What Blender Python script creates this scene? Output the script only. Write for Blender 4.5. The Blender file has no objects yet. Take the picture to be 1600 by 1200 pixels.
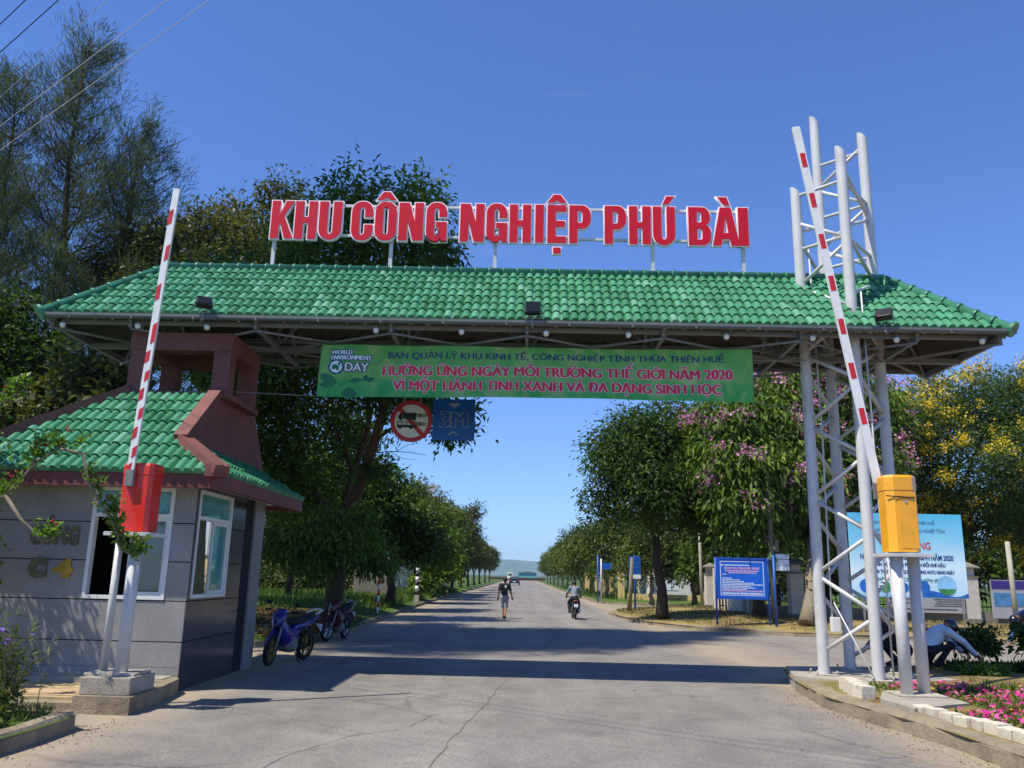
import bpy, bmesh, math, random
import numpy as np
from mathutils import Vector, Matrix, Euler

# ------------------------------------------------------------------ camera, sky, sun, exposure
scene = bpy.context.scene
COL = scene.collection
R = math.radians
cam_data = bpy.data.cameras.new("camera")
cam = bpy.data.objects.new("camera", cam_data)
COL.objects.link(cam)
cam_data.sensor_width = 36.0
cam_data.lens = 36.0 * 1290.0 / 1600.0
cam_data.clip_start = 0.05
cam_data.clip_end = 30000.0
cam.matrix_world = (Matrix.Translation((0, 0, 1.6)) @ Matrix.Rotation(R(1.0), 4, 'Z')
                    @ Matrix.Rotation(R(90 + 13.05), 4, 'X') @ Matrix.Rotation(R(1.32), 4, 'Z'))
scene.camera = cam

SUN_VEC = Vector((-0.483, -0.316, 1.0)).normalized()      # towards the sun
SUN_EL = math.asin(SUN_VEC.z)
SUN_ROT = math.atan2(SUN_VEC.x, SUN_VEC.y)
world = bpy.data.worlds.new("World")
scene.world = world
world.use_nodes = True
wn, wl = world.node_tree.nodes, world.node_tree.links
wn.clear()
w_out = wn.new('ShaderNodeOutputWorld')
w_bg = wn.new('ShaderNodeBackground')
w_sky = wn.new('ShaderNodeTexSky')
w_sky.sky_type = 'NISHITA'
w_sky.sun_disc = False
w_sky.sun_elevation = SUN_EL
w_sky.sun_rotation = SUN_ROT
w_sky.air_density = 1.0
w_sky.dust_density = 0.0
w_sky.ozone_density = 2.6
w_bg.inputs['Strength'].default_value = 0.092
# faint high cirrus: real cloud streaks in the sky, laid out by direction
w_tc = wn.new('ShaderNodeTexCoord')
w_map = wn.new('ShaderNodeMapping')
w_map.inputs['Scale'].default_value = (1.6, 1.6, 13.0)
w_noise = wn.new('ShaderNodeTexNoise')
w_noise.inputs['Scale'].default_value = 2.2
w_noise.inputs['Detail'].default_value = 6.0
w_noise.inputs['Distortion'].default_value = 0.6
w_ramp = wn.new('ShaderNodeValToRGB')
w_ramp.color_ramp.elements[0].position = 0.66
w_ramp.color_ramp.elements[1].position = 0.95
w_ramp.color_ramp.elements[1].color = (0.14, 0.14, 0.14, 1)
w_mix = wn.new('ShaderNodeMixRGB')
w_mix.inputs[2].default_value = (6.5, 7.2, 8.2, 1)
w_hsv = wn.new('ShaderNodeMixRGB')        # clear tropical morning: a cleaner blue than the model's default air
w_hsv.blend_type = 'MULTIPLY'
w_hsv.inputs[0].default_value = 1.0
w_hsv.inputs[2].default_value = (0.78, 1.07, 1.66, 1)
wl.new(w_sky.outputs[0], w_hsv.inputs[1])
wl.new(w_tc.outputs['Generated'], w_map.inputs[0])
wl.new(w_map.outputs[0], w_noise.inputs['Vector'])
wl.new(w_noise.outputs[0], w_ramp.inputs[0])
wl.new(w_ramp.outputs[0], w_mix.inputs[0])
wl.new(w_hsv.outputs[0], w_mix.inputs[1])
wl.new(w_mix.outputs[0], w_bg.inputs['Color'])
wl.new(w_bg.outputs[0], w_out.inputs['Surface'])

sun_d = bpy.data.lights.new("sun", 'SUN')
sun_d.energy = 5.0
sun_d.angle = R(0.53)
sun_d.color = (1.0, 0.935, 0.81)
sun = bpy.data.objects.new("sun", sun_d)
COL.objects.link(sun)
sun.location = SUN_VEC * 60
sun.rotation_euler = SUN_VEC.to_track_quat('Z', 'Y').to_euler()

scene.view_settings.view_transform = 'Standard'
scene.view_settings.look = 'None'
scene.view_settings.gamma = 1.0
scene.view_settings.use_curve_mapping = False
scene.view_settings.exposure = 0.3
scene.render.engine = 'CYCLES'
scene.cycles.max_bounces = 8
scene.cycles.transparent_max_bounces = 8
scene.cycles.use_denoising = True

rng = np.random.default_rng(7)
random.seed(7)

# ------------------------------------------------------------------ materials
def srgb(h):
    h = h.lstrip('#')
    v = [int(h[i:i + 2], 16) / 255 for i in (0, 2, 4)]
    return tuple(x / 12.92 if x <= 0.04045 else ((x + 0.055) / 1.055) ** 2.4 for x in v)

def new_mat(name):
    m = bpy.data.materials.new(name)
    m.use_nodes = True
    nt = m.node_tree
    return m, nt, nt.nodes['Principled BSDF']

def noise_node(nt, scale, detail=4.0, rough=0.55, vec=None, dist=0.0):
    n = nt.nodes.new('ShaderNodeTexNoise')
    n.inputs['Scale'].default_value = scale
    n.inputs['Detail'].default_value = detail
    n.inputs['Roughness'].default_value = rough
    n.inputs['Distortion'].default_value = dist
    if vec is not None:
        nt.links.new(vec, n.inputs['Vector'])
    return n

def ramp_node(nt, fac, stops):
    r = nt.nodes.new('ShaderNodeValToRGB')
    e = r.color_ramp.elements
    while len(e) < len(stops):
        e.new(0.5)
    for i, (p, c) in enumerate(stops):
        e[i].position = p
        e[i].color = (c[0], c[1], c[2], 1)
    nt.links.new(fac, r.inputs[0])
    return r

def mix_node(nt, fac, a, b, mode='MIX'):
    m = nt.nodes.new('ShaderNodeMixRGB')
    m.blend_type = mode
    for sock, v in ((m.inputs[0], fac), (m.inputs[1], a), (m.inputs[2], b)):
        if isinstance(v, (int, float)):
            sock.default_value = v
        elif isinstance(v, tuple):
            sock.default_value = (v[0], v[1], v[2], 1)
        else:
            nt.links.new(v, sock)
    return m

MATS = {}
def mat(name, col, rough=0.6, var=0.18, scale=4.0, bump=0.0, bscale=None, metal=0.0, spec=0.5,
        dirt=None, dirt_amt=0.0, fine=0.0, coat=0.0):
    """Painted or bare surface with large soft variation, optional dirt blotches and fine grain."""
    if name in MATS:
        return MATS[name]
    if isinstance(col, str):
        col = srgb(col)
    m, nt, bs = new_mat(name)
    tc = nt.nodes.new('ShaderNodeTexCoord')
    v = tc.outputs['Object']
    n1 = noise_node(nt, scale, 5.0, 0.6, v)
    lo = tuple(c * (1 - var) for c in col)
    hi = tuple(min(1, c * (1 + var)) for c in col)
    c1 = ramp_node(nt, n1.outputs[0], [(0.3, lo), (0.7, hi)]).outputs[0]
    if fine:
        n3 = noise_node(nt, 160.0, 2.0, 0.7, v)
        f = ramp_node(nt, n3.outputs[0], [(0.35, (1 - fine,) * 3), (0.65, (1 + fine,) * 3)])
        c1 = mix_node(nt, 1.0, c1, f.outputs[0], 'MULTIPLY').outputs[0]
    if dirt is not None:
        if isinstance(dirt, str):
            dirt = srgb(dirt)
        n2 = noise_node(nt, scale * 1.7, 7.0, 0.7, v, 0.4)
        fr = ramp_node(nt, n2.outputs[0], [(0.5, (0, 0, 0)), (0.75, (dirt_amt,) * 3)])
        c1 = mix_node(nt, fr.outputs[0], c1, dirt).outputs[0]
    nt.links.new(c1, bs.inputs['Base Color'])
    bs.inputs['Roughness'].default_value = rough
    bs.inputs['Metallic'].default_value = metal
    bs.inputs['Specular IOR Level'].default_value = spec
    bs.inputs['Coat Weight'].default_value = coat
    if bump:
        nb = noise_node(nt, bscale or scale * 8, 5.0, 0.65, v)
        b = nt.nodes.new('ShaderNodeBump')
        b.inputs['Strength'].default_value = bump
        b.inputs['Distance'].default_value = 0.02
        nt.links.new(nb.outputs[0], b.inputs['Height'])
        nt.links.new(b.outputs[0], bs.inputs['Normal'])
    MATS[name] = m
    return m

def leaf_mat(name, lo, mid, hi, trans=0.3, rough=0.5):
    if name in MATS:
        return MATS[name]
    m, nt, bs = new_mat(name)
    at = nt.nodes.new('ShaderNodeAttribute')
    at.attribute_name = 'tint'
    c = ramp_node(nt, at.outputs['Fac'], [(0.0, lo), (0.5, mid), (1.0, hi)])
    nt.links.new(c.outputs[0], bs.inputs['Base Color'])
    bs.inputs['Roughness'].default_value = rough
    bs.inputs['Specular IOR Level'].default_value = 0.35
    tr = nt.nodes.new('ShaderNodeBsdfTranslucent')
    g = mix_node(nt, 1.0, c.outputs[0], (1.25, 1.35, 0.6), 'MULTIPLY')
    nt.links.new(g.outputs[0], tr.inputs[0])
    mx = nt.nodes.new('ShaderNodeMixShader')
    mx.inputs[0].default_value = trans
    nt.links.new(bs.outputs[0], mx.inputs[1])
    nt.links.new(tr.outputs[0], mx.inputs[2])
    nt.links.new(mx.outputs[0], nt.nodes['Material Output'].inputs[0])
    MATS[name] = m
    return m

def glass_mat(name, col, trans=0.75, rough=0.03):
    m, nt, bs = new_mat(name)
    bs.inputs['Base Color'].default_value = (*srgb(col), 1)
    bs.inputs['Roughness'].default_value = rough
    bs.inputs['Transmission Weight'].default_value = trans
    bs.inputs['IOR'].default_value = 1.45
    MATS[name] = m
    return m

def road_mat():
    m, nt, bs = new_mat('road_asphalt')
    tc = nt.nodes.new('ShaderNodeTexCoord')
    v = tc.outputs['Object']
    big = noise_node(nt, 0.22, 6.0, 0.6, v)
    mid = noise_node(nt, 1.3, 8.0, 0.68, v, 0.5)
    fine = noise_node(nt, 70.0, 3.0, 0.7, v)
    grit = noise_node(nt, 22.0, 2.0, 0.8, v)
    base = ramp_node(nt, big.outputs[0], [(0.3, srgb('#807b74')), (0.7, srgb('#959089'))]).outputs[0]
    f2 = ramp_node(nt, mid.outputs[0], [(0.3, (0.74, 0.74, 0.76)), (0.72, (1.12, 1.12, 1.1))])
    base = mix_node(nt, 1.0, base, f2.outputs[0], 'MULTIPLY').outputs[0]
    f3 = ramp_node(nt, fine.outputs[0], [(0.3, (0.56, 0.56, 0.57)), (0.7, (1.36, 1.36, 1.34))])
    base = mix_node(nt, 1.0, base, f3.outputs[0], 'MULTIPLY').outputs[0]
    f4 = ramp_node(nt, grit.outputs[0], [(0.34, (0.8, 0.8, 0.8)), (0.66, (1.15, 1.15, 1.14))])
    base = mix_node(nt, 1.0, base, f4.outputs[0], 'MULTIPLY').outputs[0]
    # tyre-polished darker lanes along the road, broken by noise
    sx = nt.nodes.new('ShaderNodeSeparateXYZ')
    nt.links.new(v, sx.inputs[0])
    # oil drips and old dark spots
    sp_ = noise_node(nt, 2.6, 4.0, 0.6, v, 0.2)
    so = ramp_node(nt, sp_.outputs[0], [(0.68, (0, 0, 0)), (0.76, (0.5, 0.5, 0.5))])
    base = mix_node(nt, so.outputs[0], base, srgb('#57524c')).outputs[0]
    mp2 = nt.nodes.new('ShaderNodeMapping'); mp2.inputs['Scale'].default_value = (1.15, 0.05, 1)
    nt.links.new(v, mp2.inputs[0])
    ln2 = noise_node(nt, 1.0, 3.0, 0.5, mp2.outputs[0])
    lf = ramp_node(nt, ln2.outputs[0], [(0.35, (0.86, 0.86, 0.87)), (0.65, (1.07, 1.07, 1.06))])
    base = mix_node(nt, 1.0, base, lf.outputs[0], 'MULTIPLY').outputs[0]
    # cracks: thin voronoi edges, only where a mask lets them through
    vo = nt.nodes.new('ShaderNodeTexVoronoi')
    vo.feature = 'DISTANCE_TO_EDGE'
    vo.inputs['Scale'].default_value = 0.32
    wv = noise_node(nt, 1.1, 6.0, 0.7, v)
    ad = mix_node(nt, 0.55, v, wv.outputs[1], 'ADD')
    nt.links.new(ad.outputs[0], vo.inputs['Vector'])
    cr = ramp_node(nt, vo.outputs[0], [(0.0, (1, 1, 1)), (0.012, (0, 0, 0))])
    mk = noise_node(nt, 0.35, 3.0, 0.5, v)
    mr = ramp_node(nt, mk.outputs[0], [(0.48, (0, 0, 0)), (0.6, (0.6, 0.6, 0.6))])
    crm = mix_node(nt, 1.0, cr.outputs[0], mr.outputs[0], 'MULTIPLY')
    base = mix_node(nt, crm.outputs[0], base, srgb('#4a4641')).outputs[0]
    # dark repair streaks
    st = noise_node(nt, 0.55, 4.0, 0.5, v, 1.4)
    sr = ramp_node(nt, st.outputs[0], [(0.60, (0, 0, 0)), (0.68, (0.38, 0.38, 0.38)), (0.76, (0, 0, 0))])
    base = mix_node(nt, sr.outputs[0], base, srgb('#5d5853')).outputs[0]
    # blown sand gathered along the kerbs (|x| > 3.3 near the gate)
    ax = nt.nodes.new('ShaderNodeMath'); ax.operation = 'ABSOLUTE'
    nt.links.new(sx.outputs[0], ax.inputs[0])
    sn = noise_node(nt, 0.9, 6.0, 0.65, v)
    am = nt.nodes.new('ShaderNodeMath'); am.operation = 'MULTIPLY_ADD'
    am.inputs[1].default_value = 2.2; am.inputs[2].default_value = -1.1
    nt.links.new(sn.outputs[0], am.inputs[0])
    aa = nt.nodes.new('ShaderNodeMath'); aa.operation = 'ADD'
    nt.links.new(ax.outputs[0], aa.inputs[0]); nt.links.new(am.outputs[0], aa.inputs[1])
    dv = nt.nodes.new('ShaderNodeMath'); dv.operation = 'DIVIDE'; dv.inputs[1].default_value = 8.0
    nt.links.new(aa.outputs[0], dv.inputs[0])
    sd = ramp_node(nt, dv.outputs[0], [(0.44, (0, 0, 0)), (0.56, (0.6, 0.6, 0.6)), (0.66, (0.35, 0.35, 0.35)), (0.8, (0.1, 0.1, 0.1))])
    base = mix_node(nt, sd.outputs[0], base, srgb('#ac987a')).outputs[0]
    nt.links.new(base, bs.inputs['Base Color'])
    bs.inputs['Roughness'].default_value = 0.85
    bs.inputs['Specular IOR Level'].default_value = 0.25
    b = nt.nodes.new('ShaderNodeBump')
    b.inputs['Strength'].default_value = 0.5
    b.inputs['Distance'].default_value = 0.012
    nt.links.new(fine.outputs[0], b.inputs['Height'])
    nt.links.new(b.outputs[0], bs.inputs['Normal'])
    MATS['road'] = m
    return m

def ground_mat(name, cols, scale, fscale=45.0, bump=0.6):
    m, nt, bs = new_mat(name)
    tc = nt.nodes.new('ShaderNodeTexCoord')
    v = tc.outputs['Object']
    a = noise_node(nt, scale, 7.0, 0.65, v, 0.3)
    b_ = noise_node(nt, fscale, 4.0, 0.75, v)
    c = ramp_node(nt, a.outputs[0], [(0.32 + 0.36 * i / (len(cols) - 1), srgb(x)) for i, x in enumerate(cols)])
    f = ramp_node(nt, b_.outputs[0], [(0.3, (0.55, 0.55, 0.55)), (0.7, (1.35, 1.35, 1.35))])
    o = mix_node(nt, 1.0, c.outputs[0], f.outputs[0], 'MULTIPLY')
    nt.links.new(o.outputs[0], bs.inputs['Base Color'])
    bs.inputs['Roughness'].default_value = 0.95
    bs.inputs['Specular IOR Level'].default_value = 0.15
    bp = nt.nodes.new('ShaderNodeBump')
    bp.inputs['Strength'].default_value = bump
    bp.inputs['Distance'].default_value = 0.03
    nt.links.new(b_.outputs[0], bp.inputs['Height'])
    nt.links.new(bp.outputs[0], bs.inputs['Normal'])
    MATS[name] = m
    return m

def granite_mat(name, col, spec_rough):
    m, nt, bs = new_mat(name)
    tc = nt.nodes.new('ShaderNodeTexCoord')
    v = tc.outputs['Object']
    n = noise_node(nt, 60.0, 3.0, 0.8, v)
    n2 = noise_node(nt, 1.2, 5.0, 0.6, v)
    c = srgb(col)
    a = ramp_node(nt, n.outputs[0], [(0.32, tuple(x * 0.55 for x in c)), (0.5, c), (0.66, tuple(min(1, x * 1.5) for x in c))])
    b_ = ramp_node(nt, n2.outputs[0], [(0.3, (0.72, 0.71, 0.69)), (0.7, (1.12, 1.12, 1.12))])
    o = mix_node(nt, 1.0, a.outputs[0], b_.outputs[0], 'MULTIPLY')
    nt.links.new(o.outputs[0], bs.inputs['Base Color'])
    bs.inputs['Roughness'].default_value = spec_rough
    MATS[name] = m
    return m

def bark_mat(name, lo, hi):
    m, nt, bs = new_mat(name)
    tc = nt.nodes.new('ShaderNodeTexCoord')
    mp = nt.nodes.new('ShaderNodeMapping')
    mp.inputs['Scale'].default_value = (6, 6, 1.4)
    nt.links.new(tc.outputs['Object'], mp.inputs[0])
    n = noise_node(nt, 3.0, 8.0, 0.7, mp.outputs[0], 0.5)
    c = ramp_node(nt, n.outputs[0], [(0.3, srgb(lo)), (0.7, srgb(hi))])
    nt.links.new(c.outputs[0], bs.inputs['Base Color'])
    bs.inputs['Roughness'].default_value = 0.9
    bp = nt.nodes.new('ShaderNodeBump')
    bp.inputs['Strength'].default_value = 0.8
    bp.inputs['Distance'].default_value = 0.05
    nt.links.new(n.outputs[0], bp.inputs['Height'])
    nt.links.new(bp.outputs[0], bs.inputs['Normal'])
    MATS[name] = m
    return m

road_mat()
ground_mat('verge_earth', ['#5a4a35', '#8a7350', '#9c8a55', '#6a7a3a'], 0.8)
ground_mat('far_ground', ['#33461f', '#435528', '#566432'], 0.05, 3.0)
ground_mat('grass_earth', ['#35481f', '#4d6329', '#5f7434'], 0.5)
ground_mat('bed_earth', ['#6b5638', '#8f7850', '#66703a'], 1.2)
ground_mat('litter', ['#4c3826', '#7a5b3c', '#8f7450'], 2.5, 60.0)
mat('concrete', '#a39b8c', 0.85, 0.16, 2.5, 0.5, 40, dirt='#5c5548', dirt_amt=0.6, fine=0.25)
mat('kerb_concrete', '#8c7f68', 0.9, 0.26, 1.8, 1.0, 14, dirt='#4c463a', dirt_amt=0.75, fine=0.3)
mat('paving', '#b39a72', 0.85, 0.2, 3.0, 0.4, 30, dirt='#6e5a3f', dirt_amt=0.5, fine=0.2)
mat('brick_white', '#cfc6b0', 0.85, 0.14, 5.0, 0.5, 30, dirt='#63604a', dirt_amt=0.85, fine=0.15)
def roof_mat():
    m, nt, bs = new_mat('roof_green')
    tc = nt.nodes.new('ShaderNodeTexCoord'); v = tc.outputs['Object']
    at = nt.nodes.new('ShaderNodeAttribute'); at.attribute_name = 'tint'
    c = ramp_node(nt, at.outputs['Fac'], [(0.0, srgb('#2f7049')), (0.5, srgb('#3a7f58')), (0.88, srgb('#458c66')), (1.0, srgb('#639c7c'))]).outputs[0]
    n1 = noise_node(nt, 1.1, 7.0, 0.7, v, 0.3)
    f1 = ramp_node(nt, n1.outputs[0], [(0.5, (0, 0, 0)), (0.78, (0.4, 0.4, 0.4))])
    c = mix_node(nt, f1.outputs[0], c, srgb('#31543f')).outputs[0]
    n2 = noise_node(nt, 9.0, 6.0, 0.75, v)
    f2 = ramp_node(nt, n2.outputs[0], [(0.6, (0, 0, 0)), (0.74, (0.28, 0.28, 0.28))])
    c = mix_node(nt, f2.outputs[0], c, srgb('#7da386')).outputs[0]
    nt.links.new(c, bs.inputs['Base Color'])
    r = ramp_node(nt, n2.outputs[0], [(0.3, (0.32,) * 3), (0.7, (0.62,) * 3)])
    nt.links.new(r.outputs[0], bs.inputs['Roughness'])
    bs.inputs['Specular IOR Level'].default_value = 0.45
    MATS['roof_green'] = m
roof_mat()
mat('ridge_green', '#37775a', 0.36, 0.2, 4.0, 0.2, 30, dirt='#4f6a50', dirt_amt=0.6, coat=0.2)
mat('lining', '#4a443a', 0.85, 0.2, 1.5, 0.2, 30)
mat('steel_grey', '#777977', 0.55, 0.12, 2.5, metal=0.0, dirt='#6a6358', dirt_amt=0.4)
mat('steel_white', '#c6c6c4', 0.42, 0.07, 1.6, dirt='#8a7f6c', dirt_amt=0.42, fine=0.05)
mat('gutter', '#666865', 0.5, 0.1, 1.2, dirt='#5c5a52', dirt_amt=0.5)
mat('brown_paint', '#774840', 0.78, 0.14, 1.6, 0.2, 40, dirt='#432923', dirt_amt=0.55)
mat('brown_fascia', '#6d352d', 0.6, 0.14, 2.0, 0.1, 40, dirt='#3d211d', dirt_amt=0.4)
mat('white_paint', '#d9d7d0', 0.7, 0.06, 1.5, 0.05, 40, dirt='#a79f90', dirt_amt=0.4)
mat('frame_white', '#dcdcd8', 0.35, 0.04, 3.0)
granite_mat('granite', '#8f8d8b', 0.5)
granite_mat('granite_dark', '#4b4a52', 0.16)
granite_mat('granite_polished_shaded', '#434248', 0.16)  # side stone: colour darkened below the front's to deepen the shade there
mat('joint', '#17161a', 0.9, 0.1)
mat('interior', '#57534d', 0.9, 0.15, 1.0)
mat('curtain', '#2aa0c8', 0.8, 0.15, 5.0)
glass_mat('glass_teal', '#7fc9c4', 0.55)
glass_mat('glass_clear', '#c8dcd8', 0.85)
mat('gold', '#b8913a', 0.35, 0.2, 6.0, metal=0.6)
mat('gold_worn', '#625b45', 0.6, 0.3, 8.0)
mat('red_box', '#d92a16', 0.34, 0.1, 3.0, coat=0.2, dirt='#8a2416', dirt_amt=0.35, fine=0.05)
mat('yellow_box', '#f0a818', 0.35, 0.06, 3.0, coat=0.25, dirt='#a8741c', dirt_amt=0.4, fine=0.06)
mat('arm_white', '#e4e4e0', 0.4, 0.05, 3.0, dirt='#a59f90', dirt_amt=0.35)
mat('stripe_red', '#c9242a', 0.45, 0.06, 4.0)
mat('sign_red', '#c9122a', 0.55, 0.05, 2.0, spec=0.25)
mat('sign_white', '#f0e8ea', 0.45, 0.03, 2.0)
mat('black_metal', '#151618', 0.45, 0.2, 4.0)
mat('black_plastic', '#0e0f11', 0.35, 0.2, 6.0)
mat('rubber', '#121212', 0.85, 0.2, 10.0)
mat('chrome', '#b5b8bc', 0.2, 0.05, 4.0, metal=0.9)
mat('rusty_white', '#b3ac9d', 0.6, 0.15, 5.0, 0.2, 40, dirt='#6b4428', dirt_amt=0.9)
mat('bulb', '#e6e6df', 0.3, 0.03)
mat('skin', '#8d5f45', 0.6, 0.08, 6.0)
mat('hair', '#0d0b0a', 0.6, 0.2, 20.0)

# ------------------------------------------------------------------ objects, things and parts
BASE = {}       # root name -> world offset already in its location (geometry given in world space)

def tag(o, label=None, cat=None, group=None, kind=None):
    if label: o['label'] = label
    if cat: o['category'] = cat
    if group: o['group'] = group
    if kind: o['kind'] = kind
    return o

def thing(name, label, cat, loc=(0, 0, 0), rz=0.0, group=None, world_geo=True):
    o = bpy.data.objects.new(name, None)
    o.empty_display_size = 0.3
    COL.objects.link(o)
    o.location = loc
    o.rotation_euler = (0, 0, rz)
    tag(o, label, cat, group)
    BASE[o.name] = Vector(loc) if world_geo else Vector((0, 0, 0))
    return o

def link(name, me, m, parent=None, label=None):
    o = bpy.data.objects.new(name, me)
    COL.objects.link(o)
    ms = m if isinstance(m, (list, tuple)) else [m]
    if len(me.materials) == 0:
        for x in ms:
            me.materials.append(MATS[x] if isinstance(x, str) else x)
    if parent is not None:
        o.parent = parent
    if label:
        o['label'] = label
    return o

def root_of(o):
    while o.parent is not None:
        o = o.parent
    return o

class MB:
    """Collects shapes, then becomes ONE mesh object."""
    def __init__(s):
        s.v, s.f, s.mi, s.sm = [], [], [], []
    def add(s, vs, fs, mi=0, smooth=False):
        n = len(s.v)
        s.v += [tuple(x) for x in vs]
        s.f += [tuple(i + n for i in f) for f in fs]
        s.mi += [mi] * len(fs)
        s.sm += [smooth] * len(fs)
        return s
    def box(s, x0, x1, y0, y1, z0, z1, mi=0):
        v = [(x0, y0, z0), (x1, y0, z0), (x1, y1, z0), (x0, y1, z0), (x0, y0, z1), (x1, y0, z1), (x1, y1, z1), (x0, y1, z1)]
        return s.add(v, [(0, 3, 2, 1), (4, 5, 6, 7), (0, 1, 5, 4), (1, 2, 6, 5), (2, 3, 7, 6), (3, 0, 4, 7)], mi)
    def cbox(s, x0, x1, y0, y1, z0, z1, c=0.01, mi=0):
        """box with chamfered edges"""
        bm = bmesh.new()
        bmesh.ops.create_cube(bm, size=1.0)
        for v in bm.verts:
            v.co = ((x0 + x1) / 2 + v.co.x * (x1 - x0), (y0 + y1) / 2 + v.co.y * (y1 - y0), (z0 + z1) / 2 + v.co.z * (z1 - z0))
        bmesh.ops.bevel(bm, geom=bm.edges[:], offset=c, segments=2, affect='EDGES', profile=0.7)
        return s.bm(bm, mi)
    def bm(s, bm, mi=0, smooth=False, M=None):
        bm.verts.index_update()
        vs = [(M @ v.co) if M is not None else v.co.copy() for v in bm.verts]
        s.add(vs, [[v.index for v in f.verts] for f in bm.faces], mi, smooth)
        bm.free()
        return s
    def bar(s, p0, p1, w, h, up=(0, 0, 1), mi=0):
        p0, p1 = Vector(p0), Vector(p1)
        d = (p1 - p0).normalized()
        u = Vector(up)
        sd = d.cross(u)
        if sd.length < 1e-4:
            sd = d.cross(Vector((1, 0, 0)))
        sd.normalize()
        u = sd.cross(d).normalized()
        v = []
        for p in (p0, p1):
            for a, b in ((-1, -1), (1, -1), (1, 1), (-1, 1)):
                v.append(p + sd * a * w / 2 + u * b * h / 2)
        return s.add(v, [(3, 2, 1, 0), (4, 5, 6, 7), (0, 1, 5, 4), (1, 2, 6, 5), (2, 3, 7, 6), (3, 0, 4, 7)], mi)
    def tube(s, pts, rad, n=12, mi=0, caps=True, smooth=True):
        pts = [Vector(p) for p in pts]
        if isinstance(rad, (int, float)):
            rad = [rad] * len(pts)
        base = len(s.v)
        prev = None
        vs, fs = [], []
        for i, p in enumerate(pts):
            a = pts[max(0, i - 1)]; b = pts[min(len(pts) - 1, i + 1)]
            d = (b - a).normalized()
            if prev is None:
                x = d.cross(Vector((0.13, 0.31, 1.0)) if abs(d.z) < 0.95 else Vector((1, 0.1, 0)))
            else:
                x = prev - d * prev.dot(d)
            x.normalize(); prev = x
            y = d.cross(x)
            for k in range(n):
                t = 2 * math.pi * k / n
                vs.append(p + (x * math.cos(t) + y * math.sin(t)) * rad[i])
        for i in range(len(pts) - 1):
            for k in range(n):
                k2 = (k + 1) % n
                fs.append((i * n + k, i * n + k2, (i + 1) * n + k2, (i + 1) * n + k))
        s.add(vs, fs, mi, smooth)
        if caps:
            s.f.append(tuple(base + k for k in reversed(range(n)))); s.mi.append(mi); s.sm.append(False)
            e = base + (len(pts) - 1) * n
            s.f.append(tuple(e + k for k in range(n))); s.mi.append(mi); s.sm.append(False)
        return s
    def disc(s, c, nrm, r, th, n=32, mi=0):
        c = Vector(c); nrm = Vector(nrm).normalized()
        return s.tube([c - nrm * th / 2, c + nrm * th / 2], r, n, mi, True, False)
    def ell(s, c, r, rot=None, n=16, m=10, mi=0):
        c = Vector(c); vs, fs = [], []
        for i in range(m + 1):
            th = math.pi * i / m
            for k in range(n):
                ph = 2 * math.pi * k / n
                q = Vector((r[0] * math.sin(th) * math.cos(ph), r[1] * math.sin(th) * math.sin(ph), r[2] * math.cos(th)))
                if rot is not None: q = rot @ q
                vs.append(c + q)
        for i in range(m):
            for k in range(n):
                k2 = (k + 1) % n
                fs.append((i * n + k, (i + 1) * n + k, (i + 1) * n + k2, i * n + k2))
        return s.add(vs, fs, mi, True)
    def poly(s, pts, d, mi=0):
        """polygon (list of 3D points) extruded by vector d"""
        n = len(pts); d = Vector(d)
        a = [Vector(p) for p in pts]; b = [p + d for p in a]
        fs = [tuple(reversed(range(n))), tuple(range(n, 2 * n))]
        fs += [(i, (i + 1) % n, n + (i + 1) % n, n + i) for i in range(n)]
        return s.add(a + b, fs, mi)
    def torus(s, c, axis, R_, r, n=32, m=10, mi=0, sq=1.0):
        c = Vector(c); ax = Vector(axis).normalized()
        x = ax.cross(Vector((0, 0, 1)) if abs(ax.z) < 0.9 else Vector((1, 0, 0))).normalized(); y = ax.cross(x)
        vs, fs = [], []
        for i in range(n):
            t = 2 * math.pi * i / n
            o = x * math.cos(t) + y * math.sin(t)
            for k in range(m):
                q = 2 * math.pi * k / m
                vs.append(c + o * (R_ + r * math.cos(q)) + ax * r * sq * math.sin(q))
        for i in range(n):
            for k in range(m):
                fs.append((i * m + k, ((i + 1) % n) * m + k, ((i + 1) % n) * m + (k + 1) % m, i * m + (k + 1) % m))
        return s.add(vs, fs, mi, True)
    def mesh(s, name, off=None):
        me = bpy.data.meshes.new(name)
        v = s.v
        if off is not None:
            v = [(a[0] - off[0], a[1] - off[1], a[2] - off[2]) for a in v]
        me.from_pydata([tuple(x) for x in v], [], s.f)
        me.polygons.foreach_set('material_index', s.mi)
        me.polygons.foreach_set('use_smooth', s.sm)
        me.update()
        return me
    def build(s, name, m, parent=None, label=None, fix=False):
        off = BASE.get(root_of(parent).name) if parent is not None else None
        me = s.mesh(name, off)
        if fix:
            bm = bmesh.new(); bm.from_mesh(me)
            bmesh.ops.recalc_face_normals(bm, faces=bm.faces[:])
            bm.to_mesh(me); bm.free()
        return link(name, me, m, parent, label)

def structure(name, mb, m):
    o = mb.build(name, m)
    o['kind'] = 'structure'
    return o

def copy_tree(o, parent=None):
    c = o.copy()
    COL.objects.link(c)
    if parent is not None:
        c.parent = parent
    for ch in list(o.children):
        copy_tree(ch, c)
    return c

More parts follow.
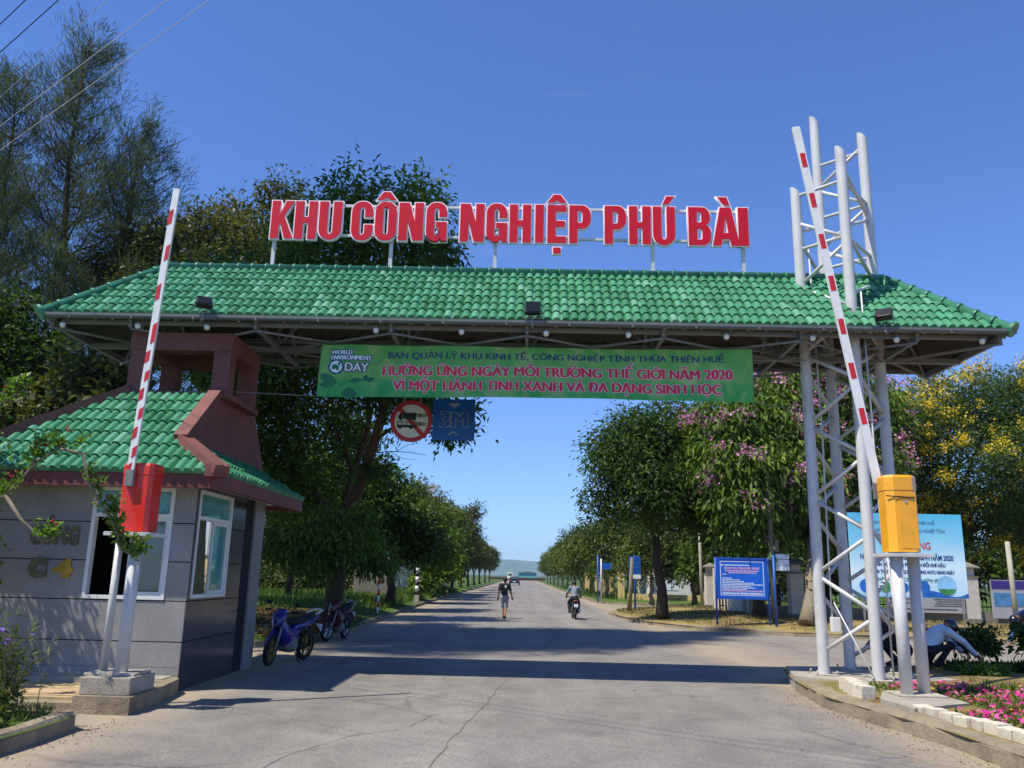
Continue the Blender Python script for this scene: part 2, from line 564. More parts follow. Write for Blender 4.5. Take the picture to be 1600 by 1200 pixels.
def quads_mesh(name, V, tint=None, mi=None, per=4):
    """V: (n*per,3) -> n faces"""
    n = len(V) // per
    me = bpy.data.meshes.new(name)
    me.vertices.add(len(V))
    me.vertices.foreach_set('co', np.ascontiguousarray(V, dtype=np.float32).ravel())
    me.loops.add(n * per)
    me.loops.foreach_set('vertex_index', np.arange(n * per, dtype=np.int32))
    me.polygons.add(n)
    me.polygons.foreach_set('loop_start', np.arange(0, n * per, per, dtype=np.int32))
    me.polygons.foreach_set('loop_total', np.full(n, per, dtype=np.int32))
    if mi is not None:
        me.polygons.foreach_set('material_index', mi.astype(np.int32))
    me.update()
    if tint is not None:
        a = me.attributes.new('tint', 'FLOAT', 'FACE')
        a.data.foreach_set('value', np.clip(tint, 0, 1).astype(np.float32))
    me.validate()
    return me

# text: the built-in font as flat solid lettering
HORN = {'Ơ': 'O', 'Ờ': 'Ò', 'Ở': 'Ỏ', 'Ớ': 'Ó', 'Ư': 'U', 'Ừ': 'Ù', 'Ứ': 'Ú', 'Ử': 'Ủ'}
def text_mesh(txt, size, bold=0.0, sx=1.0, width=None, depth=0.004, align='LEFT', shear=0.0):
    """flat lettering; the Vietnamese horn is added as its own little hook"""
    if not any(c in HORN for c in txt):
        return text_mesh_plain(txt, size, bold, sx, width, depth, align, shear)
    plain = ''.join(HORN.get(c, c) for c in txt)
    me = text_mesh_plain(plain, size, bold, 1.0, None, depth, 'LEFT', shear)
    bm = bmesh.new(); bm.from_mesh(me)
    for i, c in enumerate(txt):
        if c in HORN:
            q = text_mesh_plain(plain[:i + 1], size, bold, 1.0, None, 0.0, 'LEFT', shear)
            xm = max(v.co.x for v in q.vertices); bpy.data.meshes.remove(q)
            s_ = size
            pts = [(-.10, .60), (-.03, .62), (.02, .66), (.03, .74), (.12, .74), (.10, .63), (.03, .555), (-.06, .53)] if c in 'ƠỜỞỚ' else [(-.06, .62), (-.01, .64), (.02, .68), (.03, .75), (.12, .75), (.10, .65), (.04, .585), (-.06, .56)]
            bm.faces.new([bm.verts.new((xm + px * s_, py * s_, depth / 2 + .0001)) for px, py in reversed(pts)])
    for f in bm.faces: f.normal_update()
    bm.to_mesh(me); bm.free()
    xs = [v.co.x for v in me.vertices]
    k = sx if width is None else width / max(1e-6, max(xs) - min(xs))
    x0 = min(xs) if width is not None else 0.0
    sh = -width / 2 if (align == 'CENTER' and width) else 0.0
    for v in me.vertices: v.co.x = (v.co.x - x0) * k + sh
    me.update()
    return me
def text_mesh_plain(txt, size, bold=0.0, sx=1.0, width=None, depth=0.004, align='LEFT', shear=0.0):
    cu = bpy.data.curves.new('lettering', 'FONT')
    cu.body = txt
    cu.size = size
    cu.align_x = align
    cu.offset = bold
    cu.shear = shear
    cu.extrude = depth / 2
    cu.resolution_u = 4
    ob = bpy.data.objects.new('lettering', cu)
    COL.objects.link(ob)
    dg = bpy.context.evaluated_depsgraph_get()
    me = bpy.data.meshes.new_from_object(ob.evaluated_get(dg))
    bpy.data.objects.remove(ob)
    bpy.data.curves.remove(cu)
    n = len(me.vertices)
    co = np.empty(n * 3, dtype=np.float32); me.vertices.foreach_get('co', co); co = co.reshape(-1, 3)
    if n:
        co[:, 0] *= sx
        if width is not None:
            x0, x1 = co[:, 0].min(), co[:, 0].max()
            k = width / max(1e-6, x1 - x0)
            co[:, 0] = (co[:, 0] - x0) * k
            if align == 'CENTER': co[:, 0] -= width / 2
            if align == 'RIGHT': co[:, 0] -= width
        me.vertices.foreach_set('co', co.ravel())
    me.materials.clear()
    me.update()
    return me

def text_on(name, txt, origin, xdir, updir, size, m, parent, bold=0.0, width=None, align='LEFT', depth=0.004, shear=0.0, sx=1.0):
    """lettering lying on a plane: origin = baseline start, xdir along the writing, updir up the letters (world/root space)"""
    me = text_mesh(txt, size, bold, sx, width, depth, align, shear)
    X = Vector(xdir).normalized(); Y = Vector(updir).normalized(); Z = X.cross(Y)
    off = BASE.get(root_of(parent).name, Vector((0, 0, 0))) if parent is not None else Vector((0, 0, 0))
    M = Matrix(((X.x, Y.x, Z.x, origin[0] - off.x), (X.y, Y.y, Z.y, origin[1] - off.y), (X.z, Y.z, Z.z, origin[2] - off.z), (0, 0, 0, 1)))
    me.transform(M)
    return link(name, me, m, parent)
# ------------------------------------------------------------------ ground, road, verges, kerbs
from mathutils.geometry import delaunay_2d_cdt
from mathutils import noise as mnoise

g = MB()
g.add([(-9000, -40, -0.06), (9000, -40, -0.06), (9000, 9000, -0.06), (-9000, 9000, -0.06)], [(0, 1, 2, 3)])
structure('ground', g, 'far_ground')

rd = MB()
rd.add([(-22, -8, 0), (70, -8, 0), (70, 60, 0), (-22, 60, 0)], [(0, 1, 2, 3)])
rd.add([(-6, 60, 0), (5.4, 60, 0), (5.4, 290, 0), (-6, 290, 0)], [(0, 1, 2, 3)])
structure('road', rd, 'road')

def seam(path, w, label):
    pts = [Vector((p[0], p[1], 0.004)) for p in path]; mb = MB(); vs = []
    fine = []
    for a, b in zip(pts, pts[1:]):
        for k in range(8): fine.append(a.lerp(b, k / 8) + Vector((random.uniform(-.02, .02), random.uniform(-.02, .02), 0)))
    for i, p in enumerate(fine):
        d = (fine[min(i + 1, len(fine) - 1)] - fine[max(0, i - 1)]); n = Vector((-d.y, d.x, 0)).normalized() * w * random.uniform(.3, 1.0) / 2
        vs += [p - n, p + n]
    mb.add(vs, [(2 * i, 2 * i + 1, 2 * i + 3, 2 * i + 2) for i in range(len(fine) - 1)])
    o = mb.build('road_seam', mat('seam_tar', '#6a655d', 0.9, 0.2, 8.0)); o['kind'] = 'structure'
seam([(-.18, 13.8), (-.35, 12.4), (-.42, 11.2), (-.62, 9.4), (-.75, 7.8), (-.9, 5.5)], .02, '')
seam([(-.45, 10.6), (-1.0, 10.2), (-1.2, 9.3), (-1.7, 8.8), (-2.1, 7.7), (-2.2, 6.5)], .011, '')
def seg_dist(P, A, B):
    ab = B - A
    t = np.clip(((P - A) @ ab) / max(1e-9, ab @ ab), 0, 1)
    return np.linalg.norm(P - (A + t[:, None] * ab), axis=1)

def verge(name, poly, kerb_idx, z0, rise, reach, m, step=0.8, far=None, lump=0.03):
    """raised ground inside poly; height grows from the kerb edges inwards"""
    pg = np.array(poly, float)
    lo, hi = pg.min(0), pg.max(0)
    pts = []
    y = lo[1] + step / 2
    while y < hi[1]:
        st = step * max(1.0, (y - 20) / 25.0)
        x = lo[0] + st / 2
        while x < hi[0]:
            pts.append((x + random.uniform(-.3, .3) * st, y + random.uniform(-.3, .3) * st))
            x += st * max(1.0, abs(x) / 10.0)
        y += st
    P = np.array(pts)
    n = len(pg)
    ins = np.zeros(len(P), bool)
    for i in range(n):
        a, b = pg[i], pg[(i + 1) % n]
        c = (a[1] > P[:, 1]) != (b[1] > P[:, 1])
        with np.errstate(divide='ignore', invalid='ignore'):
            xi = (b[0] - a[0]) * (P[:, 1] - a[1]) / (b[1] - a[1]) + a[0]
        ins ^= c & (P[:, 0] < xi)
    d = np.full(len(P), 1e9)
    for i in range(n):
        d = np.minimum(d, seg_dist(P, pg[i], pg[(i + 1) % n]))
    P = P[ins & (d > 0.12)]
    allp = np.vstack([pg, P])
    dk = np.full(len(allp), 1e9)
    for i in kerb_idx:
        dk = np.minimum(dk, seg_dist(allp, pg[i], pg[(i + 1) % n]))
    z = z0 + rise * np.clip(dk / reach, 0, 1) ** 0.8
    r = delaunay_2d_cdt([Vector(p) for p in allp.tolist()], [(i, (i + 1) % n) for i in range(n)], [], 1, 1e-4)
    mb = MB()
    vs = []
    for k, v in enumerate(r[0]):
        o = r[3][k]
        zz = z[o[0]] if o else z0
        if not (o and o[0] < n):
            zz += lump * mnoise.noise(Vector((v.x * 0.9, v.y * 0.9, 3.1)))
        vs.append((v.x, v.y, float(zz)))
    mb.add(vs, [tuple(f) for f in r[2]], 0, True)
    return structure(name, mb, m)

def kerb(name, path, w=0.2, h=0.14, side=1, jit=0.012, seg=0.55, z0=-0.02, m='kerb_concrete'):
    """worn kerb stones along a path; side=+1 puts the width to the left of travel"""
    pts = []
    for i in range(len(path) - 1):
        a, b = Vector(path[i]), Vector(path[i + 1])
        k = max(1, int((b - a).length / (seg * max(1.0, (a.y + b.y) / 2 / 25))))
        for j in range(k):
            pts.append(a.lerp(b, j / k))
    pts.append(Vector(path[-1]))
    mb = MB(); vs = []
    prof = [(0, z0), (0.01, h * 0.72), (0.045, h * 0.97), (w * 0.55, h), (w - 0.03, h * 0.98), (w, h * 0.8), (w, z0)]
    for i, p in enumerate(pts):
        d = (pts[min(i + 1, len(pts) - 1)] - pts[max(i - 1, 0)]).normalized()
        nrm = Vector((-d.y, d.x)) * side
        j1 = random.uniform(-jit, jit); j2 = random.uniform(-jit, jit)
        for (o, z) in prof:
            q = p + nrm * (o + j1)
            vs.append((q.x, q.y, z + (j2 if z > 0 else 0)))
    k = len(prof); fs = []
    for i in range(len(pts) - 1):
        for j in range(k - 1):
            fs.append((i * k + j, i * k + j + 1, (i + 1) * k + j + 1, (i + 1) * k + j))
    fs.append(tuple(range(k))); fs.append(tuple((len(pts) - 1) * k + j for j in reversed(range(k))))
    mb.add(vs, fs, 0, False)
    o = mb.build(name, m, fix=True)
    o['kind'] = 'structure'
    return o

LV = [(-7.6, 18.0), (-5.6, 18.1), (-4.95, 18.8), (-4.68, 20.5), (-4.65, 24), (-5.05, 36), (-5.35, 62), (-5.4, 280)]
verge('verge_left', LV + [(-60, 280), (-60, 18.0)], range(7), 0.11, 0.34, 2.6, 'grass_earth', 0.9)
kerb('kerb_left', LV, 0.2, 0.13, 1, seg=0.7)
RV1 = [(64, 23.6), (14.2, 24.7), (11.5, 25.4), (8.2, 26.0), (5.9, 27.6), (4.5, 30.5), (3.95, 34.5), (3.9, 38.5), (4.6, 41.2), (6.6, 42.2), (64, 42.6)]
verge('verge_corner', list(reversed(RV1)), range(10), 0.11, 0.27, 3.0, 'verge_earth', 0.9)
kerb('kerb_corner', RV1, 0.2, 0.13, -1, seg=0.6, jit=0.025)
RV2 = [(64, 52.0), (7.2, 52.0), (5.4, 52.8), (4.8, 55), (4.65, 62), (4.5, 100), (4.5, 280)]
verge('verge_right', list(reversed(RV2)) + [(64, 52.0)][:0] + [(64, 280)], range(6), 0.11, 0.2, 3.0, 'grass_earth', 1.2)
kerb('kerb_right', RV2, 0.2, 0.13, -1, seg=0.8)
ISL_F = [(4.42, 14.72), (4.13, 13.2), (4.05, 12.3), (3.98, 11.4), (4.12, 10.5), (4.36, 9.2), (4.42, 8.0), (4.45, 2.0)]
ISL = ISL_F + [(34, 2.0), (34, 19.4), (9.4, 16.3), (6.5, 15.25)]
verge('flower_bed_ground', ISL, range(7), 0.15, 0.06, 0.9, 'bed_earth', 0.5, lump=0.025)
kerb('kerb_island', ISL_F[1:], 0.27, 0.19, 1, seg=0.22, jit=0.022)
kerb('kerb_island_rear', [(34, 19.4), (9.4, 16.3), (6.5, 15.25), (4.6, 14.82)], 0.16, 0.19, 1, seg=0.6)
LP = [(-4.62, 8.9), (-4.42, 8.75), (-4.40, 8.0), (-4.46, 7.0), (-4.5, 2.0)]
verge('planter_ground', LP + [(-24, 2.0), (-24, 8.9)], range(4), 0.14, 0.05, 0.6, 'grass_earth', 0.5)
kerb('kerb_planter', [(-24, 8.92)] + [(-4.62, 8.92)] + LP[1:], 0.2, 0.17, -1, seg=0.5, jit=0.02)

# concrete slab under the lattice tower, and its worn edge
s = MB()
s.poly([(4.14, 13.22, 0.0), (5.0, 12.55, 0.0), (6.6, 13.2, 0.0), (6.5, 15.0, 0.0), (4.47, 14.7, 0.0)], (0, 0, 0.215))
s.build('slab_under_tower', 'concrete', fix=True)['kind'] = 'structure'
# paved strip and step in front of the booth, drain beside it
s = MB()
s.box(-24, -5.02, 9.95, 11.15, 0.0, 0.13)
s.build('pavement', 'paving')['kind'] = 'structure'
s = MB()
s.box(-24, -4.62, 11.15, 11.5, 0.0, 0.2)
s.build('pavement_step', 'concrete')['kind'] = 'structure'
s = MB()
s.box(-24, -4.9, 9.72, 9.93, 0.0, 0.1)
s.build('pavement_edge', 'kerb_concrete')['kind'] = 'structure'

# ------------------------------------------------------------------ tiled roofs
def tiled(O, U, V, W, L, rows, per, cuts, amp=0.036, lift=0.024, sub=11):
    """roof tiles in relief. O eave start, U along the eave, V up the slope (unit vectors); returns a bmesh in world space.
    cuts: list of (point_uv, normal_uv): what lies on the normal's side is cut away"""
    U, V = Vector(U).normalized(), Vector(V).normalized()
    N = U.cross(V).normalized()
    if N.z < 0: N = -N
    prof = []
    for k in range(sub):
        t = k / sub
        h = amp * abs(math.sin(math.pi * t / 0.76)) ** 0.6 if t < 0.76 else -0.016 * math.sin(math.pi * (t - 0.76) / 0.24)
        prof.append((t, h))
    ncol = int(math.ceil(W / per))
    us = [(c + t) * per for c in range(ncol) for t, h in prof] + [ncol * per]
    hs = [h for c in range(ncol) for t, h in prof] + [0.0]
    rw = L / rows
    lines = [(0.0, -0.03, 0.0)]
    for r in range(rows):
        lines.append((r * rw, lift, 1.0)); lines.append(((r + 0.5) * rw, lift * 0.55, 1.0)); lines.append(((r + 1) * rw + 0.012, 0.0, 0.9))
    bm = bmesh.new()
    tl = bm.faces.layers.float.new('tint')
    grid = []
    for li, (v, z, k) in enumerate(lines):
        row = []
        r = max(0, (li - 1) // 3)
        for ci, (u, h) in enumerate(zip(us, hs)):
            col = int(u / per + 1e-6)
            j = (math.sin(col * 12.9898 + r * 78.233) * 43758.5453) % 1.0
            dv = (j - 0.5) * 0.012 if 0 < li < len(lines) - 1 else 0
            row.append(bm.verts.new((u, v + dv, z + h * k + (j - 0.5) * 0.004)))
        grid.append(row)
    for a in range(len(lines) - 1):
        for b in range(len(us) - 1):
            f = bm.faces.new((grid[a][b], grid[a][b + 1], grid[a + 1][b + 1], grid[a + 1][b]))
            f.smooth = True
            cc = int(us[b] / per + 1e-6); rr = max(0, (a - 1) // 3)
            f[tl] = (math.sin(cc * 91.7 + rr * 37.1) * 24634.6345) % 1.0
    for (p, n) in cuts:
        bmesh.ops.bisect_plane(bm, geom=bm.verts[:] + bm.edges[:] + bm.faces[:], plane_co=(p[0], p[1], 0), plane_no=(n[0], n[1], 0), clear_outer=True)
    # sharp steps between the rows
    for e in bm.edges:
        if len(e.link_faces) == 2 and e.calc_face_angle(0) > 0.9:
            e.smooth = False
    O = Vector(O)
    M = Matrix(((U.x, V.x, N.x, O.x), (U.y, V.y, N.y, O.y), (U.z, V.z, N.z, O.z), (0, 0, 0, 1)))
    bm.transform(M)
    return bm

def bm_build(bm, name, m, parent):
    me = bpy.data.meshes.new(name)
    off = BASE[root_of(parent).name]
    bmesh.ops.translate(bm, verts=bm.verts, vec=-off)
    bm.to_mesh(me); bm.free()
    return link(name, me, m, parent)

def ridge_caps(name, p0, p1, r, step, m, parent, collar=0.018, end0=False, end1=False):
    """overlapping half round ridge tiles from p0 to p1, each with a raised collar"""
    mb = MB()
    p0, p1 = Vector(p0), Vector(p1)
    n = max(1, round((p1 - p0).length / step))
    d = (p1 - p0) / n
    for i in range(n):
        a = p0 + d * i; b = p0 + d * (i + 1)
        mb.tube([a, a + d * 0.03, a + d * 0.14, a + d * 0.17, b], [r + collar * .7, r + collar, r + collar * .9, r, r * 0.96], 14)
    if end0: mb.disc(p0 - d.normalized() * 0.01, d, r * 1.55, 0.05, 24)
    if end1: mb.disc(p1 + d.normalized() * 0.01, d, r * 1.55, 0.05, 24)
    return mb.build(name, m, parent)

# ------------------------------------------------------------------ the entrance gate roof
EX0, EX1, EY0, EY1, EZ = -7.6, 7.42, 12.4, 15.0, 5.46
RX0, RX1, RY, RZ = -6.36, 6.2, 13.7, 6.72
gate = thing('entrance_gate', 'long green tiled hip roof spanning the road over the entrance', 'gate', (0, 13.7, 5.3))
def slope_vec(dy, dz):
    return Vector((0, dy, dz)).normalized()
L = math.hypot(RY - EY0, RZ - EZ)
b = tiled((EX0, EY0, EZ + .05), (1, 0, 0), (0, RY - EY0, RZ - EZ), EX1 - EX0, L, 7, 0.143,
          [((0, 0), (-L, RX0 - EX0)), ((EX1 - EX0, 0), (L, (EX1 - RX1)))])
bm_build(b, 'roof_slope', 'roof_green', gate)
b = tiled((EX1, EY1, EZ + .05), (-1, 0, 0), (0, RY - EY1, RZ - EZ), EX1 - EX0, L, 7, 0.143,
          [((0, 0), (-L, EX1 - RX1)), ((EX1 - EX0, 0), (L, (RX0 - EX0)))])
bm_build(b, 'roof_slope', 'roof_green', gate)
HW = EY1 - EY0
for (xe, xr, u, ys) in ((EX1, RX1, (0, 1, 0), EY0), (EX0, RX0, (0, -1, 0), EY1)):
    Lh = math.hypot(xe - xr, RZ - EZ)
    b = tiled((xe, ys, EZ + .05), u, (xr - xe, 0, RZ - EZ), HW, Lh, 7, 0.143, [((0, 0), (-Lh, HW / 2)), ((HW, 0), (Lh, HW / 2))])
    bm_build(b, 'roof_slope', 'roof_green', gate)
ridge_caps('ridge_cap', (RX0, RY, RZ + .07), (RX1, RY, RZ + .07), 0.075, 0.245, 'ridge_green', gate)
for (a, c) in (((RX0, RY, RZ + .06), (EX0 - .07, EY0 - .07, EZ + .02)), ((RX1, RY, RZ + .06), (EX1 + .07, EY0 - .07, EZ + .02)),
               ((RX0, RY, RZ + .06), (EX0 - .07, EY1 + .07, EZ + .02)), ((RX1, RY, RZ + .06), (EX1 + .07, EY1 + .07, EZ + .02))):
    ridge_caps('hip_cap', c, a, 0.082, 0.29, 'ridge_green', gate, end0=True)
# underside boards: corrugated sheets below the tiles, seen from the road
def lining(p00, p10, p11, p01, n, name):
    """corrugated quad, ribs run from the 0x edge to the 1x edge"""
    a, b_, c, d = map(Vector, (p00, p10, p11, p01))
    nr = (b_ - a).cross(d - a).normalized()
    mb = MB(); vs = []
    for i in range(n + 1):
        t = i / n
        o = nr * (0.012 if i % 4 in (0, 1) else -0.012)
        vs += [a.lerp(d, t) + o, b_.lerp(c, t) + o]
    mb.add(vs, [(2 * i, 2 * i + 1, 2 * i + 3, 2 * i + 2) for i in range(n)])
    return mb.build(name, 'lining', gate)
dz = -0.05
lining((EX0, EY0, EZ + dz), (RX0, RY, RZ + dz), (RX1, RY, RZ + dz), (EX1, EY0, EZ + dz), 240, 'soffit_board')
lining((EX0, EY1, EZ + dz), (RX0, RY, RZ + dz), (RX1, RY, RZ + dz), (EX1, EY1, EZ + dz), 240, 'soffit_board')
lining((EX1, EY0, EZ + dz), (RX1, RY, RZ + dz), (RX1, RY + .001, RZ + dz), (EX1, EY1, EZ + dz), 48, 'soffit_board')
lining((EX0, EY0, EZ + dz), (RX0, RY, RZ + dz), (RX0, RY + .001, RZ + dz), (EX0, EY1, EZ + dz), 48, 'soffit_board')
# steel frame under the roof
t = MB()
zb = EZ - 0.12
for y in (EY0 + .17, EY1 - .17):
    t.bar((EX0 + .2, y, zb + .06), (EX1 - .2, y, zb + .06), 0.05, 0.07)
for x in (EX0 + .04, EX1 - .04):
    t.bar((x, EY0 + .08, zb + .02), (x, EY1 - .08, zb + .02), 0.06, 0.11)
for k in (0.3, 0.62):
    for s_ in (1, -1):
        yy = RY - s_ * (RY - EY0) * (1 - k); zz = EZ + (RZ - EZ) * k - 0.12
        t.bar((EX0 + 1.26 * k + .1, yy, zz), (EX1 - 1.3 * k - .1, yy, zz), 0.05, 0.08)
xs = [-6.3, -4.3, -2.15, 0.0, 2.15, 4.3, 6.1]
for x in xs:
    t.bar((x, EY0 + .07, zb - .005), (x, EY1 - .07, zb - .005), 0.05, 0.07)
    t.bar((x, EY0 + .07, zb + .06), (x, RY, RZ - .16), 0.05, 0.06)
    t.bar((x, EY1 - .07, zb + .06), (x, RY, RZ - .16), 0.05, 0.06)
    t.bar((x, RY, zb), (x, RY, RZ - .17), 0.05, 0.05)
for i in range(len(xs) - 1):
    for (y0, y1) in ((EY0 + .1, RY), (RY, EY0 + .1), (RY, EY1 - .1), (EY1 - .1, RY)):
        t.bar((xs[i], y0, zb - .06), (xs[i + 1], y1, zb - .062 + .001 * (y0 > y1)), 0.03, 0.03)
    t.bar((xs[i], RY, zb + .05), ((xs[i] + xs[i + 1]) / 2, RY, RZ - .2), 0.035, 0.035)
    t.bar((xs[i + 1], RY, zb + .05), ((xs[i] + xs[i + 1]) / 2, RY, RZ - .2), 0.035, 0.035)
for (xe, xr) in ((EX0, RX0), (EX1, RX1)):
    for ye in (EY0, EY1):
        t.bar((xe, ye, EZ - .09), (xr, RY, RZ - .15), 0.05, 0.07)
    t.bar((xe, EY0 + .1, zb - .05), (xr, RY, zb - .05), 0.035, 0.035)
    t.bar((xe, EY1 - .1, zb - .05), (xr, RY, zb - .05), 0.035, 0.035)
t.bar((EX0 + .05, RY, zb - .03), (EX1 - .05, RY, zb - .03), 0.07, 0.09)
t.build('roof_frame', 'steel_grey', gate)
gt = MB()
gt.box(EX0 - .03, EX1 + .03, EY0 - .1, EY0 - .005, EZ - .05, EZ - .005)
gt.box(EX0 - .03, EX1 + .03, EY0 - .115, EY0 - .1, EZ - .03, EZ + .012)
for i in range(16):
    x = EX0 + .4 + i * 0.98
    gt.box(x, x + .03, EY0 - .119, EY0 - .115, EZ - .07, EZ + .006)
gt.build('gutter', 'gutter', gate)
for x in (-7.36, -6.16, -5.06, -2.38, -1.03, .3, 1.59, 3.12, 4.46, 5.76, 7.08):
    m_ = MB()
    m_.tube([(x, 12.45, 5.41), (x, 12.45, 5.345)], 0.022, 10)
    bb = m_.build('lamp_holder', 'gutter', gate)
    m_ = MB(); m_.tube([(x, 12.45, 5.345), (x, 12.45, 5.30), (x, 12.45, 5.27)], [0.042, 0.045, 0.03], 12)
    m_.build('bulb', 'bulb', bb)

# ------------------------------------------------------------------ white lattice tower that carries the gate
tower = thing('lattice_tower', 'tall white tubular steel lattice tower rising through the gate roof', 'tower', (5.35, 13.6, 0.2))
LEG = {'A': (4.68, 13.47, 8.30), 'B': (5.25, 12.82, 8.75), 'C': (5.42, 14.35, 10.22), 'D': (6.04, 13.74, 9.54)}
rl = 0.087
for k, (x, y, zt) in LEG.items():
    m_ = MB()
    n = 20; vs = []
    for (z, sl) in ((0.22, 0), (zt, 1)):
        for i in range(n):
            a = 2 * math.pi * i / n
            vs.append((x + rl * math.cos(a), y + rl * math.sin(a), z + (sl * (-0.9 * rl * math.cos(a)) if sl else 0)))
    m_.add(vs, [(i, (i + 1) % n, n + (i + 1) % n, n + i) for i in range(n)], 0, True)
    m_.add(vs[n:], [tuple(range(n))]); 
    lg = m_.build('leg', 'steel_white', tower)
    m_ = MB(); m_.box(x - .19, x + .19, y - .19, y + .19, 0.214, 0.236)
    for sx in (-1, 1):
        for sy in (-1, 1):
            m_.tube([(x + sx * .15, y + sy * .15, .236), (x + sx * .15, y + sy * .15, .29)], .014, 8)
    m_.build('base_plate', 'rusty_white', lg)
def brace(P, Q, z0, z1, r=0.032):
    a = Vector((LEG[P][0], LEG[P][1], z0)); c = Vector((LEG[Q][0], LEG[Q][1], z1))
    m_ = MB(); m_.tube([a, c], r, 10)
    return m_.build('brace', 'steel_white', tower)
for (P, Q, off) in (('A', 'B', 0.55), ('C', 'A', 0.9), ('D', 'B', 0.75), ('C', 'D', 0.4)):
    z = off; k = 0
    top = min(LEG[P][2], LEG[Q][2]) - .12
    while z + 0.55 < top:
        a, c = (P, Q) if k % 2 == 0 else (Q, P)
        brace(a, c, z + (.03 if k % 2 else 0), z + 0.55)
        z += 0.6; k += 1
for (P, Q) in (('A', 'B'), ('C', 'D'), ('B', 'D')):
    for z in (7.2, 8.2, 9.25):
        if z < min(LEG[P][2], LEG[Q][2]) - .1:
            brace(P, Q, z, z, 0.03)
# ------------------------------------------------------------------ lightning cables down the tower
cb = MB()
cb.tube([(4.83, 13.42, 7.2), (4.86, 13.40, 4.0), (4.84, 13.41, 2.0), (4.83, 13.40, .9)], .014, 6)
cb.tube([(5.39, 12.75, 6.2), (5.41, 12.74, 3.2), (5.43, 12.73, .25)], .014, 6)
cb.tube([(5.45, 12.70, 2.2), (5.53, 12.64, .25)], .012, 6)
cb.tube([(4.86, 13.36, 1.3), (5.15, 12.72, .25)], .012, 6)
cb.build('cable', 'steel_white', tower)
m_ = MB(); m_.cbox(4.80, 4.93, 13.32, 13.42, .86, 1.08, .01)
m_.build('junction_box', 'white_paint', tower)

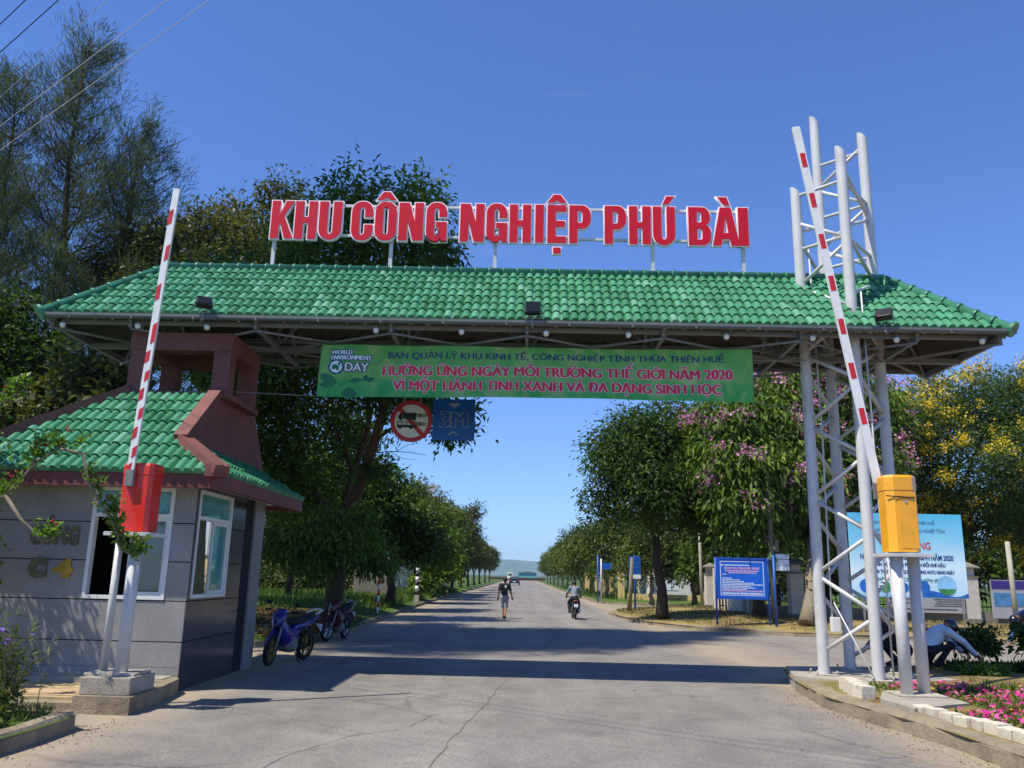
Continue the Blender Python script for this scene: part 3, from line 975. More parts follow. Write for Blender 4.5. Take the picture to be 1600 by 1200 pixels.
# ------------------------------------------------------------------ big letters on the ridge
def arc(cx, cy, rx, ry, a0, a1, n=10):
    return [(cx + rx * math.cos(R(a0 + (a1 - a0) * i / n)), cy + ry * math.sin(R(a0 + (a1 - a0) * i / n))) for i in range(n + 1)]
GW, SV, SH = 0.60, 0.228, 0.16
def rrect(x0, x1, y0, y1, r):
    return arc(x1 - r, y0 + r, r, r, -90, 0) + arc(x1 - r, y1 - r, r, r, 0, 90) + arc(x0 + r, y1 - r, r, r, 90, 180) + arc(x0 + r, y0 + r, r, r, 180, 270)
def glyph(c):
    w, s, h = GW, SV, SH
    if c == 'I': return [[(0, 0), (s, 0), (s, 1), (0, 1)]], s
    if c == 'H': return [[(0, 0), (s, 0), (s, .42), (w - s, .42), (w - s, 0), (w, 0), (w, 1), (w - s, 1), (w - s, .58), (s, .58), (s, 1), (0, 1)]], w
    if c == 'K': return [[(0, 0), (s, 0), (s, .34), (s + .035, .42), (w - .2, 0), (w + .05, 0), (.36, .60), (w + .03, 1), (w - .2, 1), (s, .62), (s, 1), (0, 1)]], w + .04
    if c == 'N': return [[(0, 0), (s - .02, 0), (s - .02, .55), (w - s - .02, 0), (w, 0), (w, 1), (w - s + .02, 1), (w - s + .02, .5), (s + .02, 1), (0, 1)]], w
    if c == 'U': return [[(0, 1)] + arc(w / 2, .27, w / 2, .285, 180, 360, 16) + [(w, 1), (w - s, 1)] + arc(w / 2, .25, w / 2 - s, .12, 360, 180, 10) + [(s, 1)]], w
    if c == 'O': return [rrect(0, w, -.015, 1.015, .27), list(reversed(rrect(s, w - s, .13, .87, .08)))], w
    if c == 'C':
        return [arc(w - .27, .73 + .015, .27, .27, 0, 90, 8) + arc(.27, .745, .27, .27, 90, 180, 8) + arc(.27, .255, .27, .27, 180, 270, 8) + arc(w - .27, .255, .27, .27, 270, 360, 8)
                + [(w, .40), (w - s, .40), (w - s, .22)] + arc(w / 2, .21, w / 2 - s, .08, 0, -180, 8) + arc(w / 2, .79, w / 2 - s, .08, 180, 0, 8) + [(w - s, .61), (w, .61)]], w
    if c == 'G':
        return [arc(w - .27, .745, .27, .27, 0, 90, 8) + arc(.27, .745, .27, .27, 90, 180, 8) + arc(.27, .255, .27, .27, 180, 270, 8)
                + [(.31, -.012), (.37, .012), (w - s + .04, .085), (w - .14, 0), (w, 0), (w, .5), (w / 2 - .02, .5), (w / 2 - .02, .36), (w - s, .36), (w - s, .2)] + arc(w / 2, .2, w / 2 - s, .07, 0, -180, 8)
                + arc(w / 2, .79, w / 2 - s, .08, 180, 0, 8) + [(w - s, .64), (w, .64)]], w
    if c == 'E': return [[(0, 0), (w - .08, 0), (w - .08, .17), (s, .17), (s, .42), (w - .12, .42), (w - .12, .58), (s, .58), (s, .83), (w - .08, .83), (w - .08, 1), (0, 1)]], w - .08
    if c == 'P': return [[(0, 0), (s, 0), (s, .38)] + [(w - .25, .38)] + arc(w - .25, .63, .25, .25, -90, 0, 8) + arc(w - .25, .75, .25, .25, 0, 90, 8) + [(0, 1)], [(s, .85), (s, .53)][::1] + arc(w - s - .06, .60, .06, .07, -90, 0, 5) + arc(w - s - .06, .78, .06, .07, 0, 90, 5)], w
    if c == 'B': return [[(0, 0)] + arc(w - .22, .22, .22, .22, -90, 0, 8) + arc(w - .2, .36, .2, .17, 0, 80, 6) + arc(w - .22, .68, .2, .16, -70, 0, 6) + arc(w - .24, .78, .22, .22, 0, 90, 8) + [(0, 1)],
                         [(s, .43), (s, .14)] + arc(w - s - .05, .2, .05, .06, -90, 0, 5) + arc(w - s - .05, .37, .05, .06, 0, 90, 5),
                         [(s, .87), (s, .59)] + arc(w - s - .07, .65, .05, .06, -90, 0, 5) + arc(w - s - .07, .81, .05, .06, 0, 90, 5)], w
    if c == 'A': return [[(-.02, 0), (s - .03, 0), (s + .005, .17), (w - s - .005 + .06, .17), (w - s + .03 + .06, 0), (w + .08, 0), (w - .13, 1), (.19, 1)],
                         [(w - s - .035 + .055, .33), (s + .035, .33), (w / 2 + .03, .78)]], w + .06
def letter_mesh(loops, off, ext):
    cu = bpy.data.curves.new('glyph', 'CURVE')
    cu.dimensions = '2D'; cu.fill_mode = 'BOTH'; cu.extrude = ext
    cu.offset = off
    for lp in loops:
        # drop doubled points
        q = []
        for p in lp:
            if not q or (abs(p[0] - q[-1][0]) + abs(p[1] - q[-1][1])) > 1e-4: q.append(p)
        sp = cu.splines.new('POLY'); sp.points.add(len(q) - 1)
        for i, p in enumerate(q): sp.points[i].co = (p[0], p[1], 0, 1)
        sp.use_cyclic_u = True
    ob = bpy.data.objects.new('glyph', cu); COL.objects.link(ob)
    me = bpy.data.meshes.new_from_object(ob.evaluated_get(bpy.context.evaluated_depsgraph_get()))
    bpy.data.objects.remove(ob); bpy.data.curves.remove(cu)
    me.materials.clear()
    return me
sign = thing('roof_sign', 'red white-rimmed letters KHU CÔNG NGHIỆP PHÚ BÀI on the roof ridge', 'sign', (0, 13.7, 6.9))
PXS = [('K', 424, 462, ''), ('H', 461, 498, ''), ('U', 499, 537, ''), ('C', 550, 586, ''), ('O', 587, 623, '^'), ('N', 624, 665, ''), ('G', 667, 702, ''),
       ('N', 720, 760, ''), ('G', 761, 796, ''), ('H', 797, 833, ''), ('I', 837, 853, ''), ('E', 856, 888, '^.'), ('P', 890, 926, ''),
       ('P', 945, 981, ''), ('H', 983, 1019, ''), ('U', 1020, 1057, "'"), ('B', 1075, 1112, ''), ('A', 1113, 1155, '`'), ('I', 1152, 1170, '')]
def sx(px): return -4.60 + (px - 424) * (3.875 + 4.60) / 746.0
CAP = 0.715
for li_, (c, a, e, acc) in enumerate(PXS):
    loops, w = glyph(c)
    x0, x1 = sx(a) + .016, sx(e) - .016
    k = (x1 - x0) / w
    loops = [[(p[0] * k, p[1] * CAP) for p in lp] for lp in loops]
    mid = (x1 - x0) / 2
    if c == 'A': mid += 0.0
    if '^' in acc:
        loops.append([(mid - .17, CAP + .05), (mid - .06, CAP + .05), (mid, CAP + .10), (mid + .06, CAP + .05), (mid + .17, CAP + .05), (mid + .06, CAP + .20), (mid - .06, CAP + .20)])
    if "'" in acc:
        loops.append([(mid - .02, CAP + .05), (mid + .08, CAP + .05), (mid + .19, CAP + .20), (mid + .05, CAP + .20)])
    if '`' in acc:
        loops.append([(mid - .02, CAP + .05), (mid + .08, CAP + .05), (mid + .03, CAP + .20), (mid - .13, CAP + .20)])
    if '.' in acc:
        loops.append([(mid - .06, -.2), (mid + .07, -.2), (mid + .07, -.09), (mid - .06, -.09)])
    M = Matrix.Translation((x0, 13.60 - 13.7 + .004 * (li_ % 2), 7.315 - 6.9)) @ Matrix.Rotation(R(90), 4, 'X')
    me = letter_mesh(loops, 0.0, 0.02); me.transform(M)
    lt = link('letter', me, 'sign_red', sign)
    me = letter_mesh(loops, 0.021, 0.03); me.transform(Matrix.Translation((0, 0.024, 0)) @ M)
    link('letter_rim', me, 'sign_white', lt)
fr = MB()
for z in (7.42, 7.99):
    fr.bar((-4.5, 13.68, z), (3.82, 13.68, z), .045, .045)
fr.build('rail', 'steel_white', sign)
for x in (-4.53, -2.44, -.59, 2.19, 3.78):
    fr = MB(); fr.bar((x, 13.705, 6.74), (x, 13.705, 8.0), .06, .06); fr.build('post', 'steel_white', sign)

# ------------------------------------------------------------------ banner
BY = 12.9
def cloth_pt(u, v):
    """u,v in 0..1; slight sag and ripples of a stretched banner"""
    x = -3.34 + u * (3.62 + 3.34) + (0.03 * (1 - v) * (u - .5))
    ztop = 5.20 + 0.03 * u - 0.045 * math.sin(math.pi * u) * 0.4
    zbot = 4.325 + 0.045 * u + 0.02 * math.sin(math.pi * u)
    y = BY + 0.03 * math.sin(u * 9.0 + v * 1.5) + 0.016 * math.sin(u * 27 - v * 4) + 0.02 * v * math.sin(u * 61) * (1 - v * .4)
    return Vector((x, y, zbot + (ztop - zbot) * v))
def banner_mat():
    m, nt, bs = new_mat('banner_cloth')
    uv = nt.nodes.new('ShaderNodeAttribute'); uv.attribute_name = 'uvp'
    sp = nt.nodes.new('ShaderNodeSeparateXYZ'); nt.links.new(uv.outputs['Vector'], sp.inputs[0])
    mp = nt.nodes.new('ShaderNodeMapping'); mp.inputs['Scale'].default_value = (3.0, 2.2, 1); mp.inputs['Rotation'].default_value = (0, 0, .35)
    nt.links.new(uv.outputs['Vector'], mp.inputs[0])
    n = noise_node(nt, 1.0, 2.0, 0.4, mp.outputs[0], 0.9)
    c = ramp_node(nt, n.outputs[0], [(0.3, srgb('#48c865')), (0.5, srgb('#78dc78')), (0.62, srgb('#b2ea8a')), (0.75, srgb('#e6f6ba'))])
    # printed darker leaf-green band low on the cloth
    r = ramp_node(nt, sp.outputs[1], [(0.0, srgb('#3ac470')), (0.32, srgb('#44cf78')), (0.36, srgb('#a6e886')), (1.0, srgb('#86e074'))])
    o = mix_node(nt, 0.5, c.outputs[0], r.outputs[0])
    nt.links.new(o.outputs[0], bs.inputs['Base Color'])
    bs.inputs['Roughness'].default_value = 0.5
    tr = nt.nodes.new('ShaderNodeBsdfTranslucent'); nt.links.new(o.outputs[0], tr.inputs[0])
    mx = nt.nodes.new('ShaderNodeMixShader'); mx.inputs[0].default_value = 0.6
    nt.links.new(bs.outputs[0], mx.inputs[1]); nt.links.new(tr.outputs[0], mx.inputs[2])
    nt.links.new(mx.outputs[0], nt.nodes['Material Output'].inputs[0])
    MATS['banner_cloth'] = m
banner_mat()
mat('banner_navy', '#152e6c', 0.5, 0.05)
mat('banner_red', '#cf1638', 0.5, 0.05)
mat('banner_pale', '#e9d9de', 0.5, 0.03)
mat('banner_leaf', '#0c6a3c', 0.5, 0.25, 6.0)
mat('banner_globe', '#d4e6ee', 0.5, 0.2, 9.0)
ban = thing('banner', 'green cloth banner with navy and red lettering stretched under the gate roof', 'banner', (0, BY, 4.3))
m_ = MB(); NU, NV = 90, 10
for j in range(NV + 1):
    for i in range(NU + 1):
        m_.v.append(tuple(cloth_pt(i / NU, j / NV)))
m_.f = [(j * (NU + 1) + i, j * (NU + 1) + i + 1, (j + 1) * (NU + 1) + i + 1, (j + 1) * (NU + 1) + i) for j in range(NV) for i in range(NU)]
m_.mi = [0] * len(m_.f); m_.sm = [True] * len(m_.f)
cl = m_.build('cloth', 'banner_cloth', ban)
at_ = cl.data.attributes.new('uvp', 'FLOAT_VECTOR', 'POINT')
at_.data.foreach_set('vector', np.array([(i / NU * 7.5, j / NV, 0) for j in range(NV + 1) for i in range(NU + 1)], dtype=np.float32).ravel())
def on_cloth(name, me, x0, z0, m, lift, label=None):
    """wrap flat artwork (x along, y up, metres from x0,z0) on the banner"""
    co = np.empty(len(me.vertices) * 3, dtype=np.float32); me.vertices.foreach_get('co', co); co = co.reshape(-1, 3)
    W_, H_ = 6.96, 0.875
    out = []
    for p in co:
        u = (x0 + p[0]) / W_; v = (z0 + p[1]) / H_
        q = cloth_pt(u, v); out.append((q.x, q.y - BY - lift - p[2], q.z - 4.3))
    me.vertices.foreach_set('co', np.array(out, dtype=np.float32).ravel())
    me.update()
    return link(name, me, m, ban, label)
def heavy(txt, size, width, bold, rim):
    """heavy lettering: the same line laid over itself with tiny shifts"""
    bm = bmesh.new(); k = 0
    shifts = [(dx * bold, 0) for dx in ((-1, -.5, 0, .5, 1) if bold else (0,))]
    if rim: shifts = [(dx * (bold + rim), dy * rim) for dx in (-1, -.5, 0, .5, 1) for dy in (-1, 0, 1)]
    base = text_mesh(txt, size, 0.0, 1, width - 2 * bold, 0.0)
    for (dx, dy) in shifts:
        me = base.copy(); me.transform(Matrix.Translation((bold + dx, dy, .0002 * k))); k += 1
        bm.from_mesh(me); bpy.data.meshes.remove(me)
    bm.to_mesh(base); bm.free()
    return base
def banner_line(txt, x0, x1, z, size, m, bold, rim=None):
    if rim:
        on_cloth('lettering_rim', heavy(txt, size, x1 - x0, bold, rim), x0, z, 'banner_pale', 0.006)
    on_cloth('lettering', heavy(txt, size, x1 - x0, bold, 0), x0, z, m, 0.011)
def bx(px): return (px - 500) * 6.96 / 677.0
banner_line('BAN QUẢN LÝ KHU KINH TẾ, CÔNG NGHIỆP TỈNH THỪA THIÊN HUẾ', bx(607), bx(1134), 0.655, 0.152, 'banner_navy', 0.004)
banner_line('HƯỞNG ỨNG NGÀY MÔI TRƯỜNG THẾ GIỚI NĂM 2020', bx(599), bx(1146), 0.365, 0.232, 'banner_red', 0.0115, 0.007)
banner_line('VÌ MỘT HÀNH TINH XANH VÀ ĐA DẠNG SINH HỌC', bx(617), bx(1128), 0.115, 0.232, 'banner_red', 0.0115, 0.007)
for (txt, xa, xb, z, sz) in (('WORLD', 516, 551, .71, .105), ('ENVIRONMENT', 517, 581, .62, .105), ('DAY', 540, 577, .43, .20)):
    on_cloth('lettering', heavy(txt, sz, bx(xb) - bx(xa), .008, .012), bx(xa), z, 'banner_navy', 0.006)
    on_cloth('lettering', heavy(txt, sz, bx(xb) - bx(xa), .006, 0), bx(xa), z, 'banner_pale' if txt == 'DAY' else 'banner_globe', 0.010)
def flat(pts):
    me = bpy.data.meshes.new('art')
    me.from_pydata([(p[0], p[1], 0) for p in pts], [], [tuple(range(len(pts)))])
    return me
def ringpts(cx, cy, rx, ry, n=28, rot=0):
    return [(cx + rx * math.cos(t) * math.cos(rot) - ry * math.sin(t) * math.sin(rot), cy + rx * math.cos(t) * math.sin(rot) + ry * math.sin(t) * math.cos(rot)) for t in [2 * math.pi * i / n for i in range(n)]]
on_cloth('printed_ring', flat(ringpts(bx(526), .50, .125, .125)), 0, 0, 'banner_navy', .0065)
on_cloth('printed_globe', flat(ringpts(bx(526), .50, .10, .10)), 0, 0, 'banner_globe', .0095)
for (cx, cy, rx, ry, ro) in ((.02, .335, .03, .05, .4), (-.03, .30 + .18, .035, .045, -.3), (.05, .53, .02, .03, .2)):
    on_cloth('printed_land', flat(ringpts(bx(526) + cx, cy + .02 if cy > .4 else cy + .15, rx, ry, 16, ro)), 0, 0, 'banner_leaf', .0125)
def leafpts(x0, y0, x1, y1, w, n=10):
    d = Vector((x1 - x0, y1 - y0)); s_ = Vector((-d.y, d.x))
    up = [(x0 + d.x * t + s_.x * w * math.sin(math.pi * t ** .8), y0 + d.y * t + s_.y * w * math.sin(math.pi * t ** .8)) for t in [i / n for i in range(n + 1)]]
    dn = [(x0 + d.x * t - s_.x * w * math.sin(math.pi * t ** .8), y0 + d.y * t - s_.y * w * math.sin(math.pi * t ** .8)) for t in [1 - i / n for i in range(1, n)]]
    return up + dn
for (a, b_, c, d, w) in ((.02, .36, .32, .22, .22), (.03, .2, .28, .2, .18), (.5, .26, .72, .30, .2), (.72, .27, .78, .38, .3), (.76, .28, .9, .32, .3), (.38, .06, .65, .06, .35), (.45, .13, .58, .1, .4)):
    on_cloth('printed_leaf', flat(leafpts(a, b_, c, d, w)), 0, 0, 'banner_leaf', .0065)
cordm = MB()
for (a, c) in (((-3.34, BY, 5.20), (-4.35, BY + .3, 5.36)), ((3.62, BY, 5.23), (4.7, BY + .5, 5.2)), ((-3.37, BY, 4.33), (-4.72, 12.82, 4.36)), ((3.65, BY, 4.37), (4.62, 13.4, 4.33))):
    cordm = MB(); cordm.tube([a, c], .006, 6); cordm.build('cord', 'steel_grey', ban)

# ------------------------------------------------------------------ two traffic signs below the gate
mat('traffic_red', '#b8202c', 0.4, 0.1, 3.0, dirt='#6d2a2a', dirt_amt=0.3)
mat('traffic_white', '#d9d8d4', 0.45, 0.06, 4.0, dirt='#8e8a80', dirt_amt=0.5)
mat('traffic_blue', '#1452a8', 0.4, 0.12, 2.0, dirt='#1c2b48', dirt_amt=0.5)
mat('traffic_black', '#1b1e24', 0.5, 0.1)
mat('faded_white', '#8b93a2', 0.6, 0.2, 8.0)
SY = 14.75
cs = thing('round_traffic_sign', 'round red rimmed no trucks and no buses sign hanging below the gate', 'traffic sign', (-2.07, SY, 4.3))
c0 = Vector((-2.07, SY, 4.29))
m_ = MB(); m_.disc(c0, (0, 1, 0), .385, .012, 48); m_.build('sign_rim', 'traffic_red', cs)
m_ = MB(); m_.disc(c0 - Vector((0, .0085, 0)), (0, 1, 0), .305, .005, 48); face = m_.build('sign_face', 'traffic_white', cs)
m_ = MB(); yb = SY - .016
m_.poly([(c0.x - .19, yb, c0.z + .25), (c0.x - .25, yb, c0.z + .2), (c0.x + .17, yb, c0.z - .26), (c0.x + .23, yb, c0.z - .21)], (0, .003, 0))
m_.build('sign_bar', 'traffic_red', face, fix=True)
def rect(mb, x0, x1, z0, z1, y, th=.003):
    mb.box(x0, x1, y, y + th, z0, z1)
m_ = MB(); yb2 = SY - .021
rect(m_, c0.x - .15, c0.x + .09, c0.z + .05, c0.z + .15, yb2)
m_.poly([(c0.x - .24, yb2, c0.z + .04), (c0.x - .16, yb2, c0.z + .04), (c0.x - .16, yb2, c0.z + .15), (c0.x - .2, yb2, c0.z + .15), (c0.x - .24, yb2, c0.z + .09)], (0, .003, 0))
rect(m_, c0.x - .155, c0.x + .09, c0.z + .036, c0.z + .046, yb2)
for x in (-.19, -.02, .05): m_.disc((c0.x + x, yb2 + .0045, c0.z + .035), (0, 1, 0), .028, .003, 16)
rect(m_, c0.x - .26, c0.x + .1, c0.z - .12, c0.z - .075, yb2)
rect(m_, c0.x - .26, c0.x - .245, c0.z - .075, c0.z - .012, yb2); rect(m_, c0.x + .085, c0.x + .1, c0.z - .075, c0.z - .012, yb2)
rect(m_, c0.x - .245, c0.x + .085, c0.z - .024, c0.z - .012, yb2)
for x in (-.17, -.09, -.0): rect(m_, c0.x + x, c0.x + x + .012, c0.z - .075, c0.z - .024, yb2)
for x in (-.2, -.0): m_.disc((c0.x + x, yb2 + .0045, c0.z - .125), (0, 1, 0), .026, .003, 16)
m_.build('pictogram', 'traffic_black', face, fix=True)
text_on('lettering', 'TRÊN 2,5T', (c0.x + .105, yb2, c0.z + .075), (1, 0, 0), (0, 0, 1), .085, 'traffic_black', face, .002, .175)
text_on('lettering', 'TRÊN 25 C', (c0.x + .11, yb2, c0.z - .085), (1, 0, 0), (0, 0, 1), .085, 'traffic_black', face, .002, .165)
m_ = MB()
for x in (-.15, .15): m_.bar((c0.x + x, SY + .02, c0.z - .2), (c0.x + x, SY + .02, 5.36), .03, .02, (0, 1, 0))
m_.build('hanger', 'steel_grey', cs)
bs_ = thing('height_limit_sign', 'faded square blue 3M height limit sign hanging below the gate', 'traffic sign', (-1.3, SY, 4.3))
m_ = MB(); m_.cbox(-1.685, -.915, SY - .008, SY + .008, 3.95, 4.71, .006); m_.build('sign_plate', 'traffic_blue', bs_)
yb = SY - .012
m_ = MB(); m_.poly([(-1.42, yb, 4.635), (-1.3, yb, 4.55), (-1.18, yb, 4.635)], (0, .003, 0)); m_.poly([(-1.4, yb, 4.05), (-1.3, yb, 4.13), (-1.2, yb, 4.05), (-1.24, yb, 4.05), (-1.3, yb, 4.095), (-1.36, yb, 4.05)], (0, .003, 0))
m_.build('pictogram', 'faded_white', bs_, fix=True)
for (nm_, b_, r_, dy_, mm_) in (('lettering', .022, .010, 0.0, 'faded_white'), ('lettering_fill', .018, 0.0, -.004, 'traffic_blue')):
    me = heavy('3M', .40, .50, b_, r_)
    me.transform(Matrix.Translation((-1.55 + 1.3, yb + dy_ - SY, 4.195 - 4.3)) @ Matrix.Rotation(R(90), 4, 'X'))
    link(nm_, me, mm_, bs_)
m_ = MB()
for x in (-1.5, -1.1): m_.bar((x, SY + .02, 4.0), (x, SY + .02, 5.36), .03, .02, (0, 1, 0))
m_.build('hanger', 'steel_grey', bs_)

# ------------------------------------------------------------------ three black floodlights on the eave
def floodlight(x, rz, tilt, label):
    f = thing('floodlight', label, 'floodlight', (x, 12.28, 5.5), rz, 'floodlights along the front eave', False)
    m_ = MB(); m_.cbox(-.12, .12, -.05, .05, -.10, .10, .012)
    for i in range(9): m_.box(-.11 + i * .0275 - .004, -.11 + i * .0275 + .004, .05, .085, -.09, .09)
    Mx = Matrix.Translation((0, -.02, .16)) @ Matrix.Rotation(tilt, 4, 'X')
    m_.v = [tuple(Mx @ Vector(p)) for p in m_.v]
    m_.build('housing', 'black_metal', f)
    m_ = MB(); m_.box(-.10, .10, -.056, -.051, -.08, .08); m_.v = [tuple(Mx @ Vector(p)) for p in m_.v]
    m_.build('lens', 'black_plastic', f)
    m_ = MB()
    for s_ in (-1, 1): m_.bar((s_ * .13, -.02, .16), (s_ * .13, 0, .0), .012, .03)
    m_.bar((-.136, 0, 0), (.136, 0, 0), .03, .012); m_.bar((0, 0, 0), (0, .02, -.12), .03, .03)
    m_.bar((0, .0, -.1), (0, .14, -.1), .04, .03)
    m_.build('bracket', 'steel_grey', f)
floodlight(-5.08, R(28), R(-38), 'black floodlight nearest the red brown booth columns')
floodlight(0.08, R(0), R(-10), 'black floodlight at the middle of the eave above the banner')
floodlight(5.52, R(-38), R(-40), 'black floodlight beside the white lattice tower')
# ------------------------------------------------------------------ guard booth
booth = thing('guard_booth', 'grey granite guard booth with green tiled roof and red brown trim', 'guard booth', (-6.0, 13.0, 0))
FX0, FX1, FY0, FY1 = -7.6, -4.55, 11.5, 14.62
WT = 2.74
core = MB()       # dark core behind the cladding, with the window openings left out
WX0, WX1, WZ0, WZ1 = -5.98, -4.85, 1.17, 2.68
VY0, VY1, VZ0, VZ1 = 11.62, 12.96, 1.19, 2.68
def wall_x(mb, y, th, x0, x1, z0, z1, hole):
    hx0, hx1, hz0, hz1 = hole
    mb.box(x0, hx0, y, y + th, z0, z1); mb.box(hx1, x1, y, y + th, z0, z1)
    mb.box(hx0, hx1, y, y + th, z0, hz0); mb.box(hx0, hx1, y, y + th, hz1, z1)
def wall_y(mb, x, th, y0, y1, z0, z1, hole):
    hy0, hy1, hz0, hz1 = hole
    mb.box(x - th, x, y0, hy0, z0, z1); mb.box(x - th, x, hy1, y1, z0, z1)
    mb.box(x - th, x, hy0, hy1, z0, hz0); mb.box(x - th, x, hy0, hy1, hz1, z1)
wall_x(core, FY0 + .03, .15, FX0 + .03, FX1 - .03, 0, WT, (WX0, WX1, WZ0, WZ1))
wall_y(core, FX1 - .031, .15, FY0 + .181, FY1 - .03, 0, WT, (VY0, VY1, VZ0, VZ1))
wall_y(core, FX0 + .18, .149, FY0 + .181, FY1 - .03, 0, WT, (12.2, 13.6, 1.2, 2.5))
wall_x(core, FY1 - .18, .15, FX0 + .181, FX1 - .182, 0, WT, (-5.95, -5.02, 1.0, 2.5))
wl_o = core.build('wall', 'joint', booth)
# cladding slabs, about half a metre high, with open dark joints
bands = [(0.0, .30), (.304, .62), (.634, 1.15), (1.164, 1.67), (1.684, 2.19), (2.204, WT)]
def clad(mb, x0, x1, axis, y, hole, th=.03, splits=()):
    for (z0, z1) in bands:
        segs = [(x0, x1, z0, z1)]
        h0, h1, hz0, hz1 = hole
        out = []
        if z1 > hz0 and z0 < hz1:
            out.append((x0, h0, z0, z1)); out.append((h1, x1, z0, z1))
            if z0 < hz0: out.append((h0, h1, z0, hz0))
            if z1 > hz1: out.append((h0, h1, hz1, z1))
        else:
            out = segs
        for (a, b_, c, d) in out:
            if axis == 'x': mb.box(a, b_, y, y + th, c, d)
            else: mb.box(y - th, y, a, b_, c, d)
cf = MB(); clad(cf, FX0, FX1, 'x', FY0, (WX0, WX1, WZ0, WZ1)); cf.build('front_cladding', 'granite', booth)
cr = MB(); clad(cr, FY0 + .031, 13.62, 'y', FX1, (VY0, VY1, VZ0, VZ1)); cr.build('side_cladding', 'granite_polished_shaded', booth)
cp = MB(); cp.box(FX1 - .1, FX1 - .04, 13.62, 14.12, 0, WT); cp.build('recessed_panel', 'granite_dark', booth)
cp = MB(); cp.box(FX1 - .18, FX1 + .002, 14.12, FY1, 0, WT); cp.build('pilaster', 'granite', booth)
fl = MB(); fl.box(FX0 + .19, FX1 - .19, FY0 + .19, FY1 - .19, .05, .12); fl.build('floor', 'interior', booth)
# windows
def window_x():
    w = MB(); y0, y1 = FY0 - .015, FY0 + .09
    f = .05
    w.box(WX0, WX1, y0, y1, WZ0, WZ0 + f); w.box(WX0, WX1, y0, y1, WZ1 - f, WZ1)
    w.box(WX0, WX0 + f, y0 + .001, y1 - .001, WZ0 + f, WZ1 - f); w.box(WX1 - f, WX1, y0 + .001, y1 - .001, WZ0 + f, WZ1 - f)
    w.box(WX0 + f, WX1 - f, y0 + .002, y1 - .002, 2.27, 2.32)
    fr_ = w.build('window_frame', 'frame_white', booth)
    m_ = MB(); m_.box(WX0 + f, WX1 - f, y0 + .04, y0 + .046, 2.32, WZ1 - f); m_.build('transom_pane', 'glass_teal', fr_)
    m_ = MB(); xm = -5.42
    m_.box(xm, xm + .045, y0 + .03, y0 + .06, WZ0 + f, 2.27); m_.box(WX1 - f - .045, WX1 - f, y0 + .03, y0 + .06, WZ0 + f, 2.27)
    m_.box(xm + .045, WX1 - f - .045, y0 + .031, y0 + .059, WZ0 + f, WZ0 + f + .05); m_.box(xm + .045, WX1 - f - .045, y0 + .031, y0 + .059, 2.22, 2.27)
    sh = m_.build('window_sash', 'frame_white', fr_)
    m_ = MB(); m_.box(xm + .045, WX1 - f - .045, y0 + .042, y0 + .048, WZ0 + f + .05, 2.22); m_.build('pane', 'glass_clear', fr_)
    m_ = MB(); n = 26
    for i in range(n):
        x = xm + .02 + (WX1 - xm - .06) * i / n
        m_.box(x, x + (WX1 - xm) / n * .96, FY0 + .13 + .012 * (i % 2), FY0 + .135 + .012 * (i % 2), 1.78, 2.30)
    m_.build('curtain', 'curtain', booth)
window_x()
def window_y():
    w = MB(); x0, x1 = FX1 - .09, FX1 + .015; f = .05
    w.box(x0, x1, VY0, VY1, VZ0, VZ0 + f); w.box(x0, x1, VY0, VY1, VZ1 - f, VZ1)
    w.box(x0 + .001, x1 - .001, VY0, VY0 + f, VZ0 + f, VZ1 - f); w.box(x0 + .001, x1 - .001, VY1 - f, VY1, VZ0 + f, VZ1 - f)
    w.box(x0 + .002, x1 - .002, VY0 + f, VY1 - f, 2.27, 2.32)
    fr_ = w.build('window_frame', 'frame_white', booth)
    m_ = MB(); m_.box(x1 - .05, x1 - .044, VY0 + f, VY1 - f, 2.32, VZ1 - f); m_.build('transom_pane', 'glass_teal', fr_)
    ym = 12.28
    m_ = MB(); m_.box(x1 - .065, x1 - .03, ym, ym + .05, VZ0 + f, 2.27); m_.box(x1 - .065, x1 - .03, VY1 - f - .05, VY1 - f, VZ0 + f, 2.27)
    m_.box(x1 - .064, x1 - .031, ym + .05, VY1 - f - .05, VZ0 + f, VZ0 + f + .05); m_.box(x1 - .064, x1 - .031, ym + .05, VY1 - f - .05, 2.22, 2.27)
    m_.build('window_sash', 'frame_white', fr_)
    m_ = MB(); m_.box(x1 - .05, x1 - .044, ym + .05, VY1 - f - .05, VZ0 + f + .05, 2.22); m_.build('pane', 'glass_teal', fr_)
window_y()
# gilt characters on the front, partly flaked off
for (txt, px0, px1, z, sz, m__, bo) in (('CỔNG', -6.80, -6.12, 1.93, .42, 'gold_worn', .02), ('C', -6.76, -6.50, 1.72 - .27, .40, 'gold_worn', .03), ('4', -6.42, -6.14, 1.72 - .27, .40, 'gold', .02)):
    text_on('lettering', txt, (px0, FY0 - .011, z - (.0 if txt != 'CỔNG' else .04)), (1, 0, 0), (0, 0, 1), sz * .8, m__, booth, bo, px1 - px0, depth=.02)
# eaves: white soffit slab and brown fascia beam
BE = (-8.05, -4.07, 11.04, 15.25)
s = MB(); s.box(BE[0] + .06, BE[1] - .06, BE[2] + .06, BE[3] - .06, WT, WT + .05); s.build('soffit', 'white_paint', booth)
s = MB()
s.box(BE[0], BE[1], BE[2], BE[2] + .1, 2.65, 2.845); s.box(BE[0], BE[1], BE[3] - .1, BE[3], 2.65, 2.845)
s.box(BE[0], BE[0] + .1, BE[2] + .1, BE[3] - .1, 2.652, 2.843); s.box(BE[1] - .1, BE[1], BE[2] + .1, BE[3] - .1, 2.652, 2.843)
s.build('fascia', 'brown_fascia', booth)
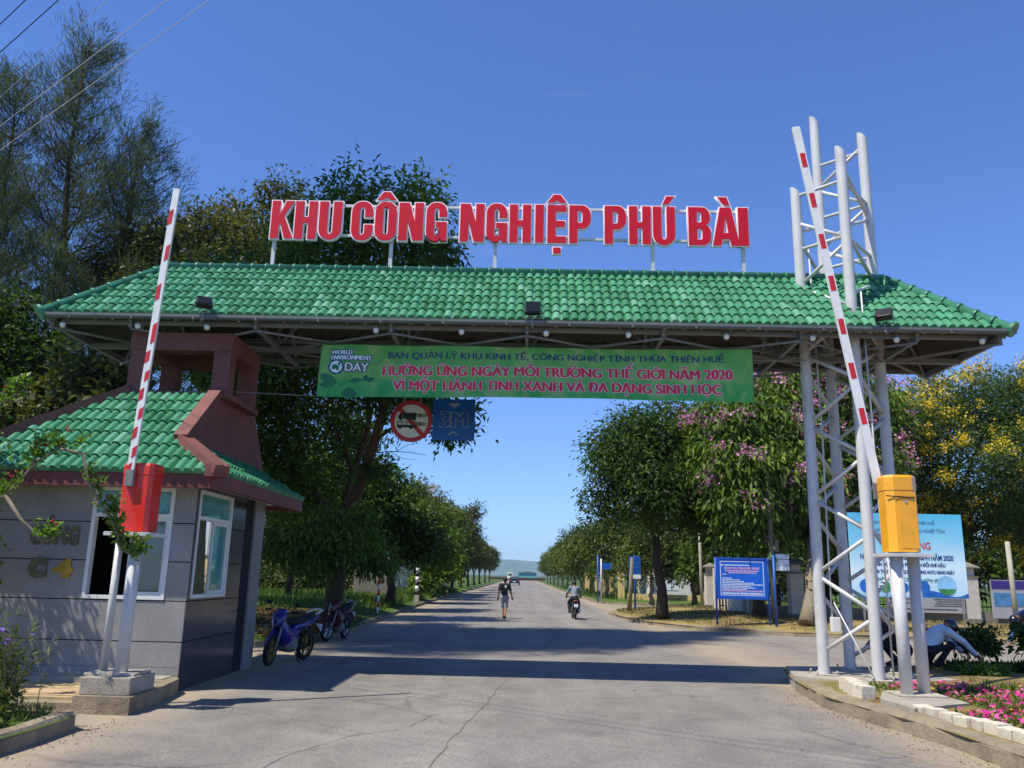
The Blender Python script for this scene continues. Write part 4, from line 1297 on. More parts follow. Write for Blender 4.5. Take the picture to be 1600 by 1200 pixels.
# front tiled slope, small side slope
ya, za, yb_, zb_ = 11.0, 2.83, 12.7, 4.26
Lf = math.hypot(yb_ - ya, zb_ - za)
GX = -4.87
kv = (11.6 - ya) / (yb_ - ya) * Lf
W_ = BE[1] - BE[0] + .04
u_g = GX - BE[0] + .02
xtopL = -6.35
b = tiled((BE[0] - .02, ya, za + .03), (1, 0, 0), (0, yb_ - ya, zb_ - za), W_, Lf, 7, 0.14,
          [((0, 0), (-Lf, xtopL - BE[0]))], amp=.036, lift=.026)
# right end: vertical gable line above, hip below (two cuts make an L shaped edge)
b2 = b.copy()
bmesh.ops.bisect_plane(b, geom=b.verts[:] + b.edges[:] + b.faces[:], plane_co=(u_g + BE[0] - .02, 0, 0), plane_no=(1, 0, 0), clear_outer=True)
bm_build(b, 'roof_slope', 'roof_green', booth)
bmesh.ops.bisect_plane(b2, geom=b2.verts[:] + b2.edges[:] + b2.faces[:], plane_co=(u_g + BE[0] - .02, 0, 0), plane_no=(-1, 0, 0), clear_outer=True)
zk = za + (11.6 - ya) / (yb_ - ya) * (zb_ - za)
hip_n = Vector((-(11.6 - ya), (GX - BE[1]), 0)); hip_n = Vector((11.6 - ya, -(GX - BE[1]), 0))
bmesh.ops.bisect_plane(b2, geom=b2.verts[:] + b2.edges[:] + b2.faces[:], plane_co=(BE[1], ya, 0), plane_no=hip_n, clear_outer=True)
bm_build(b2, 'roof_slope', 'roof_green', booth)
Lr = math.hypot(BE[1] - GX, zk - za)
b = tiled((BE[1] + .02, ya, za + .03), (0, 1, 0), (GX - BE[1], 0, zk - za), BE[3] - ya, Lr, 3, 0.14,
          [((0, 0), (-Lr, 11.6 - ya)), ((BE[3] - ya, 0), (Lr, .67))], amp=.036, lift=.026)
bm_build(b, 'roof_slope', 'roof_green', booth)
b = tiled((BE[0] - .02, BE[3], za + .03), (0, -1, 0), (xtopL - BE[0], 0, zb_ - za), BE[3] - ya, math.hypot(xtopL - BE[0], zb_ - za), 7, 0.14,
          [((0, 0), (-1.9, 1.2)), ((BE[3] - ya, 0), (2.2, 1.77))], amp=.036, lift=.026)
bm_build(b, 'roof_slope', 'roof_green', booth)
# plastered gable body behind the tiles
s = MB()
s.poly([(GX, 11.58, zk - .08), (GX, 12.66, zb_ - .04), (GX, 14.5, zb_ + .12), (GX, 15.42, zk - .08)], (-1.55, 0, 0))
s.poly([(GX + .02, 11.6, zk - .1), (GX - .1, 11.6, 2.78), (GX - .1, 15.2, 2.78), (GX + .02, 15.2, zk - .1)], (-.3, 0, 0))
s.build('gable', 'brown_paint', booth, fix=True)
s = MB()
s.bar((GX - .03, 12.72, zb_ + .07), (GX - .03, 11.57, zk + .065), .2, .12)
s.build('roof_cap', 'brown_paint', booth); s = MB()
s.bar((GX - .0, 11.62, zk + .055), (BE[1] + .02, ya - .02, za + .06), .22, .12)
s.build('roof_cap', 'brown_paint', booth); s = MB()
s.bar((xtopL + .06, 12.72, zb_ + .05), (BE[0] - .03, ya - .02, za + .05), .12, .22)
s.build('roof_cap', 'brown_paint', booth); s = MB()
s.box(BE[1] - .2, BE[1] + .03, ya - .05, ya + .2, 2.80, za + .13)
s.build('roof_cap', 'brown_paint', booth)
s = MB(); s.box(-6.42, -4.70, 12.68, 14.2, zb_ - .03, zb_ + .06); s.build('column_plinth', 'brown_paint', booth)
for (x, y) in ((-6.22, 12.86), (-4.87, 12.86), (-6.22, 14.0), (-4.87, 14.0)):
    s = MB(); s.box(x - .135, x + .135, y - .135, y + .135, zb_ + .06, 5.0); s.build('column', 'brown_paint', booth)
s = MB()
s.box(-6.37, -4.72, 12.71, 13.01, 5.0, 5.29); s.box(-6.37, -4.72, 13.85, 14.15, 5.0, 5.29)
s.box(-6.37, -6.07, 13.01, 13.85, 5.002, 5.288); s.box(-5.02, -4.72, 13.01, 13.85, 5.002, 5.288)
s.build('ring_beam', 'brown_paint', booth)

# ------------------------------------------------------------------ road barriers
def stripes(arm, p0, p1, w, th, n, ln, ydir, lo=0.0, skew=0.05, alt=True):
    p0, p1 = Vector(p0), Vector(p1)
    d = (p1 - p0).normalized(); yv = Vector(ydir); s_ = d.cross(yv).normalized()
    Ltot = (p1 - p0).length
    for i in range(n):
        c = p0 + d * (lo + (Ltot - lo - .25) * (i + .35) / n)
        a, b_ = (-w / 2, w * .15) if alt else (-w * .34, w * .34)
        q = [c + s_ * a, c + s_ * b_ + d * skew, c + s_ * b_ + d * (ln + skew), c + s_ * a + d * ln]
        m_ = MB(); m_.poly([p + yv * (th / 2 + .0005) for p in q], yv * .003); m_.build('stripe', 'stripe_red', arm, fix=True)
def barrier_box(mb, x0, x1, y0, y1, z0, z1, c, lid):
    pl = [(x0 + c, y0), (x1 - c, y0), (x1, y0 + c), (x1, y1 - c), (x1 - c, y1), (x0 + c, y1), (x0, y1 - c), (x0, y0 + c)]
    mb.poly([(x, y, z0) for x, y in pl], (0, 0, z1 - lid - z0 - .004))
    k = .012
    cx, cy = (x0 + x1) / 2, (y0 + y1) / 2
    pl2 = [(cx + (x - cx) * 1.03, cy + (y - cy) * 1.03) for x, y in pl]
    v = [(x, y, z1 - lid) for x, y in pl2] + [(x, y, z1 - .03) for x, y in pl2] + [(cx + (x - cx) * .93, cy + (y - cy) * .93, z1) for x, y in pl2]
    n = 8
    fs = [tuple(reversed(range(n))), tuple(range(2 * n, 3 * n))] + [(j * n + i, j * n + (i + 1) % n, (j + 1) * n + (i + 1) % n, (j + 1) * n + i) for j in range(2) for i in range(n)]
    mb.add(v, fs)
rb = thing('barrier', 'red barrier cabinet with its striped arm raised in front of the granite booth', 'barrier', (-4.7, 10.1, .38))
m_ = MB(); barrier_box(m_, -4.87, -4.50, 9.93, 10.27, 2.01, 2.83, .045, .14)
m_.build('cabinet', 'red_box', rb, fix=True)
m_ = MB(); m_.cbox(-4.96, -4.42, 9.84, 10.36, 1.955, 2.0, .006); m_.build('top_plate', 'steel_white', rb)
m_ = MB(); m_.tube([(-4.63, 10.02, .41), (-4.63, 10.02, 1.955)], .072, 18); m_.build('leg', 'steel_white', rb)
m_ = MB(); m_.tube([(-4.90, 10.15, .41), (-4.90, 10.15, 1.955)], .044, 14); m_.build('leg', 'steel_white', rb)
m_ = MB(); m_.cbox(-4.98, -4.40, 9.86, 10.30, .383, .41, .004); m_.build('base_plate', 'rusty_white', rb)
a0, a1 = Vector((-4.755, 9.885, 2.62)), Vector((-4.61, 9.885, 6.42))
m_ = MB(); m_.bar(a0, a1, .04, .084, (1, 0, 0)); arm = m_.build('arm', 'arm_white', rb)
m_ = MB(); m_.cbox(-4.80, -4.70, 9.86, 9.93, 2.54, 2.74, .008); m_.build('arm_clamp', 'steel_grey', arm)
m_ = MB()
d_ = (a1 - a0).normalized()
for i_, (py, ln_) in enumerate([(350, .19), (408, .2), (471, .2), (535, .25), (571, .14), (600, .12), (628, .14), (656, .13), (685, .13), (712, .12), (737, .12)]):
    c_ = a0 + d_ * ((752 - py) * 3.88 / 459)
    a_, b_ = ((-.0415, .010) if i_ % 2 == 0 else (-.010, .0415))
    q_ = [(a_, -ln_ / 2 - .02), (b_, -ln_ / 2 + .02), (b_, ln_ / 2 + .02), (a_, ln_ / 2 - .02)]
    m_.poly([c_ + Vector((1, 0, 0)) * u_ + d_ * v_ + Vector((0, -.0205, 0)) for u_, v_ in q_], (0, -.003, 0))
    m_.build('stripe', 'stripe_red', arm, fix=True); m_ = MB()
yb2 = thing('barrier', 'yellow barrier cabinet with its long arm raised among the pink flowers', 'barrier', (5.0, 11.15, .25))
m_ = MB(); barrier_box(m_, 4.775, 5.185, 10.95, 11.33, 2.01, 3.01, .085, .20)
yc = m_.build('cabinet', 'yellow_box', yb2, fix=True)
m_ = MB(); m_.box(4.90, 5.135, 10.944, 10.95, 2.06, 2.78); dd = m_.build('door', 'yellow_box', yc)
m_ = MB(); m_.disc((5.0, 10.94, 2.66), (0, 1, 0), .017, .012, 16)
m_.build('lock', 'chrome', dd)
m_ = MB(); m_.tube([(4.77, 10.99, 2.735), (4.86, 10.935, 2.722), (5.0, 10.938, 2.715), (5.1, 10.935, 2.712), (5.192, 11.0, 2.717)], .008, 6)
m_.build('wire', 'black_plastic', yc)
m_ = MB(); m_.cbox(4.70, 5.27, 10.86, 11.42, 1.945, 1.99, .006); m_.build('top_plate', 'steel_white', yb2)
for (x, y) in ((4.85, 11.02), (5.15, 11.2)):
    m_ = MB(); m_.tube([(x, y, .24), (x, y, 1.945)], .077, 18); m_.build('leg', 'steel_white', yb2)
m_ = MB(); m_.cbox(4.70, 5.3, 10.88, 11.36, .243, .262, .004); m_.build('base_plate', 'rusty_white', yb2)
a0, a1 = Vector((4.86, 11.39, 2.84)), Vector((4.02, 11.39, 8.33))
m_ = MB(); m_.bar(a0, a1, .04, .115, (1, 0, 0)); arm = m_.build('arm', 'arm_white', yb2)
stripes(arm, a0, a1, .112, .04, 7, .23, (0, -1, 0), .7, 0.0, False)
m_ = MB(); m_.cbox(4.76, 4.96, 11.335, 11.37, 2.72, 2.94, .006); m_.build('arm_clamp', 'steel_grey', arm)
# footings
s = MB()
s.poly([(-4.97, 9.66, 0), (-4.31, 9.62, 0), (-4.33, 10.4, 0), (-4.45, 11.3, 0), (-4.56, 11.49, 0), (-4.97, 11.15, 0)], (0, 0, .19))
s.build('footing_red_barrier_lower', 'kerb_concrete', fix=True)
o = bpy.data.objects['footing_red_barrier_lower']; o.name = 'barrier_footing'
tag(o, 'rough stepped concrete block beside the drain at the booth corner, under the red barrier', 'footing')
s = MB(); s.cbox(-4.94, -4.37, 9.72, 10.36, 0.192, .381, .014); s.build('plinth', 'concrete', o)
s = MB()
s.poly([(4.45, 9.95, 0), (5.35, 10.5, 0), (5.35, 11.45, 0), (4.72, 11.45, 0), (4.38, 10.7, 0)], (0, 0, .241))
o = s.build('barrier_footing', 'concrete', fix=True)
tag(o, 'pale concrete pad in the flower bed under the yellow barrier', 'footing')

# ------------------------------------------------------------------ white edging bricks round the flower bed
def edging(x, y, z, rz, w, d, h, label, grp):
    m_ = MB(); m_.cbox(-w / 2, w / 2, -d / 2, d / 2, 0, h, .012)
    o = m_.build('edging_brick', 'brick_white')
    o.location = (x, y, z); o.rotation_euler = (random.uniform(-.03, .03), random.uniform(-.05, .05), rz)
    tag(o, label, 'brick', grp)
ordn = ['nearest the tower', 'second from the tower', 'third from the tower', 'farthest from the tower']
for i in range(4):
    edging(4.50 - .045 * i, 11.98 - .27 * i, .15, R(12), .2, .21, .19, 'white brick of the short row by the lattice tower, ' + ordn[i], 'edging bricks by the tower')
for i in range(15):
    y = 10.02 - .235 * i
    edging(float(np.interp(y, [7.5, 8.0, 9.2, 10.1], [4.80, 4.78, 4.735, 4.56])) + random.uniform(-.015, .015), y, .12 + .004 * (i % 3), R(random.uniform(-9, 12)), random.uniform(.15, .18), random.uniform(.19, .215), .15 + random.uniform(-.03, .025),
           'weathered white brick in the long edging row in front of the pink flower bed', 'edging bricks of the flower bed')

# ------------------------------------------------------------------ foliage helpers
UPN = [0.8]
def leaf_quads(C, D, Ln, Wd, rg, curl=0.12):
    """diamond leaves: C base (n,3), D direction (n,3), Ln/Wd arrays"""
    n = len(C)
    D = D / np.maximum(1e-6, np.linalg.norm(D, axis=1, keepdims=True))
    rnd = rg.normal(size=(n, 3)) * UPN[0] + np.array([-.15, -.1, 1.0])     # blades mostly face the sky
    S = np.cross(D, rnd); S /= np.maximum(1e-6, np.linalg.norm(S, axis=1, keepdims=True))
    N = np.cross(S, D)
    Ln = np.asarray(Ln).reshape(-1, 1); Wd = np.asarray(Wd).reshape(-1, 1)
    V = np.empty((n, 4, 3))
    V[:, 0] = C
    V[:, 1] = C + D * Ln * .45 + S * Wd * .5 + N * Ln * curl
    V[:, 2] = C + D * Ln
    V[:, 3] = C + D * Ln * .45 - S * Wd * .5 + N * Ln * curl
    return V.reshape(-1, 3)

def crown_arrays(blobs, n_per, leaf, rg, cl_r=0.42, droop=0.25, aspect=0.42, k=26, off=(0, 0, 0), depth=1.0, holes=0.0):
    """leaf clusters spread through several ellipsoids; returns quads and tints"""
    CC, T, RR = [], [], []
    for (x, y, z, r) in blobs:
        r = r * 1.08
        nc = max(8, int(2.3 * n_per * r * r / k))
        d = rg.normal(size=(nc, 3)); d /= np.linalg.norm(d, axis=1, keepdims=True)
        rad = rg.uniform(0.15, 1.06, nc) ** 0.55
        p = d * rad[:, None] * np.array([r, r * depth, r * .92]) + np.array([x, y, z])
        CC.append(p)
        RR.append(np.full(nc, min(cl_r, r * .55)))
    C = np.vstack(CC); RRa = np.concatenate(RR)
    if holes:
        keep = np.array([mnoise.noise(Vector(c) * 0.55) > -holes for c in C.tolist()])
        C = C[keep]; RRa = RRa[keep]
    tone = rg.normal(0.45, 0.16, len(C))
    big = np.array([mnoise.noise(Vector(c) * 0.5) for c in C.tolist()]) * .35
    tone = tone + big
    n = len(C) * k
    ci = np.repeat(np.arange(len(C)), k)
    o = rg.normal(size=(n, 3)) * (RRa[ci] * .58)[:, None]
    o[:, 2] *= .75
    P = C[ci] + o
    D = o / np.maximum(1e-6, np.linalg.norm(o, axis=1, keepdims=True)) + rg.normal(size=(n, 3)) * .6
    D[:, 2] -= droop * 1.6
    L = leaf * 1.12 * rg.uniform(.65, 1.3, n)
    V = leaf_quads(P, D, L, L * aspect, rg)
    tint = tone[ci] + rg.normal(0, .13, n)
    return V - np.array(off), tint, C

def branches(mb, base, fork, targets, r0, rg, jitter=.25, twig=.02):
    """tapered trunk from base through fork, limbs to the targets"""
    base, fork = Vector(base), Vector(fork)
    pts = []
    for i in range(7):
        t = i / 6
        p = base.lerp(fork, t)
        p += Vector((rg.normal() * .04, rg.normal() * .04, 0)) * (1 if 0 < i < 6 else 0)
        pts.append(p)
    mb.tube(pts, [r0 * (1.35 if i == 0 else 1.08 if i == 1 else 1 - .3 * i / 6) for i in range(7)], 12)
    for t in targets:
        t = Vector(t)
        d = (t - fork).length
        mid = fork.lerp(t, .45) + Vector((rg.normal(), rg.normal(), rg.normal() + .4)) * jitter * d * .22
        q = fork.lerp(mid, .5) + Vector((0, 0, d * .05))
        rr = max(twig * 1.6, r0 * .55 * min(1, 0.4 + d / 9))
        mb.tube([fork - Vector((0, 0, r0 * .4)), q, mid, t.lerp(mid, .4), t], [rr * 1.1, rr * .8, rr * .6, rr * .4, twig], 8)

TREE_LEAF = 0
def tree(name, label, base, fork, blobs, leafm, barkm, n_per, leaf, r0, seed, group=None, cl_r=.42, droop=.25, aspect=.42, k=26,
         flowers=None, depth=1.0, holes=0.0, cat='tree'):
    rg = np.random.default_rng(seed)
    t = thing(name, label, cat, base, 0, group)
    m_ = MB()
    big = sorted(blobs, key=lambda q: -q[3])[:9]
    branches(m_, base, fork, [q[:3] for q in big], r0, rg)
    V, tint, C = crown_arrays(blobs, n_per, leaf, rg, cl_r, droop, aspect, k, base, depth, holes)
    # twigs carrying some of the clusters
    sel = rg.choice(len(C), min(len(C), 90), replace=False)
    for i in sel:
        c = Vector(C[i]); j = min(range(len(big)), key=lambda q: (Vector(big[q][:3]) - c).length)
        s0 = Vector(big[j][:3])
        if (s0 - c).length > .3:
            m_.tube([s0, s0.lerp(c, .5) + Vector((0, 0, .1)), c], [.03, .022, .01], 5, caps=False)
    m_.build('trunk', barkm, t)
    link('crown', quads_mesh('crown', V, tint), leafm, t)
    if flowers:
        fm, share, size, top = flowers
        w = C[:, 2] - C[:, 2].min(); w = w / w.max()
        cen = np.array([np.mean([b[0] for b in blobs]), np.mean([b[1] for b in blobs]), np.mean([b[2] for b in blobs])])
        # sprays sit on the outside of the crown, in patches
        bc = np.array([[b[0], b[1], b[2]] for b in blobs]); br = np.array([b[3] for b in blobs])
        dd = (np.linalg.norm(C[:, None, :] - bc[None], axis=2) / br[None]).min(1)
        patch = np.array([mnoise.noise(Vector(c) * .9 + Vector((7, 3, 1))) for c in C.tolist()]) > -.05
        ok = np.where((rg.uniform(size=len(C)) < share * (top * w + (1 - top)) * 2.2) & (dd > .62) & patch)[0]
        if len(ok):
            kf = 46
            ci = np.repeat(ok, kf)
            o = rg.normal(size=(len(ci), 3)) * np.array([.16, .16, .13])
            outd = C[ci] - np.array([np.mean([b[0] for b in blobs]), np.mean([b[1] for b in blobs]), np.mean([b[2] for b in blobs])])
            outd /= np.maximum(.01, np.linalg.norm(outd, axis=1, keepdims=True))
            P = C[ci] + outd * .34 + np.array([0, 0, .12]) + o
            Lq = size * rg.uniform(.6, 1.3, len(ci))
            Vf = leaf_quads(P, rg.normal(size=(len(ci), 3)), Lq, Lq * .8, rg)
            link('blossom', quads_mesh('blossom', Vf - np.array(base), rg.uniform(size=len(ci))), fm, t)
    return t

leaf_mat('leaf_deep', (.012, .028, .006), (.05, .10, .014), (.13, .21, .03), .38, .6)
leaf_mat('leaf_glossy', (.025, .055, .008), (.08, .145, .02), (.19, .28, .045), .42, .5)
leaf_mat('leaf_bright', (.035, .08, .010), (.10, .18, .02), (.24, .33, .045), .34, .6)
leaf_mat('leaf_tan', (.035, .05, .014), (.085, .10, .027), (.17, .165, .055), .36)
leaf_mat('leaf_mixed', (.03, .055, .010), (.085, .125, .02), (.19, .21, .05), .3, .6)
leaf_mat('leaf_casuarina', (.045, .065, .038), (.08, .105, .06), (.125, .15, .08), .3, .7)
leaf_mat('leaf_acacia', (.016, .045, .008), (.05, .105, .018), (.12, .19, .035), .3, .6)
leaf_mat('leaf_vine', (.05, .11, .012), (.11, .21, .025), (.24, .35, .05), .35)
leaf_mat('bloom_pink', (.50, .13, .42), (.66, .24, .55), (.78, .42, .66), .35)
leaf_mat('bloom_yellow', (.48, .33, .015), (.64, .46, .025), (.76, .60, .07), .3)
leaf_mat('bloom_magenta', (.62, .03, .28), (.75, .06, .36), (.80, .22, .45), .3)
leaf_mat('bloom_violet', (.14, .06, .42), (.22, .11, .55), (.38, .24, .68), .3)
leaf_mat('grass_blade', (.045, .09, .012), (.09, .155, .02), (.18, .24, .045), .3)
leaf_mat('grass_dry', (.10, .10, .03), (.19, .17, .06), (.30, .25, .11), .25)
leaf_mat('dead_leaf', (.09, .045, .02), (.18, .095, .04), (.29, .18, .08), .1)
bark_mat('bark_dark', '#2b241d', '#55483a')
bark_mat('bark_pale', '#6d6250', '#9a8d74')
bark_mat('bark_red', '#3d2c20', '#6e5240')

# ------------------------------------------------------------------ flower bed: portulaca
rg = np.random.default_rng(21)
def bed_z(x, y): return 0.17
def in_bed(P):
    x, y = P[:, 0], P[:, 1]
    left = 4.62 + np.clip((9.6 - y), 0, 5) * .05 + np.where(y > 9.8, np.where(y < 11.5, .75, .12), .18)
    return (x > left) & (x < 12) & (y > 4.5) & (y < 12.35 - .0 * x) & ~((y > 11.55) & (x > 7.2))
P = np.column_stack([rg.uniform(4.5, 11, 26000), rg.uniform(4.5, 12.4, 26000), np.zeros(26000)])
dens = np.array([mnoise.noise(Vector((p[0] * .9, p[1] * .9, 0))) for p in P.tolist()])
P = P[in_bed(P) & (dens > -.32)]
P[:, 2] = .16 + rg.uniform(0, .05, len(P))
D = np.column_stack([rg.normal(0, .55, len(P)), rg.normal(0, .55, len(P)), np.ones(len(P))])
Lq = rg.uniform(.05, .12, len(P))
o = link('bed_foliage', quads_mesh('bed_foliage', leaf_quads(P, D, Lq, Lq * .28, rg), rg.uniform(.1, .9, len(P))), 'grass_blade')
tag(o, 'low green portulaca foliage covering the bed behind the white bricks', 'ground cover', kind='stuff')
F = np.column_stack([rg.uniform(4.5, 11, 7000), rg.uniform(4.5, 12.4, 7000), np.zeros(7000)])
dens = np.array([mnoise.noise(Vector((p[0] * 1.3, p[1] * 1.3, 5))) for p in F.tolist()])
F = F[in_bed(F) & (dens > -.26)]
nf = len(F)
F[:, 2] = .25 + rg.uniform(-.03, .05, nf)
def rosette(F, size, rg, pet=5):
    nf = len(F)
    Vs = []
    tilt = rg.normal(0, .35, (nf, 2))
    for kx in range(pet):
        a = 2 * math.pi * kx / pet + rg.uniform(0, 6.28, nf)[0]
        dd = np.column_stack([np.cos(a) * np.ones(nf), np.sin(a) * np.ones(nf), .25 + tilt[:, 0] * math.cos(a) + tilt[:, 1] * math.sin(a)])
        sd = np.column_stack([-np.sin(a) * np.ones(nf), np.cos(a) * np.ones(nf), -tilt[:, 0] * math.sin(a) + tilt[:, 1] * math.cos(a)])
        V = np.empty((nf, 4, 3)); s_ = size[:, None]
        V[:, 0] = F; V[:, 1] = F + dd * s_ * .7 + sd * s_ * .45; V[:, 2] = F + dd * s_; V[:, 3] = F + dd * s_ * .7 - sd * s_ * .45
        Vs.append(V)
    return np.stack(Vs, 1).reshape(-1, 3)
size = rg.uniform(.022, .04, nf)
tn = np.repeat(rg.uniform(0, 1, nf), 5)
yel = rg.uniform(size=nf) < .1
o = link('bed_blossoms', quads_mesh('bed_blossoms', rosette(F[~yel], size[~yel], rg), np.repeat(rg.uniform(0, 1, (~yel).sum()), 5)), 'bloom_magenta')
tag(o, 'small magenta and pink portulaca blooms scattered over the roadside bed', 'flowers', kind='stuff')
o = link('bed_blossoms', quads_mesh('bed_blossoms', rosette(F[yel], size[yel], rg), np.repeat(rg.uniform(0, 1, yel.sum()), 5)), 'bloom_yellow')
tag(o, 'scattered orange yellow portulaca blooms among the pink ones', 'flowers', kind='stuff')

# ------------------------------------------------------------------ grass
def grass(name, n, xr, yr, zf, ln, m, label, keep, seed, wid=.06, lean=.35):
    rg = np.random.default_rng(seed)
    P = np.column_stack([rg.uniform(*xr, n), rg.uniform(*yr, n), np.zeros(n)])
    P = P[keep(P)]
    P[:, 2] = zf(P)
    D = np.column_stack([rg.normal(0, lean, len(P)), rg.normal(0, lean, len(P)), np.ones(len(P))])
    dist = np.sqrt(P[:, 0] ** 2 + P[:, 1] ** 2)
    Lq = rg.uniform(ln * .5, ln * 1.4, len(P))
    Wq = np.maximum(.012, dist * .0009) * rg.uniform(.7, 1.3, len(P))
    tone = np.array([mnoise.noise(Vector((p[0] * .35, p[1] * .35, 1))) for p in P.tolist()]) * .5 + .45
    o = link(name, quads_mesh(name, leaf_quads(P, D, Lq, Wq, rg, .05), tone + rg.normal(0, .12, len(P))), m)
    tag(o, label, 'grass', kind='stuff')
def lk(P):   # distance inside the left kerb
    kx = np.interp(P[:, 1], [18, 18.8, 20.5, 24, 36, 62, 280], [-5.6, -4.95, -4.68, -4.65, -5.05, -5.35, -5.4])
    return kx - P[:, 0]
zl = lambda P: .1 + .34 * np.clip(lk(P) / 2.6, 0, 1) ** .8
grass('grass', 30000, (-17, -4.9), (24.5, 75), zl, .26, 'grass_blade', 'long green grass on the bank beyond the parked motorbikes',
      lambda P: (lk(P) > .3) & (P[:, 0] > -5 - .3 * (P[:, 1] - 15)) & ~((P[:, 1] < 29) & (lk(P) < 2.2)), 31)
grass('grass', 9000, (4.9, 22), (54, 110), lambda P: .15 + 0 * P[:, 0], .35, 'grass_blade', 'green grass strip beyond the second side road', lambda P: P[:, 0] > 5.0, 32)
def rk(P):
    d = np.full(len(P), 1e9)
    for i in range(9): d = np.minimum(d, seg_dist(P[:, :2], np.array(RV1[i]), np.array(RV1[i + 1])))
    return d
inside_r = lambda P: (P[:, 1] > np.interp(P[:, 0], [3.9, 4.5, 5.9, 8.2, 11.5, 14.2, 60], [34, 30.5, 27.6, 26.0, 25.4, 24.7, 23.6])) & (P[:, 1] < 41.5) & (P[:, 0] > 4.1)
zr = lambda P: .1 + .27 * np.clip(rk(P) / 3.0, 0, 1) ** .8
grass('grass', 26000, (4.0, 24), (24, 40), zr, .11, 'grass_dry', 'short yellowing grass on the corner verge under the blue notice board',
      lambda P: inside_r(P) & (rk(P) > .3) & (np.array([mnoise.noise(Vector((p[0] * .5, p[1] * .5, 9))) for p in P.tolist()]) > -.12), 33)
grass('grass', 16000, (5.6, 16), (11.5, 16.4), lambda P: .17 + 0 * P[:, 0], .10, 'grass_blade', 'short lawn behind the pink flower bed',
      lambda P: (P[:, 1] < np.interp(P[:, 0], [5, 6.5, 9.4, 16], [14.6, 15.0, 16.0, 17])) & ~((P[:, 0] < 6.7) & (P[:, 1] > 12.4)) & (np.array([mnoise.noise(Vector((p[0] * .6, p[1] * .6, 4))) for p in P.tolist()]) > -.1), 34)
grass('grass', 5000, (-7, -4.62), (5.5, 8.75), lambda P: .17 + 0 * P[:, 0], .10, 'grass_blade', 'tufts of grass in the kerbed planter before the booth', lambda P: P[:, 0] < -4.6, 35)
# sand, grit and dry leaves gathered along the road edges
rg = np.random.default_rng(43)
a_ = rg.uniform(0, 1, 900) ; yy = 3.5 + a_ * 9.5
kx = np.interp(yy, [2, 8, 9.2, 10.5, 11.4, 12.3, 13.2], [4.45, 4.42, 4.36, 4.12, 3.98, 4.05, 4.13])
P = np.vstack([np.column_stack([kx - np.abs(rg.normal(0, .28, 900)) - .02, yy, np.full(900, .008)]),
               np.column_stack([-4.36 + np.abs(rg.normal(0, .25, 420)), rg.uniform(4, 9.4, 420), np.full(420, .008)]),
               np.column_stack([rg.uniform(-4.4, 4.1, 160), rg.uniform(5, 22, 160), np.full(160, .008)])])
n_ = len(P); D = np.column_stack([rg.normal(0, 1, n_), rg.normal(0, 1, n_), rg.uniform(0, .25, n_)]); Lq = rg.uniform(.008, .028, n_)
o = link('road_litter', quads_mesh('road_litter', leaf_quads(P, D, Lq, Lq * .6, rg), rg.uniform(size=n_)), 'dead_leaf')
tag(o, 'dry leaf scraps and grit scattered along the road edges', 'litter', kind='stuff')
# fallen leaves under the big tree
rg = np.random.default_rng(41)
P = np.column_stack([rg.uniform(-8.2, -4.85, 2600), rg.uniform(18.4, 27, 2600), np.zeros(2600)])
P = P[lk(P) > .22]; P[:, 2] = zl(P) + .03
D = np.column_stack([rg.normal(0, 1, len(P)), rg.normal(0, 1, len(P)), rg.normal(.1, .2, len(P))])
Lq = rg.uniform(.08, .16, len(P))
o = link('fallen_leaves', quads_mesh('fallen_leaves', leaf_quads(P, D, Lq, Lq * .5, rg), rg.uniform(size=len(P))), 'dead_leaf')
tag(o, 'brown fallen leaves along the kerb under the big tree', 'leaves', kind='stuff')
# ------------------------------------------------------------------ trees
B_BIG = [(-4.27, 19.0, 10.3, 1.0), (-2.84, 18.0, 10.0, 0.75), (-5.27, 19.5, 9.51, 1.06), (-2.1, 18.0, 9.0, 0.5), (-3.55, 20.0, 9.22, 1.09), (-2.56, 19.0, 8.36, 0.74), (-6.95, 22.0, 7.3, 1.45), (-7.56, 23.0, 5.67, 1.52), (-5.93, 25.0, 6.07, 0.97), (-3.18, 22.0, 6.47, 1.06), (-1.96, 21.5, 5.6, 0.6), (-4.82, 23.0, 7.03, 1.25), (-7.28, 24.0, 4.34, 1.3), (-6.49, 25.5, 3.95, 0.79), (-4.19, 23.5, 4.35, 0.42), (-3.09, 21.0, 7.28, 1.2), (-4.99, 21.0, 7.77, 1.3), (-8.16, 22.0, 8.76, 1.36), (-2.15, 20.0, 7.36, 0.6), (-5.31, 26.0, 5.65, 0.69), (-7.6, 20.5, 6.6, 1.3), (-6.3, 20.0, 8.2, 1.2)]
rgb_ = np.random.default_rng(5)
t = thing('broadleaf_tree', 'big dark broadleaf tree with forking trunk rising behind the gate roof', 'tree', (-5.35, 24.0, .3))
m_ = MB()
m_.tube([(-5.35, 24, .25), (-5.33, 24, .6), (-5.26, 24, 1.5), (-5.28, 24.2, 2.5), (-5.23, 24.4, 3.1)], [.36, .27, .24, .24, .26], 14)
